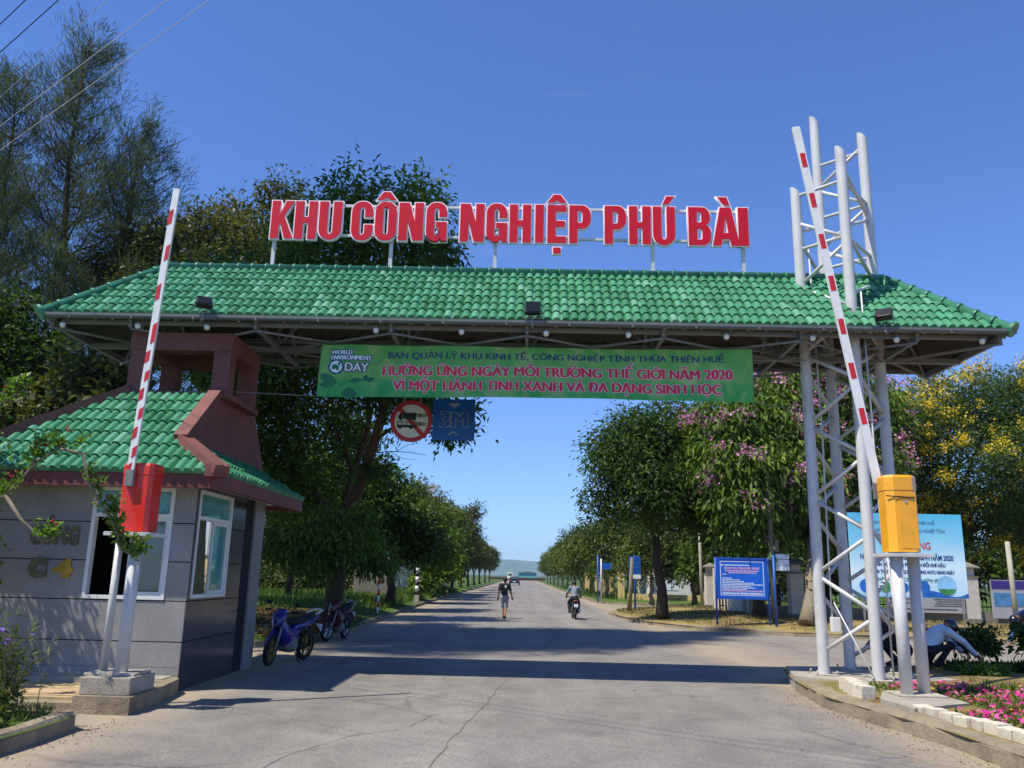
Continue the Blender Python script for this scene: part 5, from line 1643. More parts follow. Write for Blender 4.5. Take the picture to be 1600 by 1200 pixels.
for pts, r in (([(-5.23, 24.4, 3.0), (-4.95, 24.2, 3.6), (-4.6, 23.6, 4.4), (-4.24, 23, 5.2), (-3.78, 22, 6.3), (-3.2, 20.6, 7.8), (-2.8, 19, 9.5)], .2),
               ([(-5.23, 24.4, 3.1), (-5.3, 24.8, 3.9), (-5.1, 25, 4.8), (-4.74, 24.6, 6.0), (-4.6, 23, 7.6), (-4.4, 20.5, 9.6)], .14),
               ([(-5.15, 24.9, 4.5), (-5.5, 24.9, 5.2), (-5.9, 24.8, 6.1)], .09),
               ([(-5.25, 24.4, 3.0), (-5.9, 24.5, 3.5), (-6.77, 24.5, 4.2), (-7.24, 23.6, 6.0), (-7.6, 22.3, 8.2)], .17),
               ([(-4.24, 23, 5.2), (-3.6, 22.3, 5.5), (-2.7, 21.8, 5.6), (-2.0, 21.5, 5.55)], .05), ([(-4.4, 23.3, 4.9), (-3.8, 23, 4.92), (-3.2, 22.6, 4.85), (-2.7, 22.4, 4.75)], .016), ([(-3.8, 23, 4.92), (-3.4, 22.8, 4.7), (-3.0, 22.6, 4.65)], .01), ([(-3.6, 22.9, 4.9), (-3.3, 22.7, 5.05), (-2.9, 22.5, 5.1)], .01),
               ([(-3.78, 22, 6.3), (-3.2, 21.5, 6.9), (-2.5, 20.4, 7.4)], .06), ([(-6.77, 24.5, 4.2), (-7.5, 23.6, 4.8), (-8.0, 23, 5.6)], .07)):
    m_.tube(pts, [r * (1 - .62 * i / (len(pts) - 1)) for i in range(len(pts))], 9)
m_.build('trunk', 'bark_red', t)
V, tint, C = crown_arrays(B_BIG, 900, .17, rgb_, .45, .35, .36, 26, (-5.35, 24.0, .3), 1.3, .5)
link('crown', quads_mesh('crown', V, tint), 'leaf_glossy', t)

tree('young_tree', 'low bushy young tree with bright drooping leaves below the big tree', (-4.75, 22.6, .3), (-4.95, 22.5, 1.7),
     [(-5.68, 22.0, 2.53, 0.72), (-4.77, 22.5, 2.41, 0.78), (-3.96, 23.0, 1.93, 0.5), (-6.51, 22.0, 2.26, 0.61), (-4.45, 22.5, 2.92, 0.45), (-5.54, 23.0, 1.98, 0.6)],
     'leaf_bright', 'bark_dark', 1300, .16, .09, 11, droop=.8, aspect=.3)
tree('broadleaf_tree', 'dense dark tree on the bank behind the traffic mirror', (-5.9, 38, .3), (-5.8, 37.5, 2.2),
     [(-6.06, 36.0, 4.42, 1.62), (-4.59, 37.0, 3.19, 1.2), (-7.22, 36.0, 5.23, 1.67), (-6.0, 38.0, 2.86, 1.0), (-4.07, 39.0, 2.8, 0.97), (-7.26, 37.0, 3.2, 1.3)],
     'leaf_deep', 'bark_dark', 620, .22, .2, 12)
tree('broadleaf_tree', 'tall olive brown tree with seed heads standing left of the big sign letters', (-10.5, 27, .3), (-10.8, 27, 7.5),
     [(-13.96, 27.0, 12.56, 0.88), (-12.22, 26.0, 11.94, 1.01), (-11.4, 27.0, 12.96, 1.05), (-10.71, 28.0, 14.03, 0.91), (-9.14, 28.0, 14.95, 0.87), (-9.55, 27.0, 12.52, 1.26), (-15.03, 27.0, 11.23, 0.94), (-12.5, 26.0, 10.69, 1.21), (-10.4, 26.0, 11.18, 1.21), (-8.01, 27.0, 13.02, 1.05), (-8.6, 27, 11.4, 1.3)],
     'leaf_tan', 'bark_pale', 800, .17, .3, 13, droop=.1, holes=.45)
tree('broadleaf_tree', 'pale large leaved tree seen between the booth roof and the gate eave', (-10.9, 19.2, .1), (-10.6, 19.2, 3.2),
     [(-10.22, 19.0, 5.81, 0.74), (-9.33, 18.5, 6.09, 0.46), (-11.34, 19.5, 5.27, 0.68), (-9.68, 19.0, 5.2, 0.74), (-12.57, 20.0, 5.18, 0.62), (-10.67, 19.5, 4.97, 0.76), (-9.0, 18.8, 4.9, .6)],
     'leaf_tan', 'bark_dark', 1100, .19, .12, 14, aspect=.55)
tree('broadleaf_tree', 'dark round crowned tree half hidden behind the left edge of the booth roof', (-13.6, 20.5, .1), (-13.5, 20.5, 4.0),
     [(-13.9, 20.5, 7.4, 1.3), (-12.9, 20.6, 6.2, 1.1), (-14.6, 20.4, 5.6, 1.4), (-13.2, 20.4, 4.4, 1.2), (-15.3, 20.6, 7.6, 1.4)],
     'leaf_deep', 'bark_dark', 760, .2, .2, 15)
tree('broadleaf_tree', 'dark umbrella shaped tree standing alone on the corner verge', (5.08, 31, .2), (4.88, 31, 3.2),
     [(3.99, 31.0, 6.51, 1.39), (5.75, 32.0, 7.21, 1.3), (3.14, 30.5, 5.77, 0.9), (4.19, 30.0, 4.73, 1.44), (5.76, 31.0, 4.74, 1.49), (7.2, 32.5, 6.18, 1.21), (3.02, 31.0, 4.21, 0.75), (6.8, 31.5, 4.09, 1.1), (4.37, 31.0, 7.5, 0.6), (5.0, 32, 6.0, 1.6)],
     'leaf_deep', 'bark_dark', 800, .18, .2, 16, aspect=.36)
tree('flowering_tree', 'leafy tree with pink flower spikes behind the lattice tower', (8.3, 30, .3), (8.4, 30, 2.8),
     [(7.51, 30.0, 7.26, 1.4), (7.44, 29.0, 5.7, 1.39), (9.62, 31.0, 8.23, 1.49), (9.36, 29.5, 5.35, 1.72), (7.36, 28.5, 4.1, 0.95), (8.21, 29.0, 2.95, 0.8), (8.7, 30.0, 6.9, 1.5), (10.28, 31.0, 9.25, 1.08)],
     'leaf_bright', 'bark_dark', 720, .26, .2, 17, droop=1.0, aspect=.3, cl_r=.5, flowers=('bloom_pink', .32, .105, .75))
tree('flowering_tree', 'taller leafy tree with pink blossom right behind the yellow barrier arm', (9.0, 27.2, .3), (10.2, 29.5, 3.4),
     [(11.7, 31.0, 8.52, 1.49), (12.24, 31.0, 5.84, 1.68), (10.97, 30.5, 3.9, 1.1), (13.55, 32.0, 8.26, 1.24), (12.56, 31.0, 3.71, 1.08), (11.0, 30.5, 6.9, 1.5)],
     'leaf_bright', 'bark_pale', 700, .26, .2, 18, droop=1.0, aspect=.3, cl_r=.5, flowers=('bloom_pink', .26, .10, .75))
tree('flowering_tree', 'broad feathery tree covered with yellow flower sprays', (17.35, 36, .3), (17.4, 35.6, 3.0),
     [(15.89, 34.0, 7.63, 1.45), (18.11, 35.0, 9.09, 1.63), (20.16, 35.0, 9.13, 1.76), (20.57, 34.0, 7.19, 1.84), (17.87, 34.0, 6.34, 1.98), (15.92, 34.5, 5.3, 1.34), (20.06, 35.0, 4.64, 1.9), (17.81, 36.0, 3.8, 1.4), (23.1, 36.0, 9.25, 2.23), (22.82, 36.0, 4.77, 2.23), (15.77, 35.0, 8.7, 0.95)],
     'leaf_acacia', 'bark_dark', 900, .15, .25, 19, droop=.0, aspect=.3, k=34, flowers=('bloom_yellow', .36, .10, .6))
# hedge of dark trees beyond the fence
for i, (x, y, z, r) in enumerate([(10.6, 46.0, 3.5, 1.78), (13.04, 44.0, 4.26, 2.14), (16.48, 46.0, 3.65, 2.14), (19.63, 44.0, 4.06, 2.14), (22.38, 46.0, 3.78, 2.14), (25.8, 44.0, 3.5, 2.14), (28.94, 46.0, 3.92, 2.14)]):
    if i == 0:
        hedge = tree('garden_tree', 'dark evergreen tree in the garden behind the iron fence', (x, y, .3), (x, y, 2.2),
                     [(x, y, z, r), (x - .9, y - .5, z - 1.3, r * .8), (x + 1.0, y + .4, z - 1.1, r * .85), (x + .2, y, z + 1.2, r * .75)], 'leaf_deep', 'bark_dark', 330, .28, .18, 50, 'garden trees behind the fence')
    else:
        c = copy_tree(hedge); c.location = (x, y, .3); c.rotation_euler.z = i * 1.3; c.scale = (1 + .06 * (i % 3), 1 + .05 * (i % 2), 1 + .08 * ((i * 2) % 3))
tree('garden_tree', 'slim bright crown topping the trees above the umbrella tree', (12.0, 58, .3), (12.0, 58, 7.5),
     [(12.03, 58.0, 12.3, 1.4), (11.3, 58.0, 10.64, 1.6), (12.65, 58.0, 10.67, 1.8), (11.2, 58, 8.6, 1.6)], 'leaf_mixed', 'bark_dark', 330, .3, .2, 51)
# street trees along the far road, both sides
ROWR = [(7.2, 47.5, 3.3, 1.5), (9.98, 49.5, 3.65, 1.74), (5.95, 60.0, 4.02, 1.86), (5.7, 70.0, 4.2, 1.84), (5.6, 80, 4.1, 1.8), (5.5, 90.0, 4.1, 1.84), (5.4, 101.0, 4.1, 1.75), (5.35, 113, 4.1, 1.75), (5.3, 126.0, 4.1, 1.7), (5.3, 142.0, 4.2, 1.7), (5.3, 160.0, 4.2, 1.7), (5.3, 180, 4.2, 1.7), (8.6, 66, 4.6, 2.0), (9.5, 76, 4.6, 2.0), (9.0, 88, 5, 2.1)]
first = None
for i, (x, y, z, r) in enumerate(ROWR):
    if first is None or i == 7:
        x0, y0, z0_, r0_ = x, y, z, r
        first = tree('street_tree', 'leafy green street tree in the row along the far roadside', (x, y, .2), (x, y, 1.7),
                     [(x, y, z, r), (x - .9, y - .3, z - .9, r * .72), (x + .9, y + .5, z - .8, r * .75), (x + .2, y + .6, z + .8, r * .6), (x - .5, y, z + .5, r * .55)],
                     'leaf_mixed', 'bark_pale', 420 if i == 0 else 330, .2 if i == 0 else .27, .13, 60 + i, 'street trees of the far right row')
    else:
        c = copy_tree(first); k = r / r0_; c.location = (x, y, .2); c.scale = (k, k, (z + r) / (z0_ + r0_)); c.rotation_euler.z = i * 2.1
ROWL = [(-5.9, 47.0, 3.9, 1.5), (-6.3, 54, 4.2, 1.7), (-6.2, 60.0, 4.6, 1.7), (-6.4, 68, 5.0, 1.8), (-6.3, 77.0, 5.8, 1.8), (-6.4, 88, 5.0, 1.8), (-6.3, 98.0, 4.7, 1.8), (-6.3, 110.0, 4.6, 1.7), (-6.3, 124.0, 4.5, 1.7), (-6.3, 142.0, 4.6, 1.7), (-6.3, 162, 4.6, 1.7), (-9.0, 58, 5.2, 2.2), (-9.5, 70, 5.6, 2.2)]
first = None
for i, (x, y, z, r) in enumerate(ROWL):
    if first is None or i == 4:
        x0, y0, z0_, r0_ = x, y, z, r
        bl = [(x + .4, y, z, r), (x - .7, y - .3, z - 1.0, r * .75), (x + 1.1, y + .5, z - .9, r * .72), (x + .6, y + .6, z + .9, r * .6), (x - .3, y, z + .6, r * .6), (x + 1.0, y, z - 2.0, r * .6)]
        if i == 4: bl.append((x + 1.9, y, z + 1.5, .8))
        first = tree('street_tree', 'leafy olive street tree in the row along the near grassy bank', (x, y, .2), (x, y, 2.0), bl,
                     'leaf_mixed' if i == 0 else 'leaf_tan', 'bark_dark', 420 if i == 0 else 380, .22, .16, 80 + i, 'street trees of the left row')
    else:
        c = copy_tree(first); k = r / r0_; c.location = (x, y, .2); c.scale = (k, k, (z + r) / (z0_ + r0_)); c.rotation_euler.z = i * .6 - 1
tree('shrub', 'bright lime green shrub on the bank beside the striped post', (-4.9, 46, .3), (-4.85, 46, .9),
     [(-5.0, 46, 1.6, .7), (-4.3, 46.5, 2.0, .75), (-5.6, 46, 1.0, .5)], 'leaf_bright', 'bark_dark', 700, .22, .06, 95, cat='shrub')

tree('broadleaf_tree', 'dark tree standing between the booth and the cream wall', (-9.6, 35, .3), (-9.6, 35, 2.0),
     [(-9.3, 35.0, 3.4, 1.3), (-8.1, 35.0, 4.3, 1.5), (-10.2, 35.0, 4.8, 1.5), (-8.9, 35, 5.8, 1.4), (-9.9, 34.5, 2.6, 1.0)], 'leaf_deep', 'bark_dark', 560, .22, .15, 97)
for i, (x, y, r) in enumerate([(-15.5, 47.5, 1.3), (-12.6, 47, 1.2), (-10.9, 48, 1.1)]):
    tree('shrub', ['broad green bush before the left end of the cream wall', 'green bush in the middle of the cream wall', 'green bush nearest the right end of the cream wall'][i], (x, y, .3), (x, y, 1.0),
         [(x, y, 1.4, r), (x + 1.0, y, 1.0, r * .7), (x - .9, y, 1.1, r * .75)], 'leaf_mixed', 'bark_dark', 420, .22, .06, 120 + i, cat='shrub')
# feathery casuarinas
def casuarina(base, top, lean, reach, seed, label, group=None, low=.12):
    rg = np.random.default_rng(seed)
    t = thing('casuarina_tree', label, 'tree', base)
    B, T = np.array(base, float), np.array(top, float)
    H = T[2] - B[2]
    m_ = MB()
    st = [tuple(B + (T - B) * k + np.array([rg.normal() * .12, rg.normal() * .12, 0]) * (0 < k < 1)) for k in np.linspace(0, 1, 9)]
    m_.tube(st, [.24 * (1 - k) + .015 for k in np.linspace(0, 1, 9)], 10)
    Vs, tn = [], []
    nb = int(H * 4.6)
    for i in range(nb):
        k = low + (1 - low) * (i / nb) ** .9
        p = B + (T - B) * k
        a = rg.uniform(0, 2 * math.pi)
        ln = reach * (1 - k) ** .75 * rg.uniform(.55, 1.15) + .5
        d = np.array([math.cos(a) + lean * .5, math.sin(a), rg.uniform(.55, 1.25)]); d /= np.linalg.norm(d)
        q = p + d * ln; mid = p + d * ln * .5 + np.array([0, 0, -.12 * ln])
        m_.tube([tuple(p), tuple(mid), tuple(q)], [.05 * (1 - k) + .018, .022 + .01 * (1 - k), .006], 5, caps=False)
        npuff = int(4 + ln * 3.2)
        for j in range(npuff):
            s_ = rg.uniform(.22, 1.05)
            c = (p * (1 - s_) ** 2 + 2 * mid * s_ * (1 - s_) + q * s_ * s_) + rg.normal(size=3) * .3 * np.array([1, 1, .8])
            n = 38
            up = d * .8 + np.array([0, 0, .5])
            D = rg.normal(size=(n, 3)) * .55 + up
            P = c + rg.normal(size=(n, 3)) * np.array([.17, .17, .2])
            L = rg.uniform(.22, .48, n)
            Vs.append(leaf_quads(P, D, L, np.full(n, .022) * rg.uniform(.7, 1.3, n), rg, .05))
            tn.append(rg.normal(.45 + .15 * rg.normal(), .15, n))
    m_.build('trunk', 'bark_dark', t)
    link('crown', quads_mesh('crown', np.vstack(Vs) - np.array(base), np.concatenate(tn)), 'leaf_casuarina', t)
casuarina((-15.5, 26, .1), (-15.9, 26, 20.1), .3, 4.8, 101, 'tallest feathery casuarina with a pointed top against the sky')
casuarina((-14.0, 26.5, .1), (-13.9, 26.5, 16.8), 1.0, 5.0, 102, 'casuarina leaning out over the red and white barrier arm')
casuarina((-17.6, 26, .1), (-18.3, 26, 18.4), -.2, 4.8, 103, 'casuarina at the edge of the photo left of the tallest one')
casuarina((-20.5, 27, .1), (-20.2, 27, 16.5), .3, 5.0, 105, 'casuarina cut off by the photo edge')

casuarina((-14.4, 11.6, .1), (-14.3, 11.6, 40), .1, 6.0, 106, 'very tall casuarina beside the booth, outside the photo, whose shade crosses the road', None, .5)
casuarina((-15.6, 14.6, .1), (-15.4, 14.8, 38), .1, 6.2, 107, 'second very tall casuarina outside the photo, behind the booth', None, .45)
casuarina((-14.2, 13.4, .1), (-14.0, 13.4, 42), .1, 6.4, 108, 'unseen third casuarina added to extend the road shade, between the two others', None, .55)  # unseen tree added to carry the shade farther over the road
# flowering shrub whose thin branches reach in front of the booth
rg = np.random.default_rng(131)
vb = (-7.25, 9.75, .12)
vine = thing('climbing_shrub', 'lanky green shrub with leafy branches hanging in front of the granite booth', 'shrub', vb)
m_ = MB(); Vs, tn, red = [], [], []
BR = [([(-7.25, 9.75, .1), (-6.9, 9.6, 1.6), (-6.3, 9.4, 2.2), (-5.85, 9.3, 2.35), (-5.55, 9.3, 2.75), (-5.25, 9.3, 2.95)], [(3.2, 26), (4.2, 30), (5.0, 30)]),
      ([(-5.85, 9.3, 2.35), (-5.65, 9.3, 2.1), (-5.35, 9.3, 1.85), (-5.25, 9.35, 1.9)], [(2.0, 14), (2.7, 26)]),
      ([(-5.35, 9.3, 2.9), (-5.05, 9.3, 2.85), (-4.95, 9.35, 2.5), (-4.82, 9.5, 2.25), (-4.72, 9.6, 2.05), (-4.65, 9.7, 1.8)], [(1.0, 8), (2.2, 34), (3.2, 30), (4.0, 26), (4.9, 34)]),
      ([(-4.65, 9.7, 1.8), (-4.5, 9.72, 1.72), (-4.38, 9.7, 1.78)], [(1.0, 26), (1.9, 26)]),
      ([(-6.9, 9.6, 1.6), (-6.7, 9.4, 2.8), (-6.2, 9.2, 3.2), (-5.95, 9.15, 3.4), (-5.75, 9.15, 3.55)], [(1.2, 34), (2.2, 34), (3.0, 40), (3.9, 40)]),
      ([(-5.6, 9.3, 2.7), (-5.55, 9.3, 3.0)], [(.8, 24)]),
      ([(-6.9, 9.6, 1.6), (-7.3, 9.9, 2.8), (-7.5, 10.3, 3.6)], [(1, 40), (2, 60)])]
def bez(pts, s_):
    i = min(int(s_), len(pts) - 2); f = s_ - i
    return np.array(pts[i]) * (1 - f) + np.array(pts[i + 1]) * f
for pts, clumps in BR:
    m_.tube(pts, [.018 * (1 - .6 * i / (len(pts) - 1)) + .004 for i in range(len(pts))], 7)
    for s_, n in clumps:
        for q in range(3):
            c = bez(pts, min(len(pts) - 1.001, max(0, s_ + rg.uniform(-.45, .25))))
            up = np.array([rg.normal() * .5, rg.normal() * .3, 1.0]); up /= np.linalg.norm(up)
            nn = n
            s2 = rg.uniform(0, .17, nn)
            P = c + up * s2[:, None] + rg.normal(size=(nn, 3)) * .028
            D = rg.normal(size=(nn, 3)) + up * .7
            L = rg.uniform(.05, .10, nn)
            Vs.append(leaf_quads(P, D, L, L * .5, rg)); tn.append(rg.normal(.5, .2, nn))
        if s_ > 2.5: red.append(bez(pts, min(len(pts) - 1.001, s_)) + np.array([0, 0, .17]))
# the body of the shrub stands outside the picture, beyond the left edge
nc = 120
for q in range(nc):
    c = np.array([rg.uniform(-8.6, -6.95), rg.uniform(10.0, 10.9), rg.uniform(1.2, 3.7)])
    P = c + rg.normal(size=(40, 3)) * .16
    L = rg.uniform(.07, .13, 40)
    Vs.append(leaf_quads(P, rg.normal(size=(40, 3)), L, L * .55, rg)); tn.append(rg.normal(.4, .2, 40))
for k in range(6):
    m_.tube([(-7.3, 10.0, .1), (-7.6 + .25 * k - .6, 10.3, 1.5), (-8.2 + .25 * k, 10.4, 3.2)], [.03, .02, .008], 6)
m_.build('stem', 'bark_pale', vine)
link('foliage', quads_mesh('foliage', np.vstack(Vs) - np.array(vb), np.concatenate(tn)), 'leaf_vine', vine)
mat('berry_red', '#a8241c', 0.5, 0.2, 8.0)
m_ = MB()
for c in red:
    for q in range(4): m_.ell(tuple(np.array(c) + rg.normal(size=3) * .02), (.012, .012, .016), None, 6, 5)
m_.build('blossom', 'berry_red', vine)

# violet ruellia in the planter at the front
def ruellia(x, y, n, h, seed, label):
    rg = np.random.default_rng(seed)
    t = thing('ruellia_plant', label, 'plant', (x, y, .17))
    m_ = MB(); Vs, tn, fl, ft = [], [], [], []
    for i in range(n):
        a = rg.uniform(0, 6.28); s_ = rg.uniform(.1, .42) * h
        b0 = np.array([x + rg.normal() * .10, y + rg.normal() * .10, .16]); tp = b0 + np.array([math.cos(a) * s_, math.sin(a) * s_, h * rg.uniform(.6, 1.05)])
        md = (b0 + tp) / 2 + np.array([math.cos(a), math.sin(a), 0]) * -.04
        m_.tube([tuple(b0), tuple(md), tuple(tp)], [.006, .0045, .002], 5, caps=False)
        for j in range(9):
            k = rg.uniform(.3, 1.0); c = b0 * (1 - k) ** 2 + 2 * md * k * (1 - k) + tp * k * k
            D = rg.normal(size=(2, 3)) * .6 + np.array([math.cos(a), math.sin(a), .8]); L = rg.uniform(.07, .15, 2)
            Vs.append(leaf_quads(np.repeat(c[None], 2, 0), D, L, L * .13, rg)); tn.append(rg.normal(.45, .2, 2))
        if rg.uniform() < .36:
            fl.append(tp + rg.normal(size=3) * .01)
    m_.build('stem', 'bark_pale', t)
    off = np.array([x, y, .17])
    link('foliage', quads_mesh('foliage', np.vstack(Vs) - off, np.concatenate(tn)), 'leaf_mixed', t)
    if fl:
        F = np.array(fl); link('blossom', quads_mesh('blossom', rosette(F, rg.uniform(.025, .036, len(F)), rg) - off, np.repeat(rg.uniform(size=len(F)), 5)), 'bloom_violet', t)
ruellia(-4.98, 8.35, 46, .78, 141, 'spindly plant with violet flowers nearest the drain in the front planter')
ruellia(-5.45, 8.5, 46, .95, 142, 'taller violet flowered plant at the photo edge in front of the booth')
tree('shrub', 'low dark green clump at the foot of the violet plants', (-4.95, 8.2, .17), (-4.95, 8.2, .22),
     [(-4.95, 8.15, .28, .2), (-5.2, 8.2, .3, .22), (-4.8, 7.9, .24, .14), (-5.3, 7.9, .3, .2)], 'leaf_mixed', 'bark_dark', 5200, .06, .02, 143, cl_r=.09, cat='shrub')
# seedlings and shrubs by the gardeners
tree('shrub', 'small dark leafed sapling the bending gardener reaches towards', (8.05, 15.3, .17), (8.07, 15.3, .5), [(8.1, 15.3, .72, .22), (7.8, 15.3, .66, .18), (8.3, 15.35, .6, .14)], 'leaf_deep', 'bark_dark', 4200, .10, .016, 151, cl_r=.12, aspect=.5, cat='shrub')
tree('shrub', 'dark bush at the edge of the photo before the standing gardener', (9.05, 15.0, .17), (9.05, 15.0, .4), [(9.05, 15.0, .62, .34), (8.7, 15.0, .82, .16), (9.2, 15.1, .9, .25), (9.3, 15.0, .5, .3)], 'leaf_deep', 'bark_dark', 3200, .11, .02, 152, cl_r=.14, aspect=.5, cat='shrub')
tree('seedlings', 'bright green seedlings laid out beside the crouching gardener', (7.55, 14.1, .17), (7.55, 14.1, .19), [(7.45, 14.1, .25, .13), (7.75, 14.15, .24, .12), (7.2, 14.1, .23, .1)], 'leaf_vine', 'bark_dark', 9000, .07, .01, 153, cl_r=.08, cat='seedlings')
rg = np.random.default_rng(161)
P = np.column_stack([rg.uniform(7.2, 10.5, 1600), rg.uniform(14.5, 15.3, 1600), np.full(1600, .17)])
D = np.column_stack([rg.normal(0, .5, 1600), rg.normal(0, .5, 1600), np.ones(1600)]); L = rg.uniform(.1, .24, 1600)
o = link('border_plants', quads_mesh('border_plants', leaf_quads(P, D, L, L * .4, rg), rg.uniform(0, .8, 1600)), 'leaf_deep')
tag(o, 'dark low border plants along the far edge of the lawn', 'ground cover', kind='stuff')
# ------------------------------------------------------------------ boards and signs on the corner
mat('blue_paint', '#1257b5', 0.45, 0.08, 2.0, dirt='#1a3768', dirt_amt=0.35)
mat('board_blue', '#0d62cf', 0.4, 0.05, 1.5)
mat('board_white', '#dfe7f2', 0.45, 0.04, 2.0, dirt='#b6b6b0', dirt_amt=0.3)
mat('board_text_pink', '#e9b9cf', 0.5, 0.05)
mat('ink_navy', '#1d2f78', 0.5, 0.05)
mat('ink_red', '#c5332f', 0.5, 0.05)
mat('ink_grey', '#5a7a94', 0.5, 0.05)
mat('ink_green', '#2c7a62', 0.5, 0.05)
mat('pillar_plaster', '#c7c2b6', 0.85, 0.1, 2.0, 0.2, 30, dirt='#6f6a5c', dirt_amt=0.55)
mat('pillar_cap', '#7a756a', 0.9, 0.15, 3.0, dirt='#4b463c', dirt_amt=0.5)
mat('wall_yellow', '#d8bb7c', 0.85, 0.08, 1.0, dirt='#9c8255', dirt_amt=0.4)
mat('wood_grey', '#7c7362', 0.9, 0.2, 4.0, 0.3, 30)
mat('rust', '#4a2f22', 0.85, 0.3, 6.0)
mat('pole_concrete', '#a8a491', 0.85, 0.12, 2.0, 0.2, 30)

def word_strip(mb, x0, x1, z, h, y, seed, th=.002):
    """a line of unreadably small print: word-length dashes"""
    r = random.Random(seed); x = x0
    while x < x1 - .02:
        w = min(x1 - x, r.uniform(.025, .09)); mb.box(x, x + w, y, y + th, z, z + h * r.uniform(.85, 1.0)); x += w + .012

nb = thing('notice_board', 'blue notice board of white rules on two blue posts at the corner', 'notice board', (7.1, 27.5, .3))
x0, x1, z0, z1, yb = 6.34, 7.86, 1.07, 2.27, 27.5
m_ = MB(); m_.cbox(x0, x1, yb, yb + .03, z0, z1, .006); pn = m_.build('panel', 'board_blue', nb)
m_ = MB(); f = .055
m_.box(x0 - f, x1 + f, yb - .02, yb + .045, z1, z1 + f); m_.box(x0 - f, x1 + f, yb - .02, yb + .045, z0 - f, z0)
m_.box(x0 - f, x0, yb - .019, yb + .044, z0, z1); m_.box(x1, x1 + f, yb - .019, yb + .044, z0, z1)
m_.build('board_frame', 'blue_paint', nb)
for x in (x0 - .085, x1 + .085):
    m_ = MB(); m_.tube([(x, yb + .02, .22), (x, yb + .02, z1 + .06)], .03, 10); m_.build('post', 'blue_paint', nb)
m_ = MB(); e = .06; t_ = .02; yt = yb - .004
for (a, b_, c, d) in ((x0 + e, x1 - e, z1 - e - t_, z1 - e), (x0 + e, x1 - e, z0 + e, z0 + e + t_), (x0 + e, x0 + e + t_, z0 + e, z1 - e), (x1 - e - t_, x1 - e, z0 + e, z1 - e)):
    m_.box(a, b_, yt - .001 * (d - c > .5), yt + .002, c, d)
for k, (z, xe, h) in enumerate([(1.66, .32, .03), (1.61, .55, .03), (1.56, .70, .03), (1.51, 1.02, .03), (1.46, 1.32, .032), (1.41, .92, .03), (1.36, 1.05, .03), (1.31, .80, .03)]):
    word_strip(m_, x0 + .12, x0 + .12 + xe, z, h, yt, k)
word_strip(m_, x0 + .2, x0 + 1.0, 2.07, .035, yt, 20)
word_strip(m_, x0 + .12, x1 - .12, 1.175, .055, yt, 21)
m_.poly([(x0 + .09, yt, 2.06), (x0 + .17, yt, 2.06), (x0 + .13, yt, 2.13)], (0, .002, 0))
m_.build('small_print', 'board_white', pn, fix=True)
text_on('lettering', 'NỘI QUY KHU CÔNG NGHIỆP PHÚ BÀI', (x0 + .2, yt, 1.955), (1, 0, 0), (0, 0, 1), .10, 'board_text_pink', pn, .003, 1.12)
m_ = MB(); word_strip(m_, x0 + .22, x1 - .2, 1.89, .035, yt, 30); word_strip(m_, x0 + .32, x1 - .3, 1.83, .035, yt, 31); word_strip(m_, x0 + .12, x0 + .26, 1.78, .035, yt, 32); word_strip(m_, x0 + .12, x1 - .12, 1.26, .035, yt, 33)
m_.build('small_print', 'board_text_pink', pn)
m_ = MB(); m_.tube([(8.05, 27.2, .2), (8.05, 27.2, 2.42)], .04, 12)
o = m_.build('sign_post', 'blue_paint'); tag(o, 'lone thick blue post beside the blue notice board', 'post')

ws = thing('direction_board', 'stack of three small white panels on a wooden pole behind the blue post', 'sign', (8.3, 28.0, .35))
for k in range(3):
    m_ = MB(); m_.cbox(8.36, 8.80, 28.0, 28.03, 1.95 + .185 * k, 2.12 + .185 * k, .004); m_.build('panel', 'board_white', ws)
up = thing('utility_pole', 'wooden pole with a small meter box rising into the flowering tree', 'pole', (8.28, 28.1, .3))
m_ = MB(); m_.tube([(8.28, 28.1, .2), (8.26, 28.1, 2.6), (8.24, 28.1, 5.2)], [.10, .085, .07], 12); m_.build('pole', 'wood_grey', up)
m_ = MB(); m_.cbox(8.36, 8.48, 27.98, 28.12, 2.55, 2.95, .01); m_.build('meter_box', 'wood_grey', up)
m_ = MB(); m_.cbox(8.10, 8.22, 27.95, 28.1, 2.3, 2.5, .01); m_.build('meter_box', 'pillar_plaster', up)

def pillar(x, y, z, w, h, label, lantern=True):
    t = thing('gate_pillar', label, 'pillar', (x, y, z))
    m_ = MB(); m_.cbox(x - w / 2, x + w / 2, y - w / 2, y + w / 2, z - .1, z + h * .78, .01); m_.build('shaft', 'pillar_plaster', t)
    m_ = MB(); m_.cbox(x - w * .58, x + w * .58, y - w * .58, y + w * .58, z + .0, z + .16, .01); m_.build('base', 'pillar_cap', t)
    zt = z + h * .78
    m_ = MB(); m_.box(x - w * .56, x + w * .56, y - w * .56, y + w * .56, zt, zt + .05); m_.build('band', 'pillar_cap', t)
    m_ = MB(); m_.cbox(x - w * .36, x + w * .36, y - w * .36, y + w * .36, zt + .05, zt + h * .16, .008); ln_ = m_.build('lantern_block', 'pillar_plaster', t)
    m_ = MB(); zz = zt + h * .16
    c = [(x - w * .66, y - w * .66), (x + w * .66, y - w * .66), (x + w * .66, y + w * .66), (x - w * .66, y + w * .66)]
    m_.add([(a, b_, zz) for a, b_ in c] + [(a, b_, zz + .04) for a, b_ in c] + [(x, y, zz + .04 + w * .38)],
           [(3, 2, 1, 0), (0, 1, 5, 4), (1, 2, 6, 5), (2, 3, 7, 6), (3, 0, 4, 7), (4, 5, 8), (5, 6, 8), (6, 7, 8), (7, 4, 8)])
    m_.build('cap', 'pillar_cap', t)
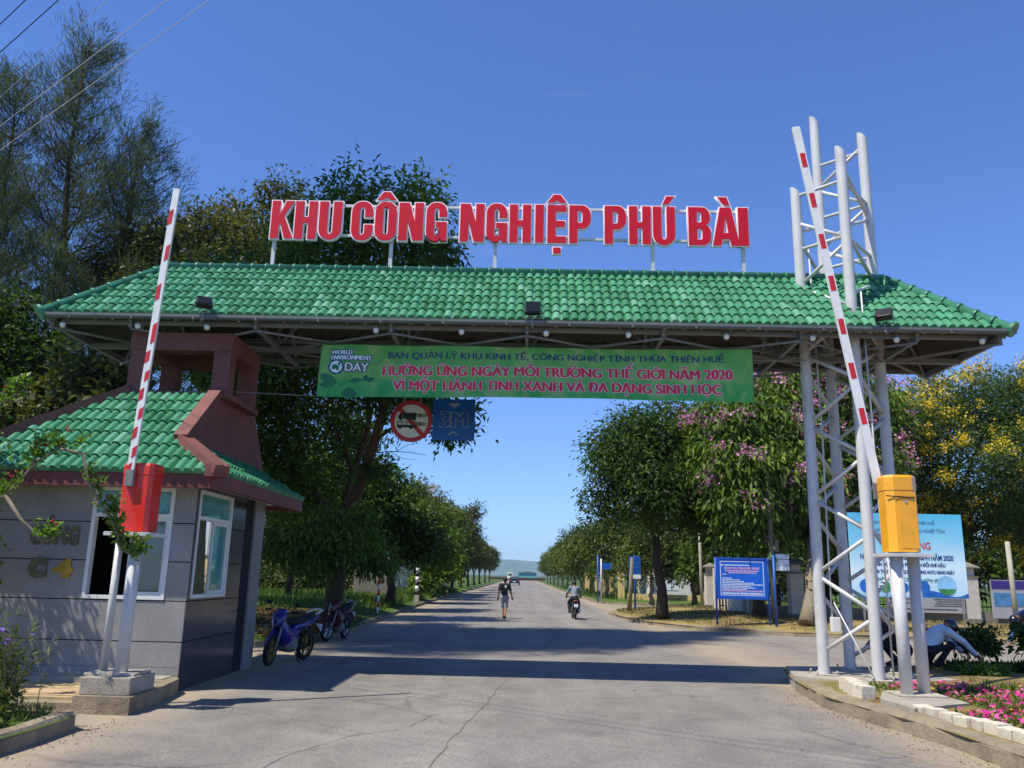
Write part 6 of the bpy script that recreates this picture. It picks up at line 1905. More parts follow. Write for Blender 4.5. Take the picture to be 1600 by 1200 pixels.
PIL = [(9.6, 30.0, .36, .46, 1.95, 'white plastered fence pillar with a pyramid cap beside the white stacked panels'),
       (15.35, 29.5, .36, .5, 1.95, 'grey weathered fence pillar with a lantern block right of the big billboard'),
       (8.95, 40.5, .3, .5, 2.0, 'brown shaded fence pillar with a pyramid cap near the lamp post'),
       (21.2, 29.0, .36, .5, 1.95, 'fence pillar past the right edge of the photo')]
for p in PIL[:3]: pillar(*p[:5], p[5])
def gatepost(x, y, w, h, label):
    m_ = MB(); m_.cbox(x - w / 2, x + w / 2, y - w / 2, y + w / 2, .2, h, .015); o = m_.build('gate_post', 'pillar_plaster'); tag(o, label, 'post')
gatepost(8.35, 36.5, .30, 2.1, 'plain white gate post closest to the umbrella tree')
gatepost(8.85, 33.0, .34, 2.1, 'plain white gate post just left of the blue notice board')
m_ = MB(); m_.cbox(8.55, 8.75, 33.2, 36.3, .2, 1.75, .02); o = m_.build('garden_wall', 'pillar_plaster'); tag(o, 'plastered wall panel between the two plain white gate posts', 'wall')
def fence(a, b_, label):
    a, b_ = Vector(a), Vector(b_)
    t = thing('iron_fence', label, 'fence', a)
    d = (b_ - a); L_ = d.length; d.normalize(); n = Vector((-d.y, d.x, 0))
    m_ = MB()
    p = [a + n * .11, a - n * .11, b_ - n * .11, b_ + n * .11]
    m_.poly([q - Vector((0, 0, .1)) for q in p], (0, 0, .5)); m_.build('base_wall', 'pillar_cap', t, fix=True)
    m_ = MB()
    for z in (.55, 1.35): m_.bar(a + Vector((0, 0, z)), b_ + Vector((0, 0, z)), .03, .04)
    k = int(L_ / .13)
    for i in range(k):
        q = a + d * (i + .5) * L_ / k
        m_.tube([q + Vector((0, 0, .4)), q + Vector((0, 0, 1.5)), q + Vector((0, 0, 1.6))], [.012, .012, .002], 5)
    m_.build('railing', 'black_metal', t)
fence((9.83, 30, .36), (15.1, 29.5, .36), 'dark iron railing on a low wall between the white pillar and the billboard pillar')
fence((15.6, 29.5, .36), (24, 28.8, .36), 'dark iron railing on a low wall right of the billboard pillar')
fence((9.5, 30.2, .36), (8.95, 32.8, .36), 'short iron railing turning the corner behind the blue notice board')

bbd = thing('billboard', 'large light blue environment day billboard on thin legs behind the yellow barrier', 'billboard', (11.8, 26, .2))
def bill_mat():
    m, nt, bs = new_mat('billboard_print')
    tc = nt.nodes.new('ShaderNodeTexCoord'); sp = nt.nodes.new('ShaderNodeSeparateXYZ'); nt.links.new(tc.outputs['Object'], sp.inputs[0])
    n = noise_node(nt, 0.6, 3.0, 0.5, tc.outputs['Object'], 0.8)
    ad = nt.nodes.new('ShaderNodeMath'); ad.operation = 'MULTIPLY_ADD'; ad.inputs[1].default_value = .9; nt.links.new(n.outputs[0], ad.inputs[0]); nt.links.new(sp.outputs[2], ad.inputs[2])
    dv = nt.nodes.new('ShaderNodeMath'); dv.operation = 'DIVIDE'; dv.inputs[1].default_value = 4.4; nt.links.new(ad.outputs[0], dv.inputs[0])
    c = ramp_node(nt, dv.outputs[0], [(0.28, srgb('#4a9fd8')), (0.36, srgb('#bfe3f2')), (0.52, srgb('#dcf1f6')), (0.72, srgb('#8fd3ec')), (0.9, srgb('#5fbfe2'))])
    nt.links.new(c.outputs[0], bs.inputs['Base Color']); bs.inputs['Roughness'].default_value = .4
    MATS['billboard_print'] = m
bill_mat()
x0, x1, z0, z1, yb = 10.05, 13.54, 1.22, 3.74, 26.0
m_ = MB(); m_.cbox(x0, x1, yb, yb + .06, z0, z1, .008); pn = m_.build('panel', 'billboard_print', bbd)
for x in (x0 + .35, x1 - .15):
    m_ = MB(); m_.tube([(x, yb + .1, .15), (x, yb + .1, z1 - .1)], .035, 10); m_.build('post', 'steel_white', bbd)
yt = yb - .004
mat('print_blue', '#1a66b8', 0.4, 0.35, 3.0); mat('print_white', '#e4f0f4', 0.4, 0.05); mat('print_green', '#3f8a4a', 0.4, 0.4, 6.0); mat('print_sky', '#8cc6ea', 0.4, 0.15, 2.0)
def btxt(s, xa, xb, z, size, m, bold=.003, sh=0.0): text_on('lettering', s, (xa, yt, z), (1, 0, 0), (0, 0, 1), size, m, pn, bold, xb - xa, shear=sh)
btxt('ỦY BAN NHÂN DÂN TỈNH THỪA THIÊN HUẾ', x0 + .65, x1 - .85, 3.42, .13, 'ink_grey', .0)
btxt('BAN QUẢN LÝ KHU KINH TẾ, CÔNG NGHIỆP TỈNH', x0 + .45, x1 - .55, 3.17, .15, 'ink_grey', .001)
btxt('HƯỞNG ỨNG', x0 + 1.0, x1 - 1.02, 2.66, .30, 'ink_red', .006)
btxt('NGÀY MÔI TRƯỜNG THẾ GIỚI NĂM 2020', x0 + .3, x1 - .36, 2.34, .21, 'ink_navy', .006)
btxt('HÀNH ĐỘNG ỨNG PHÓ BIẾN ĐỔI KHÍ HẬU', x0 + .62, x1 - .62, 2.14, .14, 'ink_navy', .005)
btxt('THÔNG QUA THAY ĐỔI THÓI QUEN SỬ DỤNG NƯỚC HÀNG NGÀY', x0 + .3, x1 - .36, 1.93, .14, 'ink_navy', .005)
btxt('Tiết kiệm nước - Chắt chiu từng giọt nước', x0 + .5, x1 - .42, 1.70, .15, 'ink_green', .002, .2)
for k, (cx, r, m__) in enumerate([(.42, .2, 'print_blue'), (1.0, .17, 'print_green'), (1.55, .15, 'print_blue'), (2.15, .19, 'print_blue'), (2.85, .29, 'print_sky')]):
    m_ = MB(); m_.disc((x0 + cx, yt - .004, 1.38 + r * .55 + .05), (0, 1, 0), r, .004, 32); dd = m_.build('printed_bubble', m__, pn)
m_ = MB(); pts = [(x0 + 2.85 + .285 * math.cos(R(a)), yt - .009, 1.59 + .285 * math.sin(R(a))) for a in range(200, 341, 10)]
m_.poly(pts, (0, .002, 0)); m_.build('printed_land', 'print_green', pn, fix=True)
m_ = MB(); pts = [(x0 + 1.9 + i * (1.59 / 12), yt - .002, 1.27 + .12 * math.sin(i * .5) + .012 * i) for i in range(13)] + [(x1, yt - .002, 1.23), (x0 + 1.9, yt - .002, 1.23)]
m_.poly(pts, (0, .002, 0)); m_.build('printed_wave', 'print_blue', pn, fix=True)

gb = thing('company_sign', 'grey company notice panel fixed on the fence behind the billboard', 'sign', (14.2, 29.3, .4))
mat('panel_grey', '#a3a4a8', 0.6, 0.06, 2.0, dirt='#77777a', dirt_amt=.3)
m_ = MB(); m_.cbox(12.4, 15.05, 29.2, 29.24, .68, 1.80, .006); pn = m_.build('panel', 'panel_grey', gb)
m_ = MB(); m_.box(13.8, 15.02, 29.192, 29.2, 1.6, 1.78); m_.build('heading_strip', 'ink_navy', pn)
m_ = MB()
for k in range(9):
    word_strip(m_, 12.5 + .8 * (k % 2), 13.6, .98 + .065 * k, .03, 29.195, 50 + k); word_strip(m_, 14.0 + .06 * (k % 3), 14.95, .9 + .07 * k, .03, 29.195, 70 + k)
word_strip(m_, 12.6, 14.8, .78, .035, 29.195, 90)
m_.build('small_print', 'traffic_black', pn)
vp = thing('company_sign', 'purple headed panel at the photo edge right of the concrete post', 'sign', (16.5, 29.2, .4))
m_ = MB(); m_.cbox(15.95, 17.4, 29.15, 29.19, .55, 1.82, .006); pn = m_.build('panel', 'panel_grey', vp)
mat('ink_purple', '#3d2a78', 0.5, .1); mat('photo_blue', '#4a7fb0', .5, .4, 3.0)
m_ = MB(); m_.box(15.97, 17.38, 29.142, 29.15, 1.52, 1.80); m_.build('heading_strip', 'ink_purple', pn)
m_ = MB(); m_.box(16.02, 17.3, 29.142, 29.15, .95, 1.4); m_.build('picture', 'photo_blue', pn)
m_ = MB(); m_.tube([(16.05, 28, .2), (16.02, 28, 3.06)], [.085, .075], 14)
o = m_.build('concrete_post', 'pole_concrete'); tag(o, 'bare round concrete post standing right of the big billboard', 'post')
lp = thing('lamp_pole', 'slim grey metal pole behind the umbrella tree', 'pole', (7.9, 37.5, .3))
m_ = MB(); m_.tube([(7.9, 37.5, .2), (7.88, 37.5, 2.2), (7.86, 37.5, 4.7)], [.075, .07, .06], 12); m_.build('pole', 'pole_concrete', lp)
lt_ = thing('lattice_post', 'rusty ladder like iron post left of the blue notice board', 'post', (7.2, 30.5, .3))
m_ = MB()
for x in (7.05, 7.27): m_.bar((x, 30.5, .2), (x, 30.5, 2.9), .05, .05)
for k in range(9): m_.bar((7.07, 30.5, .45 + .27 * k), (7.25, 30.5, .45 + .27 * k), .035, .035)
m_.build('frame', 'rust', lt_)
ms = thing('multi_panel_sign', 'tall dark blue sign of stacked name panels beside a leaning pole', 'sign', (5.0, 38, .3))
for k in range(5):
    m_ = MB(); m_.cbox(4.78, 5.30, 38, 38.04, 1.58 + .2 * k, 1.76 + .2 * k, .004); m_.build('panel', 'blue_paint' if k else 'board_white', ms)
m_ = MB(); m_.tube([(5.04, 38.05, .2), (5.04, 38.05, 2.6)], .045, 10); m_.build('post', 'blue_paint', ms)
m_ = MB(); m_.tube([(4.72, 37.6, .2), (4.80, 37.6, 1.3), (4.86, 37.6, 2.5)], [.10, .085, .07], 10)
o = m_.build('wooden_pole', 'wood_grey'); tag(o, 'leaning weathered pole in front of the stacked dark blue sign', 'pole')
ds = thing('street_sign', 'small blue street sign on a white post at the second side road', 'sign', (5.0, 53.5, .2))
m_ = MB(); m_.cbox(5.0, 5.62, 53.5, 53.53, 2.1, 2.5, .004); m_.build('panel', 'blue_paint', ds)
m_ = MB(); m_.tube([(4.97, 53.52, .1), (4.97, 53.52, 2.75)], .05, 10); m_.build('post', 'steel_white', ds)
m_ = MB(); m_.tube([(4.78, 53.8, .1), (4.78, 53.8, 3.0)], .045, 10); o = m_.build('sign_post', 'blue_paint'); tag(o, 'thin blue post beside the small blue street sign', 'post')
# low fence and factory frontage down the second side road
m_ = MB(); m_.cbox(6.8, 16, 54.8, 55.05, .1, .62, .01)
o = m_.build('low_wall', 'wall_yellow'); tag(o, 'low yellow wall beyond the second side road', 'wall')
m_ = MB()
for i in range(7): m_.cbox(6.5 + i * .0, 6.8, 58 + i * 5.0, 58.3 + i * 5.0, .1, 1.9, .01)
for i in range(7):
    m_ = MB(); m_.cbox(6.45, 6.85, 57 + i * 6.0, 57.4 + i * 6.0, .1, 2.0, .01)
    o = m_.build('wall_pillar', 'wall_yellow'); tag(o, 'yellow wall pillar in the line behind the far right street trees', 'pillar', 'yellow pillars of the factory wall')
fc = thing('factory_office', 'white factory office glimpsed between the trees down the second side road', 'building', (13, 62, .1))
m_ = MB(); m_.box(9.5, 19, 62, 70, .0, 3.2); m_.build('wall', 'white_paint', fc)
m_ = MB(); m_.box(9.2, 19.3, 61.7, 70.3, 3.2, 3.45); m_.build('roof', 'pillar_cap', fc)
for i in range(4):
    m_ = MB(); m_.box(10.1 + 2.2 * i, 11.3 + 2.2 * i, 61.95, 62.0, .9, 2.3); m_.build('window', 'granite_dark', fc)
# small posters of the company boards
m_ = MB(); m_.cbox(8.6, 10.0, 54.4, 54.45, .9, 2.6, .01); o = m_.build('company_sign', 'board_white'); tag(o, 'white information panel glimpsed behind the umbrella tree trunk', 'sign')
# left side: yellow wall, shed, container
yw = thing('boundary_wall', 'long cream yellow wall seen below the trees left of the road', 'wall', (-13, 50, .2))
m_ = MB(); m_.box(-34, -8.4, 50, 50.25, .1, 2.3); m_.build('wall', 'wall_yellow', yw)
m_ = MB(); m_.box(-34.05, -8.35, 49.95, 50.3, 2.3, 2.38); m_.build('coping', 'pillar_cap', yw)
sh = thing('shed', 'pale corrugated shed roof glimpsed through the leaves above the cream wall', 'building', (-14, 58, .2))
m_ = MB()
for i in range(60): m_.box(-22 + .25 * i, -21.8 + .25 * i, 57.96 + .03 * (i % 2), 58.1, .1, 6.6)
m_.build('wall', 'white_paint', sh)
m_ = MB(); m_.bar((-14.6, 60, 6.8), (-14.6, 60.01, 7.2), .1, .1); m_.poly([(-22.3, 57.7, 6.6), (-6.7, 57.7, 6.6), (-6.7, 66, 8.4), (-22.3, 66, 8.4)], (0, 0, .12)); m_.build('roof', 'steel_grey', sh, fix=True)
m_ = MB(); m_.cbox(-9.0, -6.9, 75, 80, .2, 2.4, .03); o = m_.build('shipping_container', 'blue_paint'); tag(o, 'blue container standing between the tree trunks on the left bank', 'container')
m_ = MB(); m_.cbox(-8.6, -6.7, 43.2, 43.4, .2, 1.9, .03); o = m_.build('garden_wall', 'pillar_cap'); tag(o, 'short grey wall behind the traffic mirror', 'wall')
mp = thing('traffic_mirror', 'round convex traffic mirror on a red and white banded post', 'mirror', (-5.06, 30, .2))
mat('mirror', '#dfe6ee', 0.03, 0.0, metal=1.0)
for k in range(7):
    m_ = MB(); m_.tube([(-5.06, 30, .2 + .2 * k), (-5.06, 30, .4 + .2 * k)], .04, 10); m_.build('post_band', 'stripe_red' if k % 2 else 'arm_white', mp)
m_ = MB(); m_.tube([(-5.06, 30, 1.6), (-5.03, 30, 2.1)], .03, 8); m_.build('bracket', 'steel_grey', mp)
m_ = MB(); c = Vector((-5.0, 29.93, 2.1))
vs = []; fs = []
for i in range(9):
    rr = .30 * i / 8
    for k in range(28):
        a = 2 * math.pi * k / 28; vs.append((c.x + rr * math.cos(a), c.y - .06 * (1 - (i / 8) ** 2), c.z + rr * .92 * math.sin(a)))
for i in range(8):
    for k in range(28): fs.append((i * 28 + k, i * 28 + (k + 1) % 28, (i + 1) * 28 + (k + 1) % 28, (i + 1) * 28 + k))
m_.add(vs, fs, 0, True); m_.build('mirror_glass', 'mirror', mp)
m_ = MB(); m_.torus(c, (0, 1, 0), .30, .018, 32, 8); m_.disc(c + Vector((0, .02, 0)), (0, 1, 0), .30, .02, 28); m_.build('mirror_rim', 'stripe_red', mp)
bp = thing('striped_post', 'black and white banded post on the left grass bank', 'post', (-5.2, 42, .25))
m_ = MB(); m_.cbox(-5.32, -5.08, 41.88, 42.12, .15, .55, .02); m_.build('base', 'concrete', bp)
for k in range(7):
    m_ = MB(); m_.tube([(-5.2, 42, .55 + .22 * k), (-5.2, 42, .77 + .22 * k)], .09, 12); m_.build('post_band', 'black_metal' if k % 2 == 0 else 'arm_white', bp)
def power_pole(x, y, h, label):
    t = thing('power_pole', label, 'utility pole', (x, y, .1))
    m_ = MB(); m_.tube([(x, y, 0), (x, y, h)], [.17, .10], 10); m_.build('pole', 'pole_concrete', t)
    m_ = MB(); m_.bar((x - 1.1, y, h - .25), (x + .7, y, h - .25), .08, .08); m_.bar((x - .9, y, h - 1.1), (x + .7, y, h - 1.1), .08, .08); m_.build('crossarm', 'steel_grey', t)
    for dx in (-1.0, -.4, .5):
        m_ = MB(); m_.tube([(x + dx, y, h - .2), (x + dx, y, h)], .05, 8); m_.build('insulator', 'pillar_cap', t)
    m_ = MB(); m_.tube([(x + .35, y, h - 1.9), (x + .35, y, h - 1.15)], .2, 12); m_.build('transformer', 'steel_grey', t)
power_pole(-7.56, 60, 7.3, 'concrete power pole with crossarms above the left street trees')
power_pole(9.2, 100, 8.2, 'distant power pole tip above the far right street trees')
# overhead cables near the camera
def wire(P, Q, z, label, r, sag=.12, ext=14):
    P, Q = Vector((P[0], P[1], z)), Vector((Q[0], Q[1], z)); d = (Q - P).normalized()
    a = P - d * ext; b_ = Q + d * ext
    m_ = MB(); m_.tube([a.lerp(b_, i / 14) + Vector((0, 0, -sag * (1 - ((i - 7) / 7) ** 2) + sag * .8)) for i in range(15)], r, 6)
    o = m_.build('overhead_cable', 'black_plastic' if r > .007 else 'steel_white'); tag(o, label, 'cable')
wire((-5.457, 7.599), (-2.941, 5.678), 6.0, 'upper of the two pale cables crossing in front of the casuarina tops', .003)
wire((-5.772, 8.104), (-2.601, 5.672), 6.0, 'lower pale cable sloping down in front of the casuarinas', .003)
wire((-7.892, 10.715), (-6.406, 9.573), 9.0, 'dark cable across the upper left corner of the sky', .0072)
wire((-7.488, 10.068), (-6.854, 9.580), 9.0, 'dark cable closest to the top left corner of the sky', .0072)
wire((-8.634, 11.907), (-5.740, 9.562), 9.0, 'thin high cable passing the tallest casuarina tip', .003)

# ------------------------------------------------------------------ far end of the road and hills
hl = MB(); vs = []; n = 120
for i in range(n + 1):
    x = -5200 + 10400 * i / n
    h = 112 + 26 * mnoise.noise(Vector((x / 900, 0, 2))) + 12 * mnoise.noise(Vector((x / 240, 3, 2)))
    vs += [(x, 5600, -2), (x, 5900, h * .6), (x, 6300, h), (x, 7200, h * .5)]
hl.add(vs, [(4 * i + k, 4 * i + 4 + k, 4 * i + 5 + k, 4 * i + 1 + k) for i in range(n) for k in range(3)], 0, True)
mat('hill_green', '#4f6240', 0.95, 0.3, 0.004)
structure('hills', hl, 'hill_green')
mat('teal_sheet', '#6aa9a6', 0.6, 0.1, 0.3)
ff = thing('factory', 'small teal factory hall closing the view at the end of the road', 'building', (0, 420, 0))
m_ = MB(); m_.box(-2, 7, 420, 440, 0, 3.0); m_.build('wall', 'teal_sheet', ff)
m_ = MB(); m_.poly([(-2.3, 419.5, 3.0), (7.3, 419.5, 3.0), (2.5, 419.5, 3.9)], (0, 21, 0)); m_.build('roof', 'steel_grey', ff, fix=True)
m_ = MB(); m_.box(-12, 8, 296, 296.3, -.1, .9); m_.build('far_wall', 'rust'); o = bpy.data.objects['far_wall']; o.name = 'brick_wall'; tag(o, 'reddish low wall across the far end of the road', 'wall')
mat('truck_white', '#e3d9c4', 0.5, 0.05)
tk = thing('parked_van', 'pale van far down the road on the left side', 'van', (-4.2, 280, 0))
m_ = MB(); m_.cbox(-5.0, -3.2, 280, 284.5, .5, 2.5, .1); m_.build('body', 'truck_white', tk)
for x in (-4.8, -3.4):
    m_ = MB(); m_.disc((x, 280.8, .45), (1, 0, 0), .45, .25, 16); m_.build('wheel', 'rubber', tk)
m_ = MB(); m_.box(-4.75, -3.45, 279.97, 280.0, 1.5, 2.2); m_.build('window', 'granite_dark', tk)

# the dark car
mat('car_blue', '#1b2440', 0.25, 0.05, 2.0, coat=.6)
car = thing('car', 'dark blue car seen from behind far along the road', 'car', (-1.3, 140, 0))
m_ = MB()
prof = [(0, .35), (0, .95), (.25, 1.0), (.75, 1.42), (2.3, 1.45), (3.1, 1.02), (4.2, .88), (4.3, .38)]
w0 = .86
vs = []; k = len(prof)
for sx_, sc in ((-1, 1), (1, 1)):
    for (yy, zz) in prof: vs.append((-1.3 + sx_ * (w0 if zz < 1.1 else w0 * .8), 140 + yy, zz))
m_.add(vs, [tuple(range(k)), tuple(reversed(range(k, 2 * k)))] + [(i, (i + 1) % k, k + (i + 1) % k, k + i) for i in range(k)])
m_.build('body', 'car_blue', car, fix=True)
m_ = MB(); m_.poly([(-1.9, 140.27, 1.04), (-.7, 140.27, 1.04), (-.78, 140.66, 1.37), (-1.82, 140.66, 1.37)], (0, -.02, .015)); m_.build('rear_window', 'granite_dark', car, fix=True)
for s_ in (-1, 1):
    m_ = MB(); m_.box(-1.3 + s_ * .72 - .12, -1.3 + s_ * .72 + .12, 139.985, 140.0, .72, .9); m_.build('tail_light', 'stripe_red', car)
    for yy in (.8, 3.4):
        m_ = MB(); m_.disc((-1.3 + s_ * .78, 140 + yy, .32), (1, 0, 0), .32, .2, 20); m_.build('wheel', 'rubber', car)
m_ = MB(); m_.box(-1.55, -1.05, 139.985, 140.0, .55, .68); m_.build('number_plate', 'board_white', car)

# ------------------------------------------------------------------ motorbikes (local frame: +Y is forward)
mat('bike_blue', '#162178', 0.3, 0.06, 3.0, coat=.5)
mat('bike_black', '#17181b', 0.3, 0.1, 3.0, coat=.4)
mat('bike_red', '#4a161c', 0.3, 0.06, 3.0, coat=.4)
mat('seat_black', '#1a1a1c', 0.7, 0.15, 8.0)
mat('rim_gold', '#8d7436', 0.35, 0.1, 5.0, metal=.6)
mat('tail_red', '#8a1418', 0.3, 0.1)
def loft(mb, secs, n=14, mi=0):
    """secs: (y, z, half width, half height); rounded sections along y"""
    vs, fs = [], []
    for (y, z, w, h) in secs:
        for k in range(n):
            a = 2 * math.pi * k / n
            ca, sa = math.cos(a), math.sin(a)
            vs.append((w * math.copysign(abs(ca) ** .75, ca), y, z + h * math.copysign(abs(sa) ** .75, sa)))
    for i in range(len(secs) - 1):
        for k in range(n): fs.append((i * n + k, i * n + (k + 1) % n, (i + 1) * n + (k + 1) % n, (i + 1) * n + k))
    fs.append(tuple(range(n))); fs.append(tuple((len(secs) - 1) * n + k for k in reversed(range(n))))
    mb.add(vs, fs, mi, True)
def motorbike(loc, rz, label, paint, rimm, steer=0.0, lean=0.0, tailpiece='chrome', plate=True, stand=True, fairing=True):
    t = thing('motorbike', label, 'motorbike', loc, rz, None, False)
    t.rotation_euler = (0, lean, rz); t.scale = (.9, .9, .9)
    wr = .29
    def wheel(y, Mx=None):
        m_ = MB(); m_.torus((0, y, wr), (1, 0, 0), wr - .045, .045, 36, 10)
        if Mx: m_.v = [tuple(Mx @ Vector(p)) for p in m_.v]
        ty = m_.build('tyre', 'rubber', t)
        m_ = MB(); m_.torus((0, y, wr), (1, 0, 0), wr - .085, .018, 32, 8, 0, 1.6); m_.tube([(-.05, y, wr), (.05, y, wr)], .045, 14)
        for k in range(5):
            a = 2 * math.pi * k / 5; m_.bar((0, y + .03 * math.cos(a), wr + .03 * math.sin(a)), (0, y + (wr - .085) * math.cos(a), wr + (wr - .085) * math.sin(a)), .03, .035, (1, 0, 0))
        m_.disc((.06, y, wr), (1, 0, 0), .10, .006, 24)
        if Mx: m_.v = [tuple(Mx @ Vector(p)) for p in m_.v]
        m_.build('rim', rimm, ty)
    piv = Vector((0, .42, .8))
    SM = Matrix.Translation(piv) @ Matrix.Rotation(steer, 4, 'Z') @ Matrix.Translation(-piv)
    wheel(-.62); wheel(.64, SM)
    def sb(mb, name, m, parent=t):
        mb.v = [tuple(SM @ Vector(p)) for p in mb.v]; return mb.build(name, m, parent)
    m_ = MB()
    for s_ in (-1, 1): m_.tube([(s_ * .085, .64, wr), (s_ * .085, .50, .62), (s_ * .07, .42, .86)], [.026, .026, .022], 10)
    sb(m_, 'fork', 'steel_grey')
    m_ = MB(); n = 9
    for i in range(n):
        a0 = R(40 + 120 * i / n); a1 = R(40 + 120 * (i + 1) / n); rr = wr + .035
        m_.bar((0, .64 - rr * math.cos(a0), wr + rr * math.sin(a0)), (0, .64 - rr * math.cos(a1), wr + rr * math.sin(a1)), .11, .018, (1, 0, 0))
    sb(m_, 'front_fender', paint)
    m_ = MB(); m_.tube([(-.33, .30, .99), (-.22, .34, 1.0), (-.08, .38, .96), (.08, .38, .96), (.22, .34, 1.0), (.33, .30, .99)], .014, 8)
    hb = sb(m_, 'handlebar', 'black_metal')
    for s_ in (-1, 1):
        m_ = MB(); m_.tube([(s_ * .24, .335, .998), (s_ * .36, .285, .99)], .019, 10); m_.tube([(s_ * .2, .37, 1.0), (s_ * .33, .40, .98)], .007, 6); sb(m_, 'grip', 'rubber', hb)
    for s_ in (-1, 1):
        m_ = MB(); m_.tube([(s_ * .2, .35, 1.0), (s_ * .26, .37, 1.12)], .007, 6); m_.ell((s_ * .29, .37, 1.15), (.065, .018, .04), None, 12, 8); sb(m_, 'mirror', 'black_plastic', hb)
    m_ = MB(); loft(m_, [(.22, .93, .07, .05), (.34, .95, .13, .10), (.46, .90, .14, .12), (.58, .80, .09, .10), (.63, .76, .03, .04)]); nose = sb(m_, 'headlight_cowl', paint)
    m_ = MB(); m_.ell((0, .57, .84), (.085, .04, .06), Matrix.Rotation(R(-25), 3, 'X'), 14, 8); sb(m_, 'headlight', 'glass_clear', nose)
    m_ = MB(); loft(m_, [(.46, .78, .10, .14), (.40, .62, .17, .22), (.26, .56, .18, .22), (.10, .50, .15, .17), (-.06, .52, .12, .14), (-.2, .60, .10, .12)]); m_.build('front_fairing' if fairing else 'leg_shield', paint, t)
    m_ = MB(); loft(m_, [(.05, .62, .07, .05), (-.1, .68, .11, .09), (-.35, .72, .14, .10), (-.6, .78, .13, .085), (-.85, .86, .08, .05), (-.96, .89, .04, .03)]); m_.build('tail_fairing', paint, t)
    m_ = MB(); loft(m_, [(.08, .76, .06, .03), (-.05, .79, .11, .05), (-.3, .80, .135, .055), (-.55, .85, .125, .055), (-.8, .91, .09, .045), (-.88, .92, .04, .02)]); m_.build('seat', 'seat_black', t)
    m_ = MB(); m_.tube([(-.11, -.66, .92), (-.10, -.92, .99), (0, -.99, 1.0), (.10, -.92, .99), (.11, -.66, .92)], .017, 8); m_.build('grab_rail', tailpiece, t)
    m_ = MB(); loft(m_, [(.22, .40, .10, .12), (.12, .36, .15, .15), (-.05, .34, .16, .15), (-.2, .36, .10, .1)]); m_.tube([(-.17, 0, .33), (.17, 0, .33)], .09, 14); m_.build('engine', 'steel_grey', t)
    m_ = MB(); m_.tube([(.10, .2, .30), (.14, .05, .22), (.16, -.2, .25), (.17, -.4, .32), (.19, -.86, .44)], [.02, .022, .025, .05, .055], 12); m_.build('exhaust', 'chrome', t)
    m_ = MB()
    for s_ in (-1, 1): m_.bar((s_ * .075, -.05, .33), (s_ * .075, -.64, .29), .03, .05); m_.tube([(s_ * .11, -.6, .31), (s_ * .12, -.5, .68)], .03, 10)
    m_.tube([(-.2, .02, .27), (.2, .02, .27)], .016, 8); m_.tube([(-.2, -.35, .36), (.2, -.35, .36)], .014, 8); m_.build('chassis', 'black_metal', t)
    m_ = MB(); m_.bar((0, -.66, .80), (0, -1.0, .55), .14, .02, (0, 0, 1)); m_.build('rear_fender', 'black_plastic', t)
    m_ = MB(); m_.ell((0, -.93, .82), (.09, .045, .04), None, 12, 8); m_.build('tail_light', 'tail_red', t)
    if plate: m_ = MB(); m_.box(-.095, .095, -1.005, -.998, .56, .70); m_.build('number_plate', 'board_white', t)
    if stand: m_ = MB(); m_.tube([(-.1, -.05, .3), (-.24, -.12, .015)], .013, 8); m_.build('side_stand', 'black_metal', t)
    return t
motorbike((-4.2, 15.4, 0), R(161), 'blue motorbike with white tail rail parked at the back corner of the booth', 'bike_blue', 'rim_gold', R(14), R(-6), 'arm_white')
motorbike((-4.45, 20.6, 0), R(172), 'dark red motorbike parked by the kerb beyond the blue one', 'bike_red', 'chrome', R(-10), R(-6), 'chrome')
rbk = motorbike((2.05, 33.6, 0), R(2), 'black motorbike ridden away from the camera along the road', 'bike_black', 'steel_grey', 0, 0, 'black_metal', True, False)
rbk.scale = (.84, .84, .84)

# ------------------------------------------------------------------ people: one continuous body each, clothes over it
mat('shirt_black', '#17181c', 0.85, 0.2, 8.0); mat('shorts_grey', '#8f9196', 0.85, 0.15, 8.0); mat('sandal', '#3a2a20', 0.8)
mat('shirt_greyblue', '#7c8796', 0.85, 0.12, 6.0); mat('trouser_black', '#15161a', 0.85, 0.2, 6.0); mat('shirt_lightblue', '#c3d0dc', 0.85, 0.1, 6.0)
mat('sleeve_blue', '#4d86b5', 0.8, 0.2, 12.0); mat('shirt_maroon', '#3d1b25', 0.85, 0.2, 8.0); mat('shirt_blue', '#3c5f96', 0.85, 0.15, 8.0)
mat('helmet_navy', '#101a38', 0.25, 0.05, coat=.6); mat('helmet_black', '#121216', 0.25, 0.05, coat=.6); mat('pack_patch', '#b9bcc0', 0.8); mat('shoe_yellow', '#a8842a', 0.7); mat('eye_white', '#d8d4cc', 0.3)
def limb(mb, pts, rad, n=12):
    pts = [Vector(p) for p in pts]
    mb.tube(pts, rad, n)
    for p, r in zip(pts, rad): mb.ell(p, (r, r, r), None, 12, 8)
def fused(name, mb, m, parent, voxel, smooth=4, label=None):
    """fuse overlapping volumes into one continuous skin"""
    me = mb.mesh(name)
    ob = bpy.data.objects.new(name, me); COL.objects.link(ob)
    r = ob.modifiers.new('r', 'REMESH'); r.mode = 'VOXEL'; r.voxel_size = voxel
    s_ = ob.modifiers.new('s', 'SMOOTH'); s_.factor = .5; s_.iterations = smooth
    nm = bpy.data.meshes.new_from_object(ob.evaluated_get(bpy.context.evaluated_depsgraph_get()))
    bpy.data.objects.remove(ob)
    for p in nm.polygons: p.use_smooth = True
    nm.materials.clear()
    nm.name = name
    return link(name, nm, m, parent, label)
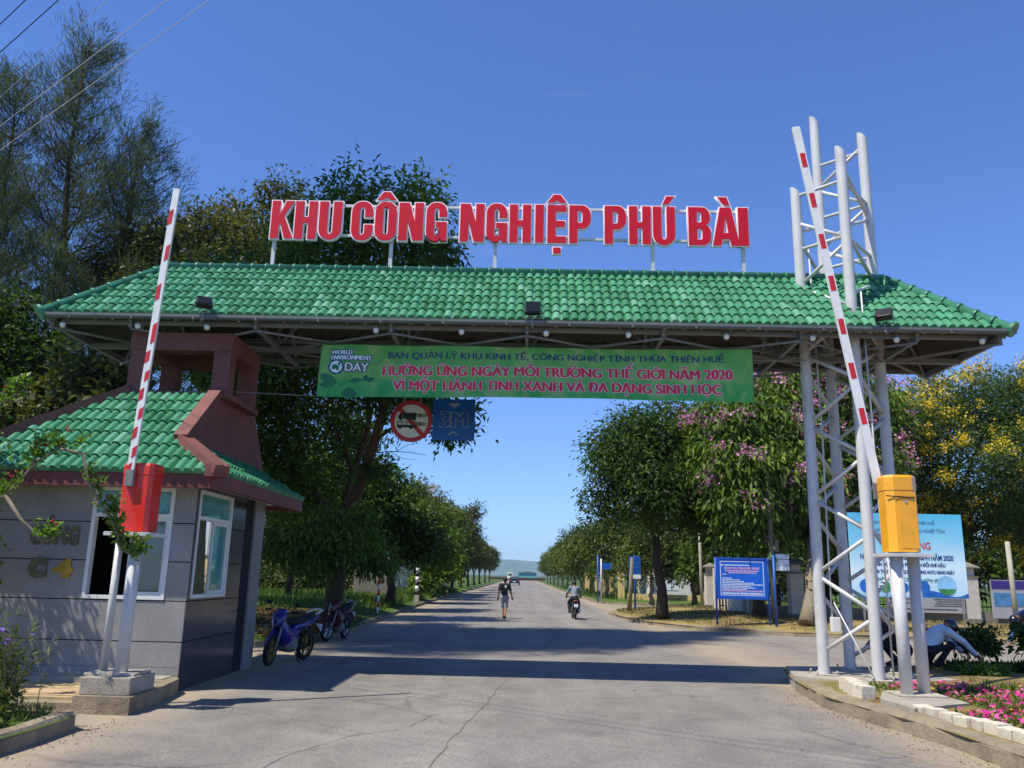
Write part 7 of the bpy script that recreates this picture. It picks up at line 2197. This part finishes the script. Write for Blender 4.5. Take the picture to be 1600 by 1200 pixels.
def hand(mb, wrist, d, side, palm_n, curl=.5):
    """palm, four unequal bent fingers and a thumb leaving the side of the palm"""
    w = Vector(wrist); d = Vector(d).normalized(); pn = Vector(palm_n); pn = (pn - d * pn.dot(d)).normalized(); sd = d.cross(pn).normalized() * side
    pc = w + d * .05
    Mx = Matrix((sd, d, pn)).transposed()
    mb.ell(pc, (.040, .052, .017), Mx, 12, 8)
    for k, (o, ln) in enumerate(((-.030, .065), (-.010, .076), (.010, .080), (.029, .072))):
        a = w + d * .088 + sd * o; d1 = (d + pn * curl * .5).normalized(); d2 = (d + pn * curl * 1.4).normalized()
        limb(mb, [a, a + d1 * ln * .5, a + d1 * ln * .5 + d2 * ln * .5], [.0095, .009, .0078], 8)
    a = w + d * .03 + sd * .034; dt = (d * .75 + sd * .75 + pn * .3).normalized()
    limb(mb, [a, a + dt * .035, a + dt * .035 + (d + pn * .4).normalized() * .03], [.012, .0105, .009], 8)
def person(loc, rz, label, J, cloth, headdir=(0, 1, 0), helmet=None, hairm='hair', voxel=.011, extras=None, longs=True, sleeves='short', pants='long', hands=('open', 'open')):
    """J: joints in local metres (+Y is forwards). cloth: (shirt, trousers, shoes)"""
    t = thing('person', label, 'person', loc, rz, None, False)
    V3 = {k: Vector(v) for k, v in J.items()}
    b = MB()
    pel, ch, nk, hd = V3['pelvis'], V3['chest'], V3['neck'], V3['head']
    hdv = Vector(headdir).normalized()
    side = Vector((1, 0, 0))
    # torso
    limb(b, [pel, pel.lerp(ch, .5), ch, nk], [.125, .118, .13, .06])
    for s_ in ('l', 'r'):
        limb(b, [ch.lerp(nk, .55), V3['sh' + s_]], [.085, .062])
        limb(b, [V3['sh' + s_], V3['el' + s_], V3['wr' + s_]], [.052, .040, .027])
        limb(b, [V3['hip' + s_], V3['kn' + s_], V3['an' + s_]], [.085, .057, .038])
        limb(b, [V3['an' + s_], V3['to' + s_]], [.04, .03]); b.ell(V3['an' + s_] + Vector((0, 0, -.03)), (.04, .045, .035))
        dd = (V3['wr' + s_] - V3['el' + s_]).normalized()
        hand(b, V3['wr' + s_], dd, 1 if s_ == 'l' else -1, Vector((0, .3, -1)) if abs(dd.z) < .7 else Vector((0, 1, 0)), .55 if hands[0] == 'open' else 1.3)
    limb(b, [nk - Vector((0, 0, .03)), nk.lerp(hd, .6)], [.058, .052])
    zax = (hd - nk).normalized(); yax = (hdv - zax * hdv.dot(zax)).normalized(); xax = yax.cross(zax)
    Mh = Matrix((xax, yax, zax)).transposed()
    hc = hd
    b.ell(hc, (.074, .095, .112), Mh, 20, 14)
    b.ell(hc + Mh @ Vector((0, .03, -.055)), (.055, .06, .062), Mh, 16, 10)
    limb(b, [hc + Mh @ Vector((0, .09, .01)), hc + Mh @ Vector((0, .112, -.028))], [.010, .015])
    for s_ in (-1, 1):
        b.ell(hc + Mh @ Vector((s_ * .076, .0, -.012)), (.010, .020, .030), Mh, 10, 8)
        limb(b, [hc + Mh @ Vector((s_ * .048, .083, .022)), hc + Mh @ Vector((s_ * .016, .092, .022))], [.011, .011])
    limb(b, [hc + Mh @ Vector((-.02, .088, -.062)), hc + Mh @ Vector((.02, .088, -.062))], [.008, .008])
    body = fused('body', b, 'skin', t, voxel * .72, 3)
    for s_ in (-1, 1):
        m_ = MB(); m_.ell(hc + Mh @ Vector((s_ * .032, .082, .006)), (.011, .008, .008), Mh, 10, 8); e_ = m_.build('eye', 'eye_white', t)
    # clothes
    s = MB()
    limb(s, [pel + (ch - pel) * .12, pel.lerp(ch, .5), ch, ch.lerp(nk, .75)], [.140, .138, .148, .092])
    for s_ in ('l', 'r'):
        limb(s, [ch.lerp(nk, .55), V3['sh' + s_]], [.10, .078])
        if sleeves == 'long': limb(s, [V3['sh' + s_], V3['el' + s_], V3['wr' + s_]], [.070, .056, .042])
        elif sleeves == 'short': limb(s, [V3['sh' + s_], V3['sh' + s_].lerp(V3['el' + s_], .75)], [.070, .064])
    fused('shirt', s, cloth[0], t, voxel)
    p = MB()
    limb(p, [pel + (ch - pel) * .1, pel], [.143, .152])
    for s_ in ('l', 'r'):
        if pants == 'long': limb(p, [V3['hip' + s_], V3['kn' + s_], V3['an' + s_] + Vector((0, 0, .02))], [.102, .078, .062])
        else: limb(p, [V3['hip' + s_], V3['hip' + s_].lerp(V3['kn' + s_], .98)], [.104, .084])
    fused('trousers' if pants == 'long' else 'shorts', p, cloth[1], t, voxel)
    for s_ in ('l', 'r'):
        q = MB(); a, c = V3['an' + s_], V3['to' + s_]
        limb(q, [a + Vector((0, -.015, -.045)) , (a + Vector((0, 0, -.045))).lerp(c, .6), c], [.045, .046, .036]); fused('shoe', q, cloth[2], t, voxel)
    if helmet:
        m_ = MB(); n, mm = 20, 12; vs, fs = [], []
        for i in range(mm + 1):
            th = R(112) * i / mm
            for k in range(n):
                ph = 2 * math.pi * k / n; vs.append(hc + Mh @ Vector((.105 * math.sin(th) * math.cos(ph), .128 * math.sin(th) * math.sin(ph), .02 + .125 * math.cos(th))))
        for i in range(mm):
            for k in range(n): fs.append((i * n + k, (i + 1) * n + k, (i + 1) * n + (k + 1) % n, i * n + (k + 1) % n))
        m_.add(vs, fs, 0, True); h_ = m_.build('helmet', helmet, t)
        m_ = MB(); m_.poly([hc + Mh @ Vector((.09 * math.cos(R(a)), .115 + .07 * math.sin(R(a)), .05)) for a in range(0, 181, 20)], Mh @ Vector((0, 0, .012))); m_.build('visor', helmet, h_, fix=True)
    else:
        m_ = MB(); m_.ell(hc + Mh @ Vector((0, -.018, .028)), (.084, .096, .102), Mh, 18, 12); m_.ell(hc + Mh @ Vector((0, -.045, -.02)), (.072, .062, .075), Mh, 14, 10); fused('hair', m_, hairm, t, voxel)
    return t
# the walker, mid-stride, seen from behind
wk = person((-.66, 32.4, 0), R(-3), 'person in a black top and grey shorts walking up the road away from the camera',
       dict(pelvis=(0, 0, .90), chest=(0, .02, 1.22), neck=(0, .03, 1.43), head=(.01, .05, 1.575), shl=(-.175, .02, 1.38), shr=(.175, .02, 1.38), ell=(-.24, -.05, 1.10), elr=(.25, .02, 1.11),
            wrl=(-.275, .02, .86), wrr=(.31, .12, .88), hipl=(-.085, 0, .87), hipr=(.085, 0, .87), knl=(-.06, .10, .49), knr=(.07, .02, .47), anl=(-.04, .0, .11), anr=(.05, -.24, .14), tol=(-.04, .14, .035), tor=(.05, -.13, .035)),
       ('shirt_black', 'shorts_grey', 'sandal'), pants='short')
wk.scale = (.9, .9, .9)
m_ = MB(); m_.cbox(-.14, .14, -.24, -.10, 1.02, 1.40, .04); bpk = m_.build('backpack', 'black_plastic', wk)
m_ = MB(); m_.cbox(.01, .10, -.255, -.235, 1.26, 1.37, .008); m_.build('pack_patch', 'pack_patch', bpk)
# the rider
rider = person((2.05, 33.55, 0), R(2), 'person in a grey blue shirt and dark helmet riding the black motorbike',
       dict(pelvis=(0, -.22, .90), chest=(0, -.12, 1.20), neck=(0, -.07, 1.39), head=(0, -.02, 1.52), shl=(-.18, -.09, 1.34), shr=(.18, -.09, 1.34), ell=(-.29, .07, 1.13), elr=(.29, .07, 1.13),
            wrl=(-.31, .24, 1.0), wrr=(.31, .24, 1.0), hipl=(-.10, -.2, .88), hipr=(.10, -.2, .88), knl=(-.22, .16, .70), knr=(.22, .16, .70), anl=(-.20, .0, .33), anr=(.20, .0, .33), tol=(-.22, .15, .28), tor=(.22, .15, .28)),
       ('shirt_greyblue', 'trouser_black', 'black_plastic'), helmet='helmet_black', sleeves='long', hands=('grip', 'grip'))
rider.scale = (.88, .88, .88)
# three gardeners at the flower bed
person((7.05, 14.95, .17), R(-82), 'person in a light blue shirt and navy helmet crouching to plant seedlings',
       dict(pelvis=(0, -.12, .34), chest=(0, .12, .60), neck=(0, .26, .72), head=(0, .38, .74), shl=(-.18, .22, .66), shr=(.18, .22, .66), ell=(-.2, .45, .50), elr=(.19, .48, .50),
            wrl=(-.14, .66, .33), wrr=(.13, .72, .30), hipl=(-.1, -.08, .33), hipr=(.1, -.08, .33), knl=(-.17, .27, .45), knr=(.17, .26, .43), anl=(-.14, .0, .10), anr=(.14, .0, .10), tol=(-.15, .15, .035), tor=(.15, .15, .035)),
       ('shirt_lightblue', 'trouser_black', 'shoe_yellow'), headdir=(0, .8, -.6), helmet='helmet_navy', sleeves='long')
person((6.72, 15.55, .16), R(70), 'person in dark maroon clothes and a helmet crouching behind the lattice tower',
       dict(pelvis=(0, -.12, .30), chest=(0, .10, .58), neck=(0, .20, .72), head=(0, .27, .82), shl=(-.18, .16, .68), shr=(.18, .16, .68), ell=(-.22, .33, .48), elr=(.22, .33, .48),
            wrl=(-.16, .48, .32), wrr=(.16, .48, .32), hipl=(-.1, -.08, .30), hipr=(.1, -.08, .30), knl=(-.17, .28, .45), knr=(.17, .28, .43), anl=(-.14, .02, .10), anr=(.14, .02, .10), tol=(-.15, .17, .035), tor=(.15, .17, .035)),
       ('shirt_maroon', 'trouser_black', 'black_plastic'), headdir=(0, .7, -.6), helmet='helmet_navy', sleeves='long')
person((9.85, 16.6, .17), R(95), 'person in a blue shirt bending over the bush at the edge of the photo',
       dict(pelvis=(0, -.28, .80), chest=(0, .05, .93), neck=(0, .25, .90), head=(0, .37, .80), shl=(-.18, .18, .88), shr=(.18, .18, .88), ell=(-.24, .26, .62), elr=(.24, .28, .62),
            wrl=(-.18, .38, .42), wrr=(.18, .40, .42), hipl=(-.1, -.25, .78), hipr=(.1, -.25, .78), knl=(-.13, -.08, .44), knr=(.13, -.05, .44), anl=(-.13, -.18, .10), anr=(.13, -.15, .10), tol=(-.14, -.02, .035), tor=(.14, .0, .035)),
       ('shirt_blue', 'trouser_black', 'black_plastic'), headdir=(0, .4, -.9), helmet='helmet_black', sleeves='long')

# ------------------------------------------------------------------ thin morning haze: only the hills are far enough to fade
hz = MB(); hz.box(-8800, 8800, -30, 8800, -3.0, 260)
ho = hz.build('haze', mat('haze_placeholder', '#ffffff'))
ho['kind'] = 'stuff'
hm = bpy.data.materials.new('haze_air'); hm.use_nodes = True
hn = hm.node_tree.nodes; hn.clear()
h_o = hn.new('ShaderNodeOutputMaterial'); h_v = hn.new('ShaderNodeVolumePrincipled')
h_v.inputs['Color'].default_value = (0.55, 0.76, 1.0, 1)
h_v.inputs['Density'].default_value = 0.00011
h_v.inputs['Anisotropy'].default_value = 0.0
hm.node_tree.links.new(h_v.outputs[0], h_o.inputs['Volume'])
ho.data.materials.clear(); ho.data.materials.append(hm)
